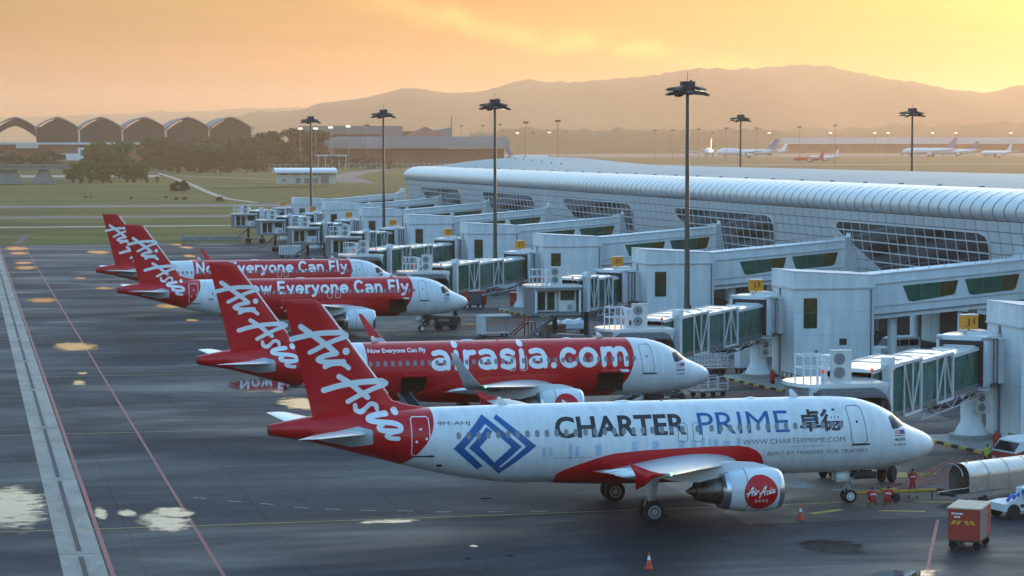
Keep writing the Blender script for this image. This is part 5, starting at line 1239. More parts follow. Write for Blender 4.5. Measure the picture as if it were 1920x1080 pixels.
# ------------------------------------------------------------------ floodlight masts
def mast(x, y, h, label, group, lit=(0, 3, 6), r0=.30):
    t = thing('floodlight_mast', label, 'light mast', (x, y, 0), 0, group)
    share(('mp', h, r0), 'pole', 'mast_grey', t, lambda: MB().lathe([(0, r0 * 1.35), (.4, r0 * 1.35), (.45, r0), (h, r0 * .55)], (0, 0, 0), 'Z', 14), 40)
    share(('mr', h), 'ring', 'gear_dark', t, lambda: MB().lathe([(h - .25, .35), (h - .25, 1.25), (h - .1, 1.25), (h - .1, .35)], (0, 0, 0), 'Z', 18))
    share(('mb', h), 'head_box', 'gear_dark', t, lambda: MB().bb((-.62, -.5, h - .1), (.62, .5, h + 1.0)).bb((.25, -.1, h + 1.0), (.42, .1, h + 1.15)))
    share(('mw', h), 'lightning_rod', 'gear_dark', t, lambda: MB().bb((-.02, -.02, h + 1.0), (.02, .02, h + 1.9)))
    for q in range(9):
        a = 2 * math.pi * q / 9 + .35; m4 = Matrix.Translation((0, 0, h)) @ Matrix.Rotation(a, 4, 'Z') @ Matrix.Translation((1.35, 0, -.1 + .42 * (q % 2))) @ Matrix.Rotation(R([4, 9, 14][q % 3]), 4, 'Y')
        f = share(('mf', h, q), 'floodlight', 'gear_dark', t, lambda m4=m4: MB().loft([[(-.55, -.22, -.16), (-.55, .22, -.16), (-.55, .22, .16), (-.55, -.22, .16)], [(.45, -.36, -.18), (.45, .36, -.18), (.45, .36, .12), (.45, -.36, .12)], [(.85, -.34, -.12), (.85, .34, -.12), (.85, .34, .0), (.85, -.34, .0)]]).xform(m4))
        share(('ml', h, q, q in lit), 'lens', 'lamp_glow' if q in lit else 'cockpit_glass', f, lambda m4=m4: MB().bb((-.1, -.26, -.21), (.7, .26, -.175)).xform(m4))
near_lab = ['tall floodlight mast in front of the tower beside sign J5', 'tall floodlight mast in front of the tower beside sign J9', 'third tall floodlight mast from the camera, before the far gate towers', 'farthest of the four tall floodlight masts along the gates']
for k in range(4): mast(16.0, 97.0 + 85.3 * k, 25.3, near_lab[k], 'floodlight masts along the gates', (0, 1) if k else (7,))
mast(95.6, 315, 25.3, 'floodlight mast rising behind the pier roof above the parked wide-body jets', 'floodlight masts behind the pier', (4, 5))
mast(100.0, 240, 25.3, 'floodlight mast rising behind the pier roof nearest the picture edge', 'floodlight masts behind the pier', (4, 5))
# ------------------------------------------------------------------ far field lamp posts
def gpix(px, dist):
    d = pix_dir(px, 280); s = dist / math.hypot(d.x, d.y); return CAM.x + d.x * s, CAM.y + d.y * s
def ztop(px, py, dist):
    d = pix_dir(px, py); s = dist / math.hypot(d.x, d.y); return CAM.z + d.z * s
lamps = sorted([(986, 231, 1500, 0), (1046, 228, 1450, 0), (865, 237, 2300, 0), (905, 236, 2300, 0), (938, 234, 2300, 0), (970, 250, 2600, 1), (999, 250, 2600, 0), (1030, 249, 2600, 1), (1061, 247, 2500, 0), (1228, 245, 2300, 0), (1261, 245, 2300, 0), (1310, 243, 2250, 0), (1336, 250, 2600, 0), (1362, 241, 2200, 0), (1418, 241, 2200, 0), (1499, 239, 2150, 0), (1566, 236, 2100, 0), (1442, 250, 2700, 1), (1557, 250, 2700, 1), (1640, 250, 2800, 1), (1665, 250, 2800, 1), (1748, 250, 2800, 1), (1792, 250, 2800, 1), (1895, 250, 2800, 1), (563, 242, 1750, 1), (592, 242, 1750, 1), (620, 240, 1750, 1), (653, 238, 1750, 1), (688, 236, 1750, 0)])
LC = {0: 0, 1: 0}; LT = {k_: sum(1 for l_ in lamps if l_[3] == k_) for k_ in (0, 1)}
for i, (px_, py_, D_, lit) in enumerate(lamps):
    x, y = gpix(px_, D_); zg = Hg(y); h = ztop(px_, py_, D_) - zg
    t = thing('lamp_post', nth('lit thin far lamp post' if lit else 'unlit thin far lamp post', LC[lit], LT[lit]), 'lamp post', (x, y, zg), 0, 'far lit lamp posts' if lit else 'far unlit lamp posts')
    LC[lit] += 1
    MB().lathe([(0, .3), (h, .2)], (0, 0, 0), 'Z', 6).build('pole', 'mast_grey', t)
    MB().bb((-1.5, -1.2, h - .2), (1.5, 1.2, h + 1.0)).build('lamp_head', 'lamp_glow' if lit else 'gear_dark', t)
# approach light posts on the grass
for i in range(9):
    px_ = 1762 + [0, 10, 22, 33, 44, 118, 122, 140, 148][i]; x, y = gpix(px_, 1330); zg = Hg(y)
    t = thing('approach_light', nth('small white T-shaped approach light in the dry grass', i, 9), 'approach light', (x, y, zg), 0, 'approach lights in the grass beyond the pier')
    MB().bb((-.12, -.12, 0), (.12, .12, 3.6)).build('post', 'white_steel', t); MB().bb((-1.6, -.15, 3.6), (1.6, .15, 3.9)).build('bar', 'white_steel', t)

# ------------------------------------------------------------------ background buildings
mat('shell_roof', (.20, .175, .16), .7, var=.15, scale=.05)
mat('shell_glass', (.045, .028, .022), .9, var=.3, scale=.08)
mat('brick_wall', (.26, .10, .065), .85, var=.2, scale=.05)
mat('dull_roof', (.22, .20, .19), .6, var=.12, scale=.03)
mat('cream_wall', (.58, .55, .47), .7, var=.1, scale=.1)
mat('trunk', (.06, .045, .03), .9, var=.3, scale=1)
S = 2115.0
t = thing('terminal_hall', 'row of six pointed vaulted roofs of a distant terminal', 'terminal', (0, 0, 0))
for i, pxc in enumerate((29, 108, 190, 271, 353, 433)):
    D_ = S - i * 6; x, y = gpix(pxc, D_); zg = 8.0; pk = ztop(pxc, 219, D_); ev = ztop(pxc, 240, D_); hw = 19.6
    arch = [(-hw + 2 * hw * q / 16, ev + (pk - ev) * (1 - abs(-1 + q / 8) ** 1.55)) for q in range(17)]
    sh_ = MB().loft([[(a, yy, z) for a, z in arch] + [(a, yy, z - 1.2) for a, z in arch[::-1]] for yy in (0, 95)]).build('vault_roof', 'shell_roof', t, smooth=50, loc=(x, y, 0))
    inn = [(a * .93, z - 2.2) for a, z in arch]
    if i: MB().loft([[(a, yy, z) for a, z in inn] + [(inn[-1][0], yy, 15), (inn[0][0], yy, 15)] for yy in (3.0, 4.0)]).build('glass_front', 'shell_glass', sh_)
    else: MB().loft([[(a, yy, z) for a, z in inn] + [(a, yy, z - 6) for a, z in inn[::-1]] for yy in (3.0, 4.0)]).build('glass_front', 'shell_glass', sh_)
    MB().lathe([(zg, 1.9), (ev - 1, .9), (ev + 1, 2.5)], (hw, 1, 0), 'Z', 10).build('column', 'white_wall', sh_, smooth=40)
    for q in range(1, 12): MB().beam((arch[q + 2][0], -.15, arch[q + 2][1] - 3.0), (arch[q + 2][0], -.15, 17), .35).build('front_mullion', 'shell_glass', sh_) if False else None
def pbox(parent, name, m, p0, p1, y0, y1, D_, depth):
    """box whose front fills the picture rectangle at distance D_"""
    xa, ya = gpix(p0, D_); xb, yb = gpix(p1, D_); za = ztop((p0 + p1) / 2, y1, D_); zb = ztop((p0 + p1) / 2, y0, D_)
    a = Vector((xa, ya)); c_ = Vector((xb, yb)); n = Vector((-(c_ - a).y, (c_ - a).x)).normalized() * depth
    if n.y < 0: n = -n
    pl = [a, c_, c_ + n, a + n]
    return MB().prism([(p.x, p.y) for p in pl], za, zb, 'Z').build(name, m, parent)
pd = thing('podium_building', 'low podium building with white band in front of the vaulted terminal', 'building')
pbox(pd, 'wall', 'brick_wall', -60, 300, 270, 303, 2080, 30); pbox(pd, 'roof_slab', 'white_trim', -60, 282, 267, 271, 2074, 36)
pbox(pd, 'white_block', 'white_wall', 112, 160, 288, 301, 2060, 16); pbox(pd, 'white_block', 'white_wall', 146, 170, 277, 289, 2066, 12); pbox(pd, 'white_block', 'cream_wall', 30, 72, 270, 278, 2060, 12)
for q in range(9): pbox(pd, 'window', 'cockpit_glass', -40 + q * 37, -16 + q * 37, 280, 288, 2079, .6)
bb_ = thing('brick_terminal', 'long brick red building with curved grey roof beyond the grass', 'building')
pbox(bb_, 'wall', 'brick_wall', 628, 945, 279, 309, 1850, 60)
xa, ya = gpix(594, 1846); xb, yb = gpix(952, 1846); z0 = ztop(770, 278, 1846); z1 = ztop(770, 256, 1846)
rg = []
for f in (0.0, 1.0):
    X_, Y_ = xa + (xb - xa) * f, ya + (yb - ya) * f; rg.append([(X_ + (6 if f == 0 else 0), Y_ - 3, z0), (X_ + (3 if f == 0 else 2), Y_ - 1.5, (z0 + z1) / 2), (X_, Y_ + 3, z1), (X_, Y_ + 62, z1), (X_, Y_ + 66, z0)])
MB().loft(rg).build('curved_roof', 'dull_roof', bb_, smooth=30)
for q in range(11): pbox(bb_, 'pier', 'brick_wall', 640 + q * 28, 643 + q * 28, 281, 309, 1848.5, 1.2)
ub = thing('upswept_hall', 'dark hall with pyramid skylight and upswept roof behind the brick building', 'building')
pbox(ub, 'wall', 'brick_wall', 560, 842, 246, 300, 2000, 50)
for (p0, p1, ya0, ya1) in ((560, 716, 236, 252), (716, 755, 236, 258)): pbox(ub, 'roof_slab', 'dull_roof', p0, p1, ya0, ya1, 1994, 70)
x, y = gpix(797, 1985); zb_ = ztop(797, 257, 1985); zt_ = ztop(797, 237, 1985)
MB().add([(-17, -14, zb_), (17, -14, zb_), (17, 14, zb_), (-17, 14, zb_), (0, 0, zt_)], [(0, 1, 4), (1, 2, 4), (2, 3, 4), (3, 0, 4), (0, 3, 2, 1)]).build('pyramid', 'brick_wall', ub, loc=(x, y, 0))
x, y = gpix(828, 1990); zq = ztop(845, 238, 1990); MB().prism([(-16, zb_ - 6), (8.5, zb_ - 6), (9, zq), (-14, zq - 4.5)], -2, 30).build('upswept_roof', 'dull_roof', ub, loc=(x, y, 0))
MB().bb((8.2, -1, zq), (8.8, -.4, zq + 9)).build('antenna', 'mast_grey', ub, loc=(x, y, 0))
wb = thing('service_building', 'small white service building with rounded roof on the grass', 'building')
pbox(wb, 'wall', 'cream_wall', 518, 629, 321, 344, 1160, 10)
xa, ya = gpix(515, 1158); xb, yb = gpix(632, 1158); za = ztop(572, 323, 1158); zb = ztop(572, 315, 1158)
MB().loft([[(X_, Y_ - .5, za - .3), (X_, Y_ - .3, za + .8), (X_, Y_ + 2, zb - .3), (X_, Y_ + 5.5, zb), (X_, Y_ + 9, zb - .3), (X_, Y_ + 11.5, za - .3)] for X_, Y_ in ((xa, ya), (xb, yb))]).build('vaulted_roof', 'white_gloss', wb, smooth=50)
for p0, p1, a_, c_ in ((528, 537, 326, 328), (553, 562, 326, 328), (528, 537, 336, 340), (554, 563, 334, 343.5), (570, 597, 334, 343.5), (601, 616, 328, 343.5), (586, 592, 326, 328)): pbox(wb, 'door' if c_ > 343 else 'window', 'grey_steel', p0, p1, a_, c_, 1159.7, .2)
ov = thing('overpass', 'grey concrete road overpass with sloping abutments by the trees', 'bridge')
pbox(ov, 'deck', 'concrete', -120, 128, 311, 318, 1230, 12); pbox(ov, 'parapet', 'concrete', -120, 128, 308, 311, 1229, .6)
for a_, c_ in ((-40, 12), (74, 90), (16, 30)):
    xa, ya = gpix(a_, 1232); xb, yb = gpix(c_, 1232); zt_ = ztop(40, 318, 1232); MB().loft([[(xa - 4, ya, 1.5), (xb + 4, yb, 1.5), (xb + 4, yb + 9, 1.5), (xa - 4, ya + 9, 1.5)], [(xa, ya, zt_), (xb, yb, zt_), (xb, yb + 9, zt_), (xa, ya + 9, zt_)]]).build('abutment', 'concrete', ov)
for i in range(6):
    x, y = gpix(505 + i * 11, 1830); zt_ = ztop(505 + i * 11, 271, 1830); tp = thing('canvas_canopy', nth('white peaked canopy above the tree tops', i, 6), 'canopy', (x, y, Hg(y)), 0, 'white peaked canopies among the trees'); h = zt_ - Hg(y)
    MB().add([(-2.5, -2.5, h - 3.4), (2.5, -2.5, h - 3.4), (2.5, 2.5, h - 3.4), (-2.5, 2.5, h - 3.4), (-1.5, 0, h)], [(0, 1, 4), (1, 2, 4), (2, 3, 4), (3, 0, 4)]).build('cloth', 'white_gloss', tp); MB().bb((-.2, -.2, 0), (.2, .2, h - 3)).build('pole', 'mast_grey', tp)
x, y = gpix(622, 1700); sh2 = thing('canopy_shelter', 'pale flat roofed shelter before the brick building', 'shelter', (x, y, Hg(y))); zz = ztop(622, 290, 1700) - Hg(y)
MB().bb((-11, -3, zz - 1), (11, 6, zz)).build('roof', 'white_trim', sh2)
for q in range(5): MB().bb((-10 + 5 * q - .2, -2.2, 0), (-10 + 5 * q + .2, -1.8, zz - 1)).build('post', 'white_steel', sh2)
# long hangar far right
hg = thing('long_hangar', 'long low hangar with grey pitched roof on the far apron', 'hangar')
pbox(hg, 'wall', 'brick_wall', 1478, 2100, 268, 287, 3300, 60)
xa, ya = gpix(1470, 3296); xb, yb = gpix(2110, 3296); za = ztop(1700, 270, 3296); zb = ztop(1700, 257.5, 3296)
MB().loft([[(X_, Y_ - 6, za), (X_ + o_, Y_ + 35, zb), (X_, Y_ + 76, za)] for X_, Y_, o_ in ((xa, ya, 8), (xb, yb, 0))]).build('roof', 'dull_roof', hg)
for q in range(14): pbox(hg, 'hangar_door', 'dull_roof' if q % 3 else 'cream_wall', 1500 + q * 38, 1522 + q * 38, 274, 287, 3299, .8)
# fence line along the far grass
fb = thing('perimeter_fence', 'long post and mesh fence at the far edge of the grass', 'fence')
for q in range(46):
    px_ = 505 + q * 10; x, y = gpix(px_, 1690 + q * 2); z_ = Hg(y); MB().bb((x - .12, y - .12, z_), (x + .12, y + .12, z_ + 4.2)).build('post', 'cream_wall', fb)
x0, y0 = gpix(505, 1690); x1, y1 = gpix(955, 1780); MB().beam((x0, y0, Hg(y0) + 3.6), (x1, y1, Hg(y1) + 3.6), .1, .18).build('rail', 'cream_wall', fb); MB().beam((x0, y0, Hg(y0) + 1.4), (x1, y1, Hg(y1) + 1.4), .1, .18).build('rail', 'cream_wall', fb)
# low concrete block wall at the apron's far corner
cw = thing('blast_wall', 'low dark concrete wall on the grass beyond the apron', 'wall', (-1.4, 382, 0))
for q in range(7): MB().bb((-6.6 + q * 1.9, -.8, 0), (-6.6 + q * 1.9 + 1.84, .8, .95)).build('block', 'concrete', cw)
sheet('ditch', [(-43.6, 372), (-42.0, 372), (-38.6, 425), (-40.4, 425)], .05, 'slot_dark'); sheet('puddle', [(-42.6, 375), (-42.0, 376), (-40.6, 400), (-41.6, 398)], .07, 'puddle_water')

# ------------------------------------------------------------------ trees
def leaf_mat(name, c1, c2):
    m = bpy.data.materials.new(name); m.use_nodes = True; t = m.node_tree; bs = t.nodes['Principled BSDF']; bs.inputs['Roughness'].default_value = .7; bs.inputs['Specular IOR Level'].default_value = .2
    g_ = t.nodes.new('ShaderNodeNewGeometry'); rp = t.nodes.new('ShaderNodeValToRGB'); rp.color_ramp.elements[0].color = c1 + (1,); rp.color_ramp.elements[1].color = c2 + (1,)
    t.links.new(g_.outputs['Random Per Island'], rp.inputs[0]); t.links.new(rp.outputs[0], bs.inputs['Base Color']); M[name] = m
leaf_mat('leaf_green', (.04, .085, .012), (.11, .16, .03)); leaf_mat('leaf_dark', (.030, .042, .014), (.075, .085, .028)); leaf_mat('leaf_olive', (.05, .055, .015), (.11, .10, .03)); leaf_mat('leaf_palm', (.05, .075, .018), (.11, .12, .035))
def tree_proto(seed, h, spread, n, m, low=.25, leaf=.55):
    r = np.random.default_rng(seed); tr = MB(); tr.tube([(0, 0, 0), (.15, .05, h * .2), (.1, .1, h * .45), (.2, 0, h * .7)], [h * .032, h * .026, h * .018, h * .008], 7)
    cl = []
    for q in range(9):
        a = r.uniform(0, 6.28); rr = spread * math.sqrt(r.uniform(.02, 1)) * .62; z = h * r.uniform(low + .2, .88); cl.append((rr * math.cos(a), rr * math.sin(a), z, spread * r.uniform(.3, .48)))
        tr.tube([(0.1, 0, h * r.uniform(.2, .45)), (rr * math.cos(a) * .55, rr * math.sin(a) * .55, z * .8), (rr * math.cos(a), rr * math.sin(a), z)], [h * .014, h * .009, h * .004], 5)
    b = MB()
    for q in range(n):
        c = cl[r.integers(len(cl))]; v = r.normal(size=3); v /= np.linalg.norm(v); k = c[3] * r.uniform(.45, 1.08); p = Vector((c[0] + v[0] * k, c[1] + v[1] * k, c[2] + v[2] * k * .8))
        if p.z < h * .02: continue
        s_ = leaf * r.uniform(.6, 1.3) * h / 10; u = Vector(r.normal(size=3)).normalized(); w2 = u.cross(Vector(r.normal(size=3))).normalized(); u2 = w2.cross(u)
        b.add([p - u * s_, p - w2 * s_ * .55 + u2 * .1 * s_, p + u * s_, p + w2 * s_ * .55 - u2 * .1 * s_], [(0, 1, 2, 3)])
    mc = b.mesh('crown', False, False); mc.materials.append(M[m]); mt = tr.mesh('trunk', 50); mt.materials.append(M['trunk'])
    return mt, mc, h
def palm_proto(seed):
    r = np.random.default_rng(seed); h = 13; tr = MB(); tr.tube([(0, 0, 0), (.2, 0, 5), (.3, .1, 10), (.3, .1, h)], [.3, .24, .2, .16], 7); b = MB()
    for q in range(13):
        a = q * 2.4 + r.uniform(-.2, .2); L = r.uniform(2.8, 3.8); pts = [Vector((.3 + math.cos(a) * L * u, .1 + math.sin(a) * L * u, h + 1.3 * math.sin(u * 2.2) - 2.6 * u * u * r.uniform(.7, 1.2))) for u in (0, .25, .5, .75, 1)]
        sd_ = Vector((-math.sin(a), math.cos(a), 0))
        for p0, p1, w0, w1 in zip(pts[:-1], pts[1:], (.1, .5, .6, .45), (.5, .6, .45, .05)):
            b.add([p0 + sd_ * w0, p1 + sd_ * w1, p1 + Vector((0, 0, .18)), p0 + Vector((0, 0, .18))], [(0, 1, 2, 3)]); b.add([p0 - sd_ * w0, p1 - sd_ * w1, p1 + Vector((0, 0, .18)), p0 + Vector((0, 0, .18))], [(0, 1, 2, 3)])
    mc = b.mesh('crown', False, False); mc.materials.append(M['leaf_palm']); mt = tr.mesh('trunk', 50); mt.materials.append(M['trunk']); return mt, mc, h
TP = {'green': [tree_proto(20 + q, 10, 4.6, 1100, 'leaf_green', .0) for q in range(3)], 'dark': [tree_proto(30 + q, 10, 4.4, 1100, 'leaf_dark', -.05) for q in range(3)], 'olive': [tree_proto(40 + q, 10, 4.0, 900, 'leaf_olive', -.05) for q in range(3)], 'palm': [palm_proto(50 + q) for q in range(2)]}
def plant(kind, px_, D_, hpx, label, group, cat='tree', wide=1.0):
    mt, mc, h0 = random.choice(TP[kind]); x, y = gpix(px_, D_); hh = hpx * D_ / 4369.0; t = thing('palm_tree' if kind == 'palm' else ('bush' if cat == 'bush' else 'tree'), label, cat, (x, y, Hg(y) - .2), random.uniform(0, 6.28), group)
    s = hh / h0; t.scale = (s * wide, s * wide, s); link('trunk', mt, None, t); link('crown', mc, None, t)
def zone(n, kind, p0, p1, d0, d1, h0, h1, label, group, wide=1.0):
    for q in range(n): plant(kind, p0 + (p1 - p0) * (q + random.uniform(.1, .9)) / n, random.uniform(d0, d1), random.uniform(h0, h1), nth(label, q, n), group, 'tree', wide * random.uniform(.85, 1.25))
zone(13, 'green', 130, 275, 1290, 1420, 22, 42, 'green leafy tree by the pale car park below the vaulted roofs', 'trees by the car park', 1.2)
zone(5, 'green', 165, 245, 1500, 1600, 50, 62, 'tall green tree standing behind the car park trees', 'tall trees behind the car park', 1.2)
zone(9, 'dark', 0, 112, 1700, 1800, 26, 38, 'dark round tree in front of the podium building', 'dark trees before the podium', 1.4)
zone(19, 'dark', 282, 480, 1720, 1950, 36, 64, 'dark hazy tree in the wood before the last vaulted roofs', 'wood before the vaulted roofs', 1.3)
zone(18, 'dark', 470, 600, 1760, 1900, 44, 76, 'big dark tree on the wooded rise beside the brick building', 'wooded rise beside the brick building', 1.3)
zone(14, 'olive', 300, 500, 1560, 1640, 24, 36, 'olive tree along the front edge of the dark wood', 'olive trees along the wood edge', 1.3)
zone(12, 'olive', 500, 740, 1700, 1780, 18, 30, 'small olive tree along the fence before the brick building', 'small trees along the fence', 1.2)
zone(9, 'palm', 366, 414, 1520, 1560, 46, 54, 'slim palm in the clump at the edge of the wood', 'clump of palms')
zone(3, 'dark', 322, 348, 1060, 1120, 20, 28, 'small dark tree beside the pale path', 'small trees beside the path', 1.2)
zone(9, 'olive', 120, 300, 1240, 1270, 10, 16, 'young tree in the row before the car park', 'row of young trees', 1.0)
for bi, (px_, D_, h_) in enumerate(sorted([(160, 950, 5), (170, 955, 4), (245, 930, 5), (330, 900, 7), (345, 905, 8), (310, 940, 5), (408, 880, 8), (412, 885, 10)])): plant('olive', px_, D_, h_, nth('low scrubby bush on the rough grass', bi, 8), 'low bushes on the grass', 'bush', 2.2)

# ------------------------------------------------------------------ far aircraft
def jet(px_, D_, L, heading, label, tail='aircraft_white', body='aircraft_white', hump=False, eng=2):
    x, y = gpix(px_, D_); t = thing('parked_jet', label, 'airliner', (x, y, Hg(y)), heading)
    k = L / 60.0; r = 3.1 * k; z = 5.6 * k
    MB().loft([[(xx * k, r * f * math.cos(a), z + zo * k + r * f * math.sin(a)) for a in np.linspace(0, 2 * math.pi, 15)[:-1]] for xx, f, zo in ((30, .05, -.6), (29, .4, -.5), (27, .75, -.2), (24, .97, 0), (20, 1, 0), (-14, 1, 0), (-22, .72, .7), (-28, .3, 1.5), (-30, .08, 1.9))]).build('fuselage', body, t, smooth=True)
    if hump: MB().loft([[(xx * k, r * .8 * f * math.cos(a), z + r * .55 + r * f * .95 * math.sin(a)) for a in np.linspace(0, math.pi, 9)] for xx, f in ((27, .1), (24, .7), (20, .9), (10, .75), (4, .1))], closed=True).build('upper_deck', body, t, smooth=True)
    for s in (-1, 1):
        MB().loft([airfoil_ring(le * k, te * k, s * yy * k, zz * k, .11, 6) for yy, le, te, zz in ((2, 8, -5, 4.3), (10, 2, -5.5, 5.2), (29, -10, -13, 7.2))]).build('wing', 'wing_grey', t, smooth=True)
        MB().loft([airfoil_ring(le * k, te * k, s * yy * k, zz * k, .1, 5) for yy, le, te, zz in ((1, -22, -28, 7), (10, -28, -31, 8))]).build('tailplane', 'aircraft_white', t)
        for q, (ex, ey) in enumerate(((5, 9.5), (-1, 18))[:eng // 2]):
            MB().lathe([(ex * k + 3 * k, 1.0 * k), (ex * k + 2.6 * k, 1.35 * k), (ex * k - 1 * k, 1.3 * k), (ex * k - 2.5 * k, .7 * k)], (0, s * ey * k, 3.1 * k), 'X', 12).build('engine', 'aircraft_white', t, smooth=40)
        MB().box((-2 * k, s * 3.5 * k, 1.6 * k), (2.6 * k, 1.0 * k, 3.2 * k)).build('main_gear', 'gear_dark', t)
    MB().loft([[(le * k, 0, zz * k), ((le + te) / 2 * k, .35 * k, zz * k), (te * k, 0, zz * k), ((le + te) / 2 * k, -.35 * k, zz * k)] for le, te, zz in ((-16, -28, 8), (-20.5, -28.5, 9.5), (-28, -32.5, 18.5))]).build('fin', tail, t)
    MB().box((21 * k, 0, 1.3 * k), (1.0 * k, .8 * k, 2.6 * k)).build('nose_gear', 'gear_dark', t); return t
mat('tail_blue', (.10, .13, .30), .4, var=.2, scale=.3); mat('tail_violet', (.26, .18, .32), .4, var=.2, scale=.3)
jet(1330, 2550, 66, R(-112), 'huge four-engined double-deck jet seen nose-on in the haze', hump=True, eng=4)
jet(1400, 2500, 66, R(168), 'four-engined jet with dark patterned tail behind the double-deck one', 'tail_blue', hump=True, eng=4)
jet(1517, 2150, 34, R(195), 'small red airliner far across the airfield', 'aircraft_red', 'aircraft_red')
jet(1545, 2230, 36, R(200), 'small white airliner with white tail beside the far red one', 'aircraft_white')
jet(1742, 2650, 70, R(190), 'long white jet with violet tail far across the airfield', 'tail_violet')
jet(1795, 2750, 56, R(190), 'white jet with blue tail behind the violet-tailed one', 'tail_blue')
jet(1868, 2600, 52, R(205), 'white jet with pale tail at the far apron edge', 'aircraft_white')
jet(990, 2180, 40, R(-5), 'white airliner partly hidden by the end of the brick building', 'tail_blue')
jet(1440, 2900, 50, R(185), 'white jet tail to the hangar in the haze', 'aircraft_white')
# birds
mat('bird_black', (.015, .014, .013), .8, var=.1)
for px_, py_, D_ in ((1341, 274, 420), (1692, 290, 380)):
    x, y = gpix(px_, D_); z_ = ztop(px_, py_, D_); t = thing('bird', 'black bird in flight over the far field' if px_ < 1500 else 'black bird gliding low beyond the pier roof', 'bird', (x, y, z_), .4)
    MB().add([(-.22, 0, 0), (-.08, -.05, -.03), (.1, -.05, -.02), (.22, 0, .02), (.1, .05, 0), (-.08, .05, 0), (0, 0, .06), (-.02, 0, -.07), (.05, -.3, .12), (-.12, -.55, .10), (-.1, -.25, .08), (.05, .3, .16), (-.12, .55, .2), (-.1, .25, .1)],
             [(0, 1, 6), (1, 2, 6), (2, 3, 6), (3, 4, 6), (4, 5, 6), (5, 0, 6), (1, 0, 7), (2, 1, 7), (3, 2, 7), (4, 3, 7), (5, 4, 7), (0, 5, 7), (1, 2, 8, 10), (10, 8, 9), (4, 5, 13, 11), (13, 11, 12)]).build('body', 'bird_black', t, fix=False)
# ------------------------------------------------------------------ ground equipment
mat('cart_red', (.36, .035, .02), .5, var=.2, scale=3, streak=True)
mat('cart_grey', (.14, .15, .16), .5, var=.15, scale=3)
mat('plywood', (.52, .40, .30), .7, var=.25, scale=4)
mat('chevron_amber', (.65, .33, .03), .5, var=.1)
mat('aluminium', (.50, .49, .47), .32, .75, var=.15, scale=3)
mat('tug_white', (.62, .62, .60), .4, var=.1, scale=3)
mat('hose_blue', (.02, .12, .42), .5, var=.15)
mat('towbar_yellow', (.48, .26, .03), .5, var=.25, scale=5)
mat('cone_orange', (.62, .06, .025), .5, var=.15, scale=6)
mat('overall_red', (.42, .02, .02), .75, var=.2, scale=8)
mat('hivis', (.45, .50, .04), .7, var=.15, scale=8)
mat('navy_cloth', (.02, .024, .04), .8, var=.2, scale=8)
mat('skin', (.20, .11, .07), .6, var=.1, scale=8)
mat('hair', (.01, .009, .008), .7, var=.2)
mat('reflective_band', (.6, .6, .58), .4, var=.05)
mat('plastic_sheet', (.62, .64, .68), .3, var=.15, scale=2)
mat('crate_brown', (.20, .13, .08), .8, var=.3, scale=4)
def wheel(parent, x, y, r, wd_, key, m='tyre'):
    wq = MB().lathe([(-wd_ / 2, r * .55), (-wd_ / 2, r * .88), (-wd_ * .3, r), (wd_ * .3, r), (wd_ / 2, r * .88), (wd_ / 2, r * .55)], (x, y, r), 'Y', 16).build('wheel', m, parent, smooth=40)
    MB().lathe([(-wd_ * .45, .02), (-wd_ * .45, r * .5), (wd_ * .45, r * .5), (wd_ * .45, .02)], (x, y, r), 'Y', 12).build('rim', 'gear_grey', wq); return wq
def box_cart(loc, rz, label, group=None, red='cart_red', roof='plywood', detail=True):
    t = thing('baggage_cart', label, 'cart', loc, rz, group)
    MB().bb((-.78, -1.3, .42), (.78, 1.3, .52)).build('chassis', 'gear_dark', t)
    MB().bb((-.8, -1.32, .52), (.8, -1.27, 2.05)).build('end_panel', red, t); MB().bb((-.8, 1.27, .52), (.8, 1.32, 2.05)).build('end_panel', red, t)
    MB().bb((.76, -1.27, .52), (.8, .55, 2.05)).build('side_panel', 'cart_grey', t); MB().bb((.76, .6, .52), (.8, 1.27, 2.05)).build('side_panel', red, t); MB().bb((-.8, -1.27, .52), (-.76, 1.27, 2.05)).build('side_panel', red, t)
    MB().bb((-.84, -1.36, 2.05), (.84, 1.36, 2.12)).build('roof', roof, t)
    for x, y in ((-.6, -.95), (.6, -.95), (-.6, .95), (.6, .95)): wheel(t, x, y, .22, .14, 'c')
    MB().beam((0, -1.3, .45), (0, -2.2, .3), .06).build('drawbar', 'gear_dark', t)
    if detail:
        for x0, s in ((-.66, 1), (-.42, 1), (.12, -1), (.40, -1)): MB().add([(x0, -1.335, 1.28), (x0 + .18, -1.335, 1.28), (x0 + .18 + .14 * s, -1.335, 1.48), (x0 + .14 * s, -1.335, 1.48)], [(0, 1, 2, 3)]).build('chevron', 'chevron_amber', t)
        for q, (xa, xb, za) in enumerate(((-.62, -.46, 1.78), (-.42, -.30, 1.78), (-.26, -.06, 1.78), (-.48, -.36, 1.62), (-.32, -.20, 1.62))): MB().bb((xa, -1.335, za), (xb, -1.322, za + .075)).build('worn_print', 'letter_white', t)
    return t
box_cart((-4.55, -15.0, 0), R(-36), 'red box baggage cart with amber chevrons standing alone on the apron')
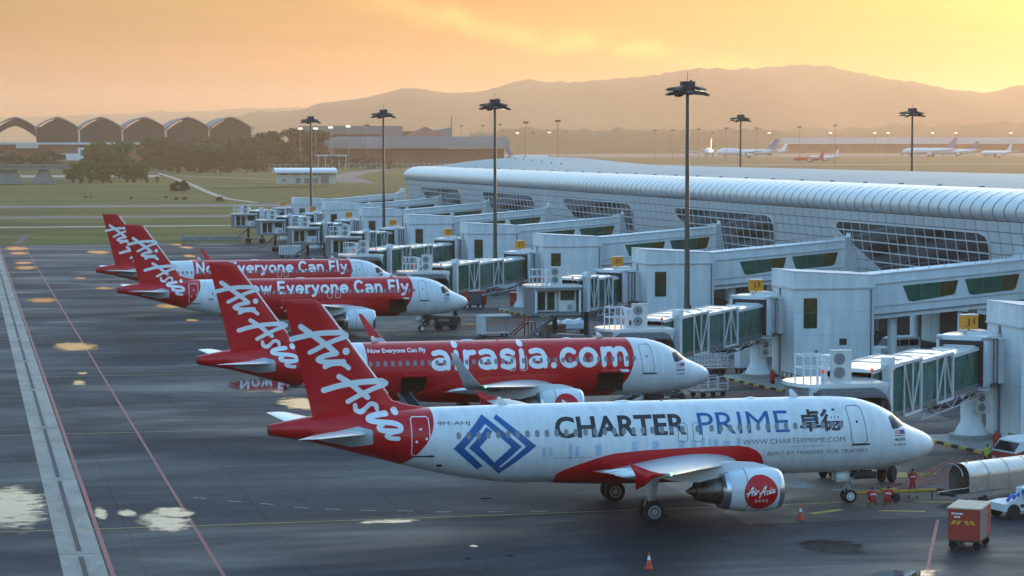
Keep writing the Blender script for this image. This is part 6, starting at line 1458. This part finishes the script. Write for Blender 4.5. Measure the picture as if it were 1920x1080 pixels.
# conveyor dolly under an aluminium vault
t = thing('belt_loader', 'belt loader with a ribbed aluminium hood at the picture edge', 'belt loader', (.6, -2.2, 0), R(24))
hood = MB(); 
for k, (u0, u1) in enumerate(((0, 1.6), (1.65, 3.3), (3.35, 5.0), (5.05, 6.8))):
    arc_ = [(.78 * math.cos(a), 1.55 + .78 * math.sin(a)) for a in np.linspace(0, math.pi, 13)]; ring = [(.78, .75)] + arc_ + [(-.78, .75)]; inn = [(a * .96, z - .03) for a, z in ring[::-1]]
    MB().loft([[(x, a, z) for a, z in ring + inn] for x in (u0, u1)]).build('hood_section', 'aluminium', t, smooth=40)
    MB().loft([[(x, a * 1.03, z + .02) for a, z in ring] + [(x, a * .98, z - .02) for a, z in ring[::-1]] for x in (u1 - .04, u1 + .09)]).build('hood_rib', 'aluminium', t)
MB().tube([(-.55, .74, 1.7)] + [(-.55, .74 * math.cos(a), 1.72 + .6 * math.sin(a)) for a in np.linspace(0, math.pi, 9)] + [(-.55, -.74, 1.7)], .035, 6).build('end_hoop', 'aluminium', t)
MB().bb((-.9, -.6, .55), (7.2, .6, .72)).build('belt', 'black_rubber', t); MB().bb((-1.0, -.8, .45), (7.2, -.62, .7)).build('side_rail', 'aluminium', t); MB().bb((-1.0, .62, .45), (7.2, .8, .7)).build('side_rail', 'aluminium', t)
for x in (1.2, 5.6):
    for s in (-.7, .7): wheel(t, x, s, .3, .2, 'b')
MB().lathe([(2.33, .06), (2.45, .05)], (.6, 0, 0), 'Z', 8).build('hood_lamp', 'chevron_amber', t)
# white tug
t = thing('baggage_tug', 'white tug carrying coiled blue hoses at the picture edge', 'tug', (2.0, -6.9, 0), R(12))
MB().prism([(-1.5, .45), (1.9, .45), (1.9, 1.05), (.2, 1.05), (-.2, .95), (-.9, .95), (-1.5, .85)], -.75, .75).build('body', 'tug_white', t)
MB().bb((.3, -.7, 1.05), (1.8, .7, 1.5)).build('cowl', 'tug_white', t)
for x in (-.95, 1.25):
    for s in (-.72, .72): wheel(t, x, s, .42, .26, 't')
for q in range(3): MB().tube([(-1.2 + .4 * q, -.55, 1.02 + .1 * q), (-.7 + .3 * q, -.2, 1.2), (.1, .1, 1.22 + .05 * q), (.5, -.35, 1.55)], .09, 7).build('hose', 'hose_blue', t, smooth=True)
MB().tube([(-.45, -.68, .95), (-.45, -.68, 1.75), (-.1, -.68, 1.82), (1.0, -.68, 1.8), (1.0, -.68, 1.5)], .045, 6).build('roll_bar', 'tug_white', t)
MB().lathe([(-.765, .02), (-.765, .15), (-.75, .15)], (.9, 0, .78), 'Y', 16).build('badge', 'aircraft_red', t); MB().bb((-.5, -.77, .62), (.35, -.75, .8)).build('side_vent', 'gear_dark', t)
# red and white service truck, mostly out of the frame
t = thing('service_truck', 'red and white service truck cut by the picture edge', 'truck', (9.2, 8.9, 0), R(14))
MB().loft([[(x, s * 1.15, z) for s, z in ((-1, z0), (1, z0), (1, z1), (-1, z1))] for x, z0, z1 in ((-.95, .55, 1.0), (-.75, .45, 1.35), (.2, .45, 1.5), (5, .45, 1.5))]).build('body', 'cart_red', t, smooth=20)
MB().loft([[(x, s * 1.12, z) for s, z in ((-1, z0), (1, z0), (.95, z1), (-.95, z1))] for x, z0, z1 in ((-.85, 1.3, 1.36), (-.3, 1.45, 2.0), (.4, 1.5, 2.15), (5, 1.5, 2.15))]).build('cab', 'tug_white', t, smooth=20)
MB().loft([[(x, s * 1.0, z) for s, z in ((-1, z0), (1, z0), (.92, z1), (-.92, z1))] for x, z0, z1 in ((-.83, 1.42, 1.46), (-.42, 1.55, 1.93))]).build('windscreen', 'cockpit_glass', t)
MB().bb((-1.05, -1.1, .3), (-.85, 1.1, .75)).build('bumper', 'towbar_yellow', t)
for x in (.5, 3.9):
    for s in (-1.0, 1.0): wheel(t, x, s, .48, .3, 's')
for s in (-.8, .8): MB().lathe([(-.98, .02), (-.98, .13), (-.9, .14)], (0, s, .88), 'X', 10).build('headlight', 'white_gloss', t)
# tow bar
t = thing('tow_bar', 'yellow aircraft tow bar lying from the nose wheel towards the pier', 'tow bar', (-4.6, .1, 0), R(-1))
MB().tube([(0, 0, .5), (4.9, .1, .5)], .10, 10).build('bar', 'towbar_yellow', t); MB().box((2.0, .05, .55), (.9, .3, .24)).build('shear_head', 'towbar_yellow', t); MB().lathe([(4.85, .12), (5.1, .1), (5.3, .03)], (0, .1, .5), 'X', 10).build('eye', 'gear_dark', t)
for s in (-.35, .35): wheel(t, 2.3, s, .22, .12, 'w')
MB().box((4.6, .1, .3), (.06, .06, .6)).build('jack_leg', 'gear_dark', t)
# cones
for x, y, lab in ((-9.76, -5.06, 'orange cone with white collar near the tow bar'), (-21.78, -17.14, 'orange cone with white collar alone at the bottom edge'), (-21.0, 26.0, 'orange cone on the apron between the two nearest airliners'), (6.6, 291.0, 'orange cone by the farthest bridges')):
    t = thing('traffic_cone', lab, 'cone', (x, y, 0)); MB().bb((-.2, -.2, 0), (.2, .2, .05)).build('base', 'cone_orange', t)
    MB().lathe([(.05, .15), (.42, .085)], (0, 0, 0), 'Z', 14).build('skirt', 'cone_orange', t, smooth=40); MB().lathe([(.42, .088), (.6, .056)], (0, 0, 0), 'Z', 14).build('collar', 'white_gloss', t, smooth=40); MB().lathe([(.6, .054), (.78, .022)], (0, 0, 0), 'Z', 14).build('tip', 'cone_orange', t, smooth=40)
# equipment under and round the other airliners
def conveyor(loc, rz, z0, z1, label, L=5.0):
    t = thing('belt_loader', label, 'belt loader', loc, rz)
    MB().bb((-1.6, -.8, .4), (2.2, .8, .85)).build('chassis', 'tug_white', t)
    MB().beam((-2.2, 0, z0), (-2.2 + L, 0, z1), .75, .16).build('belt', 'black_rubber', t)
    for s in (-.45, .45): MB().beam((-2.2, s, z0 + .06), (-2.2 + L, s, z1 + .06), .08, .26).build('side_rail', 'cart_grey', t)
    for x in (-1.0, 1.6):
        for s in (-.75, .75): wheel(t, x, s, .36, .22, 'v')
    MB().beam((.4, .3, .85), (.9, .3, (z0 + z1) / 2), .12).build('lift_arm', 'gear_grey', t)
conveyor((-8.1, P_ - 4.0, 0), R(118), 2.35, .7, 'belt loader sloping down from the forward hold of the web-address airliner')
conveyor((-22.4, P_ - 4.2, 0), R(100), .7, 2.4, 'belt loader at the aft hold of the web-address airliner')
for q in range(3): MB().lathe([(-1.0 + .05 * q, .3), (.9, .32)], (-22.4 + .1 * q, P_ - 2.5, 2.1), 'Y', 12).build('cargo_roll', 'plastic_sheet', None) if False else None
def gpu(loc, rz, label, m='gear_dark'):
    t = thing('power_unit', label, 'ground power unit', loc, rz); MB().bb((-1.2, -.6, .45), (1.2, .6, 1.35)).build('body', m, t); MB().bb((-1.1, -.62, .95), (.2, -.6, 1.25)).build('vent', 'gear_grey', t); MB().bb((-1.25, -.65, 1.35), (1.25, .65, 1.41)).build('lid', m, t)
    for x in (-.8, .8):
        for s in (-.55, .55): wheel(t, x, s, .3, .18, 'g')
    MB().beam((1.2, 0, .5), (2.1, 0, .35), .07).build('drawbar', 'gear_grey', t); MB().tube([(-1.2, .2, .9), (-1.7, .3, .5), (-1.9, .2, .9), (-1.5, 0, 1.2)], .05, 6).build('cable', 'tug_white', t)
gpu((-3.2, P_ - .2, 0), R(10), 'dark ground power unit under the nose of the web-address airliner')
gpu((-2.0, 3 * P_ + 2.5, 0), R(6), 'dark ground power unit under the nose of the third airliner')
def dolly(loc, rz, label, group, cage=True, load=None):
    t = thing('baggage_dolly', label, 'dolly', loc, rz, group); MB().bb((-1.5, -.75, .4), (1.5, .75, .52)).build('deck', 'cart_grey', t)
    for x in (-1.0, 1.0):
        for s in (-.65, .65): wheel(t, x, s, .24, .16, 'd')
    if cage:
        for x in (-1.45, -.5, .5, 1.45):
            for s in (-.7, .7): MB().bb((x - .03, s - .03, .52), (x + .03, s + .03, 1.6)).build('stake', 'white_steel', t)
        for s in (-.7, .7):
            for z in (1.05, 1.58): MB().bb((-1.45, s - .025, z - .025), (1.45, s + .025, z + .025)).build('rail', 'white_steel', t)
    if load: MB().loft([[(x, s * .65 * f, z) for s, z in ((-1, .53), (1, .53), (.9, .53 + h * .6), (.35, .53 + h), (-.5, .53 + h * .95), (-.95, .53 + h * .55))] for x, f, h in ((-1.3, .8, .7), (-.6, 1, 1.0), (.1, .95, .85), (.8, 1, 1.1), (1.3, .75, .6))]).build('load', load, t)
    MB().beam((1.5, 0, .45), (2.3, 0, .3), .05).build('drawbar', 'gear_dark', t)
dolly((4.6, P_ + 13.5, 0), R(20), 'empty grey baggage dolly parked behind the nose of the web-address airliner', 'open baggage dollies')
for q in range(2): dolly((10.6 + q * .5, 73.2 + 2.4 * q, 0), R(8), ('front' if q == 0 else 'rear') + ' caged dolly below the bridge at sign J3', 'caged dollies')
dolly((7.4, 117.0, 0), R(15), 'dolly heaped with wrapped cargo under the drawn-back bridge', 'loaded dollies', False, 'plastic_sheet')
dolly((10.3, 119.5, 0), R(-10), 'dolly with plastic-covered load behind the crate', 'loaded dollies', False, 'plastic_sheet')
t = thing('cargo_crate', 'brown plywood crate under the drawn-back bridge', 'crate', (7.0, 115.0, 0), R(8))
for z in (.15, .55, .95):
    for s in (-1, 1): MB().bb((-1.1, s * .8 - .03, z), (1.1, s * .8 + .03, z + .36)).build('plank', 'crate_brown', t); MB().bb((s * 1.1 - .03, -.77, z), (s * 1.1 + .03, .77, z + .36)).build('plank', 'crate_brown', t)
MB().bb((-1.13, -.83, 1.31), (1.13, .83, 1.36)).build('lid', 'crate_brown', t); MB().bb((-1.1, -.8, 0), (1.1, .8, .15)).build('skid', 'crate_brown', t)
box_cart((8.3, 160.2, 0), R(-70), 'red open baggage cart ahead of the third airliner nose', 'red carts by the third airliner', 'cart_red', 'cart_red', False)
box_cart((13.0, 156.6, 0), R(-20), 'red box cart by the pedestal at sign J7', 'red carts by the third airliner', 'cart_red', 'cart_red', False)
# shelter and red steps in front of gate J5
t = thing('crew_shelter', 'small white roofed shelter on the empty stand', 'shelter', (1.0, 117.0, 0), R(4))
MB().bb((-1.6, -1.0, 2.15), (1.7, 1.0, 2.3)).build('roof', 'white_gloss', t); MB().bb((-1.6, -.95, .3), (-1.1, .95, 2.15)).build('side_panel', 'white_gloss', t)
for x, y in ((1.6, -.9), (1.6, .9)): MB().bb((x - .04, y - .04, 0), (x + .04, y + .04, 2.15)).build('post', 'gear_grey', t)
MB().bb((-1.4, -.9, .3), (1.6, .9, .4)).build('floor', 'cart_grey', t)
for x in (-1.2, 1.2):
    for s in (-.8, .8): wheel(t, x, s, .15, .1, 'sh')
t = thing('step_unit', 'red maintenance steps beside the white shelter', 'steps', (3.9, 116.4, 0), R(10))
for s in (-.5, .5): MB().beam((-1.1, s, .2), (.5, s, 1.5), .07, .14).build('stringer', 'cart_red', t); MB().bb((.5, s - .04, 0), (.6, s + .04, 2.2)).build('post', 'cart_red', t); MB().beam((-1.1, s, 1.0), (.5, s, 2.2), .06).build('handrail', 'cart_red', t)
for q in range(5): MB().box((-.95 + .32 * q, 0, .4 + .26 * q), (.26, .95, .05)).build('tread', 'cart_red', t)
MB().bb((.5, -.5, 1.45), (1.4, .5, 1.52)).build('platform', 'cart_red', t)
for s in (-.45, .45): MB().bb((1.3, s - .04, 0), (1.4, s + .04, 1.5)).build('post', 'cart_red', t)
# white container cart near the far bridges and tugs under them
t = thing('container_cart', 'white ribbed container cart near the far bridges', 'cart', (4.5, 301, 0), 0)
MB().bb((-1.9, -.8, .45), (1.9, .8, 2.0)).build('body', 'tug_white', t); MB().bb((-1.95, -.85, 2.0), (1.95, .85, 2.08)).build('lid', 'tug_white', t)
for x in (-1.4, 1.4):
    for s in (-.7, .7): wheel(t, x, s, .25, .15, 'cc')
for q in range(8): MB().bb((-1.8 + .5 * q, -.83, .5), (-1.74 + .5 * q, -.8, 1.95)).build('rib', 'cart_grey', t)
box = thing('equipment_cabinet', 'pale blue equipment cabinet beside the pedestal at sign J3', 'cabinet', (13.6, 72.6, 0), R(10)); MB().bb((-.7, -.5, .5), (.7, .5, 2.1)).build('body', 'plastic_sheet', box); MB().bb((-.75, -.55, 2.1), (.75, .55, 2.16)).build('top', 'white_gloss', box)
MB().bb((-.72, -.52, .3), (.72, .52, .5)).build('frame', 'gear_dark', box)
for x in (-.5, .5):
    for s in (-.4, .4): wheel(box, x, s, .16, .1, 'eq')
# van under the link bridge
t = thing('crew_van', 'white van parked under the link bridge', 'van', (32.5, 84.0, 0), R(196))
MB().loft([[(x, s * .9, z) for s, z in ((-1, .35), (1, .35), (1, 1.0), (.92, z1), (-.92, z1), (-1, 1.0))] for x, z1 in ((2.35, 1.02), (2.1, 1.05), (1.35, 1.1), (.75, 1.85), (.3, 1.98), (-2.2, 1.98), (-2.35, 1.8))]).build('body', 'tug_white', t, smooth=25)
for s in (-1, 1):
    for x0, x1 in ((.2, 1.0), (-.9, .1), (-2.1, -1.0)): MB().add([(x0, s * .925, 1.15), (x1, s * .925, 1.15), (x1 - (.3 if x1 > .5 else 0), s * .89, 1.75), (x0, s * .89, 1.75)], [(0, 1, 2, 3)]).build('side_window', 'cockpit_glass', t)
    for x in (-1.5, 1.5): wheel(t, x, s * .82, .34, .22, 'vn')
MB().add([(1.36, -.8, 1.17), (1.36, .8, 1.17), (.82, .72, 1.83), (.82, -.72, 1.83)], [(0, 1, 2, 3)]).build('windscreen', 'cockpit_glass', t)
# railings and bollard barriers on the islands
for k, (x, y) in enumerate(((13.4, 16.0), (13.4, 59.5))):
    t = thing('crowd_barrier', 'dark railing with striped posts on the island at sign %s' % GN[k], 'railing', (x, y, .13), 0, 'railings on the islands')
    for q in range(6):
        p_ = MB().bb((-.05, -2.5 + q, 0), (.05, -2.4 + q, 1.05)).build('post', 'kerb_black', t)
        for z in (.25, .6, .92): MB().bb((-.065, -2.515 + q, z), (.065, -2.385 + q, z + .12)).build('stripe', 'kerb_yellow', p_)
    for z in (.5, 1.0): MB().bb((-.03, -2.5, z - .03), (.03, 2.6, z + .03)).build('rail', 'kerb_black', t)
    e = thing('fire_extinguisher', 'red wheeled fire extinguisher beside the island railing at sign %s' % GN[k], 'extinguisher', (x - .9, y + 2.6, .13), 0, 'red extinguishers on the islands')
    MB().lathe([(.15, .16), (.2, .2), (.95, .2), (1.08, .1), (1.2, .05)], (0, 0, 0), 'Z', 12).build('cylinder', 'overall_red', e, smooth=40); MB().tube([(.1, 0, 1.15), (.3, 0, 1.0), (.25, .1, .5)], .03, 6).build('hose', 'gear_dark', e)
    for s in (-.2, .2): wheel(e, 0, s, .15, .06, 'fe')

# ------------------------------------------------------------------ people
def person(name_label, loc, rz, joints, rad, colours, hat=None):
    """one continuous skinned body; joints: name -> xyz; clothes as part of the mesh by height bands"""
    E_ = [('pel', 'spine'), ('spine', 'chest'), ('chest', 'neck'), ('neck', 'head0'), ('head0', 'head'), ('pel', 'hipL'), ('hipL', 'kneeL'), ('kneeL', 'ankL'), ('ankL', 'toeL'), ('pel', 'hipR'), ('hipR', 'kneeR'), ('kneeR', 'ankR'), ('ankR', 'toeR'), ('chest', 'shL'), ('shL', 'elL'), ('elL', 'wrL'), ('wrL', 'haL'), ('chest', 'shR'), ('shR', 'elR'), ('elR', 'wrR'), ('wrR', 'haR')]
    names = list(joints); me = bpy.data.meshes.new('person'); me.from_pydata([joints[n] for n in names], [(names.index(a), names.index(c_)) for a, c_ in E_], [])
    o = bpy.data.objects.new('person', me); col.objects.link(o)
    sk = o.modifiers.new('s', 'SKIN'); ss = o.modifiers.new('u', 'SUBSURF'); ss.levels = 2; ss.render_levels = 2
    for i, n in enumerate(names):
        v = me.skin_vertices[0].data[i]; r_ = rad.get(n, rad.get(n[:-1], .06)); v.radius = (r_[0], r_[1]) if isinstance(r_, tuple) else (r_, r_); v.use_root = (n == 'pel')
    bpy.context.view_layer.update()
    m2 = bpy.data.meshes.new_from_object(o.evaluated_get(bpy.context.evaluated_depsgraph_get())); bpy.data.objects.remove(o); bpy.data.meshes.remove(me)
    for c_ in ('overall_red', 'skin', 'hair', 'gear_dark', 'reflective_band', 'hivis', 'navy_cloth'): m2.materials.append(M[c_])
    H = Vector(joints['head']); H0 = Vector(joints['head0']); up = (H - H0).normalized(); face = Vector(colours.get('face', (0, -1, 0)))
    for p in m2.polygons:
        c = p.center; p.use_smooth = True; dn, nn = min(((c - Vector(joints[n])).length, n) for n in names)
        if nn in ('head', 'head0'):
            q = c - (H + H0) / 2; p.material_index = 2 if (q.dot(up) > .05 or q.dot(face) < -.02) else 1
        elif nn in ('neck',): p.material_index = 1
        elif nn[:2] in ('ha',): p.material_index = 1
        elif nn[:3] in ('toe',) or (nn[:3] == 'ank' and c.z < .12): p.material_index = 3
        elif nn[:3] in ('hip', 'kne', 'ank', 'pel'): p.material_index = colours['leg'] if not (nn[:3] == 'ank' and .2 < c.z < .28) else 4
        else: p.material_index = colours['top']
    t = thing('person', name_label, 'person', loc, rz); link('body', m2, None, t)
    b = MB(); sp = Vector(joints['spine']); ch = Vector(joints['chest']); mid = sp.lerp(ch, .45); ax = (ch - sp).normalized(); x_ = Vector((1, 0, 0)); y_ = ax.cross(x_).normalized(); rx, ry = rad['spine']
    rings = [[mid + ax * dz + x_ * (rx * 1.20 + .012) * math.cos(a) + y_ * (ry * 1.22 + .014) * math.sin(a) for a in np.linspace(0, 2 * math.pi, 19)[:-1]] for dz in (-.035, .035)]
    b.loft(rings, False); b.build('reflective_belt', 'reflective_band', t, smooth=True)
    # ears, nose
    fc = (H + H0) / 2; sdv = up.cross(face).normalized(); f = MB()
    for s in (-1, 1): f.box(fc + sdv * s * .085, (.03, .03, .06))
    f.box(fc + face * .105 - up * .01, (.03, .03, .045)); f.build('face_detail', 'skin', t)
    for s in (-1, 1): MB().box(fc + face * .096 + sdv * s * .035 + up * .025, (.018, .012, .012)).build('eye', 'hair', t)
    if hat: MB().lathe([(0, .125), (.05, .125), (.10, .09), (.13, .02)], H + up * .0 - Vector((0, 0, .02)), 'Z', 14).build('helmet', hat, t, smooth=40)
    # fingers
    for sd_ in 'LR':
        h0 = Vector(joints['ha' + sd_]); dr = (h0 - Vector(joints['wr' + sd_])).normalized(); pr = dr.cross(Vector((0, 1, 0.2))).normalized(); b = MB()
        for q in range(4): a = h0 + pr * (q - 1.5) * .02; b.tube([a, a + dr * (.055 + .012 * (q in (1, 2))), a + dr * .085 - Vector((0, 0, .012))], .0095, 6)
        th = h0 - dr * .02 + pr * .035; b.tube([th, th + pr * .03 + dr * .03, th + pr * .035 + dr * .055], .010, 6); b.build('fingers', 'skin', t, smooth=True)
    return t
RAD = dict(pel=(.155, .115), spine=(.15, .11), chest=(.17, .115), neck=.055, head0=(.075, .09), head=(.078, .095), hip=.095, knee=.065, ank=.048, toe=.045, sh=.068, el=.052, wr=.038, ha=(.042, .026))
walk = dict(pel=(0, 0, .98), spine=(0, -.01, 1.15), chest=(0, -.02, 1.38), neck=(0, -.02, 1.53), head0=(0, -.04, 1.60), head=(0, -.04, 1.72), hipL=(.10, 0, .92), kneeL=(.12, -.14, .50), ankL=(.12, -.16, .08), toeL=(.13, -.30, .04), hipR=(-.10, 0, .92), kneeR=(-.11, .08, .50), ankR=(-.11, .26, .12), toeR=(-.11, .15, .04), shL=(.20, -.01, 1.44), elL=(.30, .0, 1.18), wrL=(.24, -.16, 1.36), haL=(.17, -.20, 1.48), shR=(-.20, -.01, 1.44), elR=(-.27, .02, 1.16), wrR=(-.22, -.14, .96), haR=(-.20, -.19, .89))
crouch = dict(pel=(0, .10, .34), spine=(0, .06, .50), chest=(0, -.06, .72), neck=(0, -.13, .85), head0=(0, -.18, .91), head=(0, -.22, 1.02), hipL=(.11, .08, .32), kneeL=(.19, -.30, .50), ankL=(.16, -.10, .08), toeL=(.17, -.25, .04), hipR=(-.11, .08, .32), kneeR=(-.18, -.26, .20), ankR=(-.14, .10, .08), toeR=(-.14, .02, .04), shL=(.20, -.08, .76), elL=(.26, -.30, .60), wrL=(.14, -.48, .62), haL=(.09, -.56, .62), shR=(-.20, -.08, .76), elR=(-.25, -.30, .58), wrR=(-.12, -.46, .52), haR=(-.07, -.54, .51))
person('person in red overalls walking beside the tow bar', (-1.0, .5, 0), R(200), walk, RAD, dict(top=0, leg=0, face=(0, -1, 0)))
person('person in red overalls crouching nearest the nose wheel', (-4.2, -1.5, 0), R(170), crouch, RAD, dict(top=0, leg=0, face=(0, -.9, -.3)))
person('person in red overalls crouching nearer the walking one', (-3.25, -1.35, 0), R(150), crouch, RAD, dict(top=0, leg=0, face=(0, -.9, -.3)))
person('person in dark clothes and yellow safety vest by the service truck', (7.7, 9.6, 0), R(30), walk, RAD, dict(top=5, leg=6, face=(0, -1, 0)))
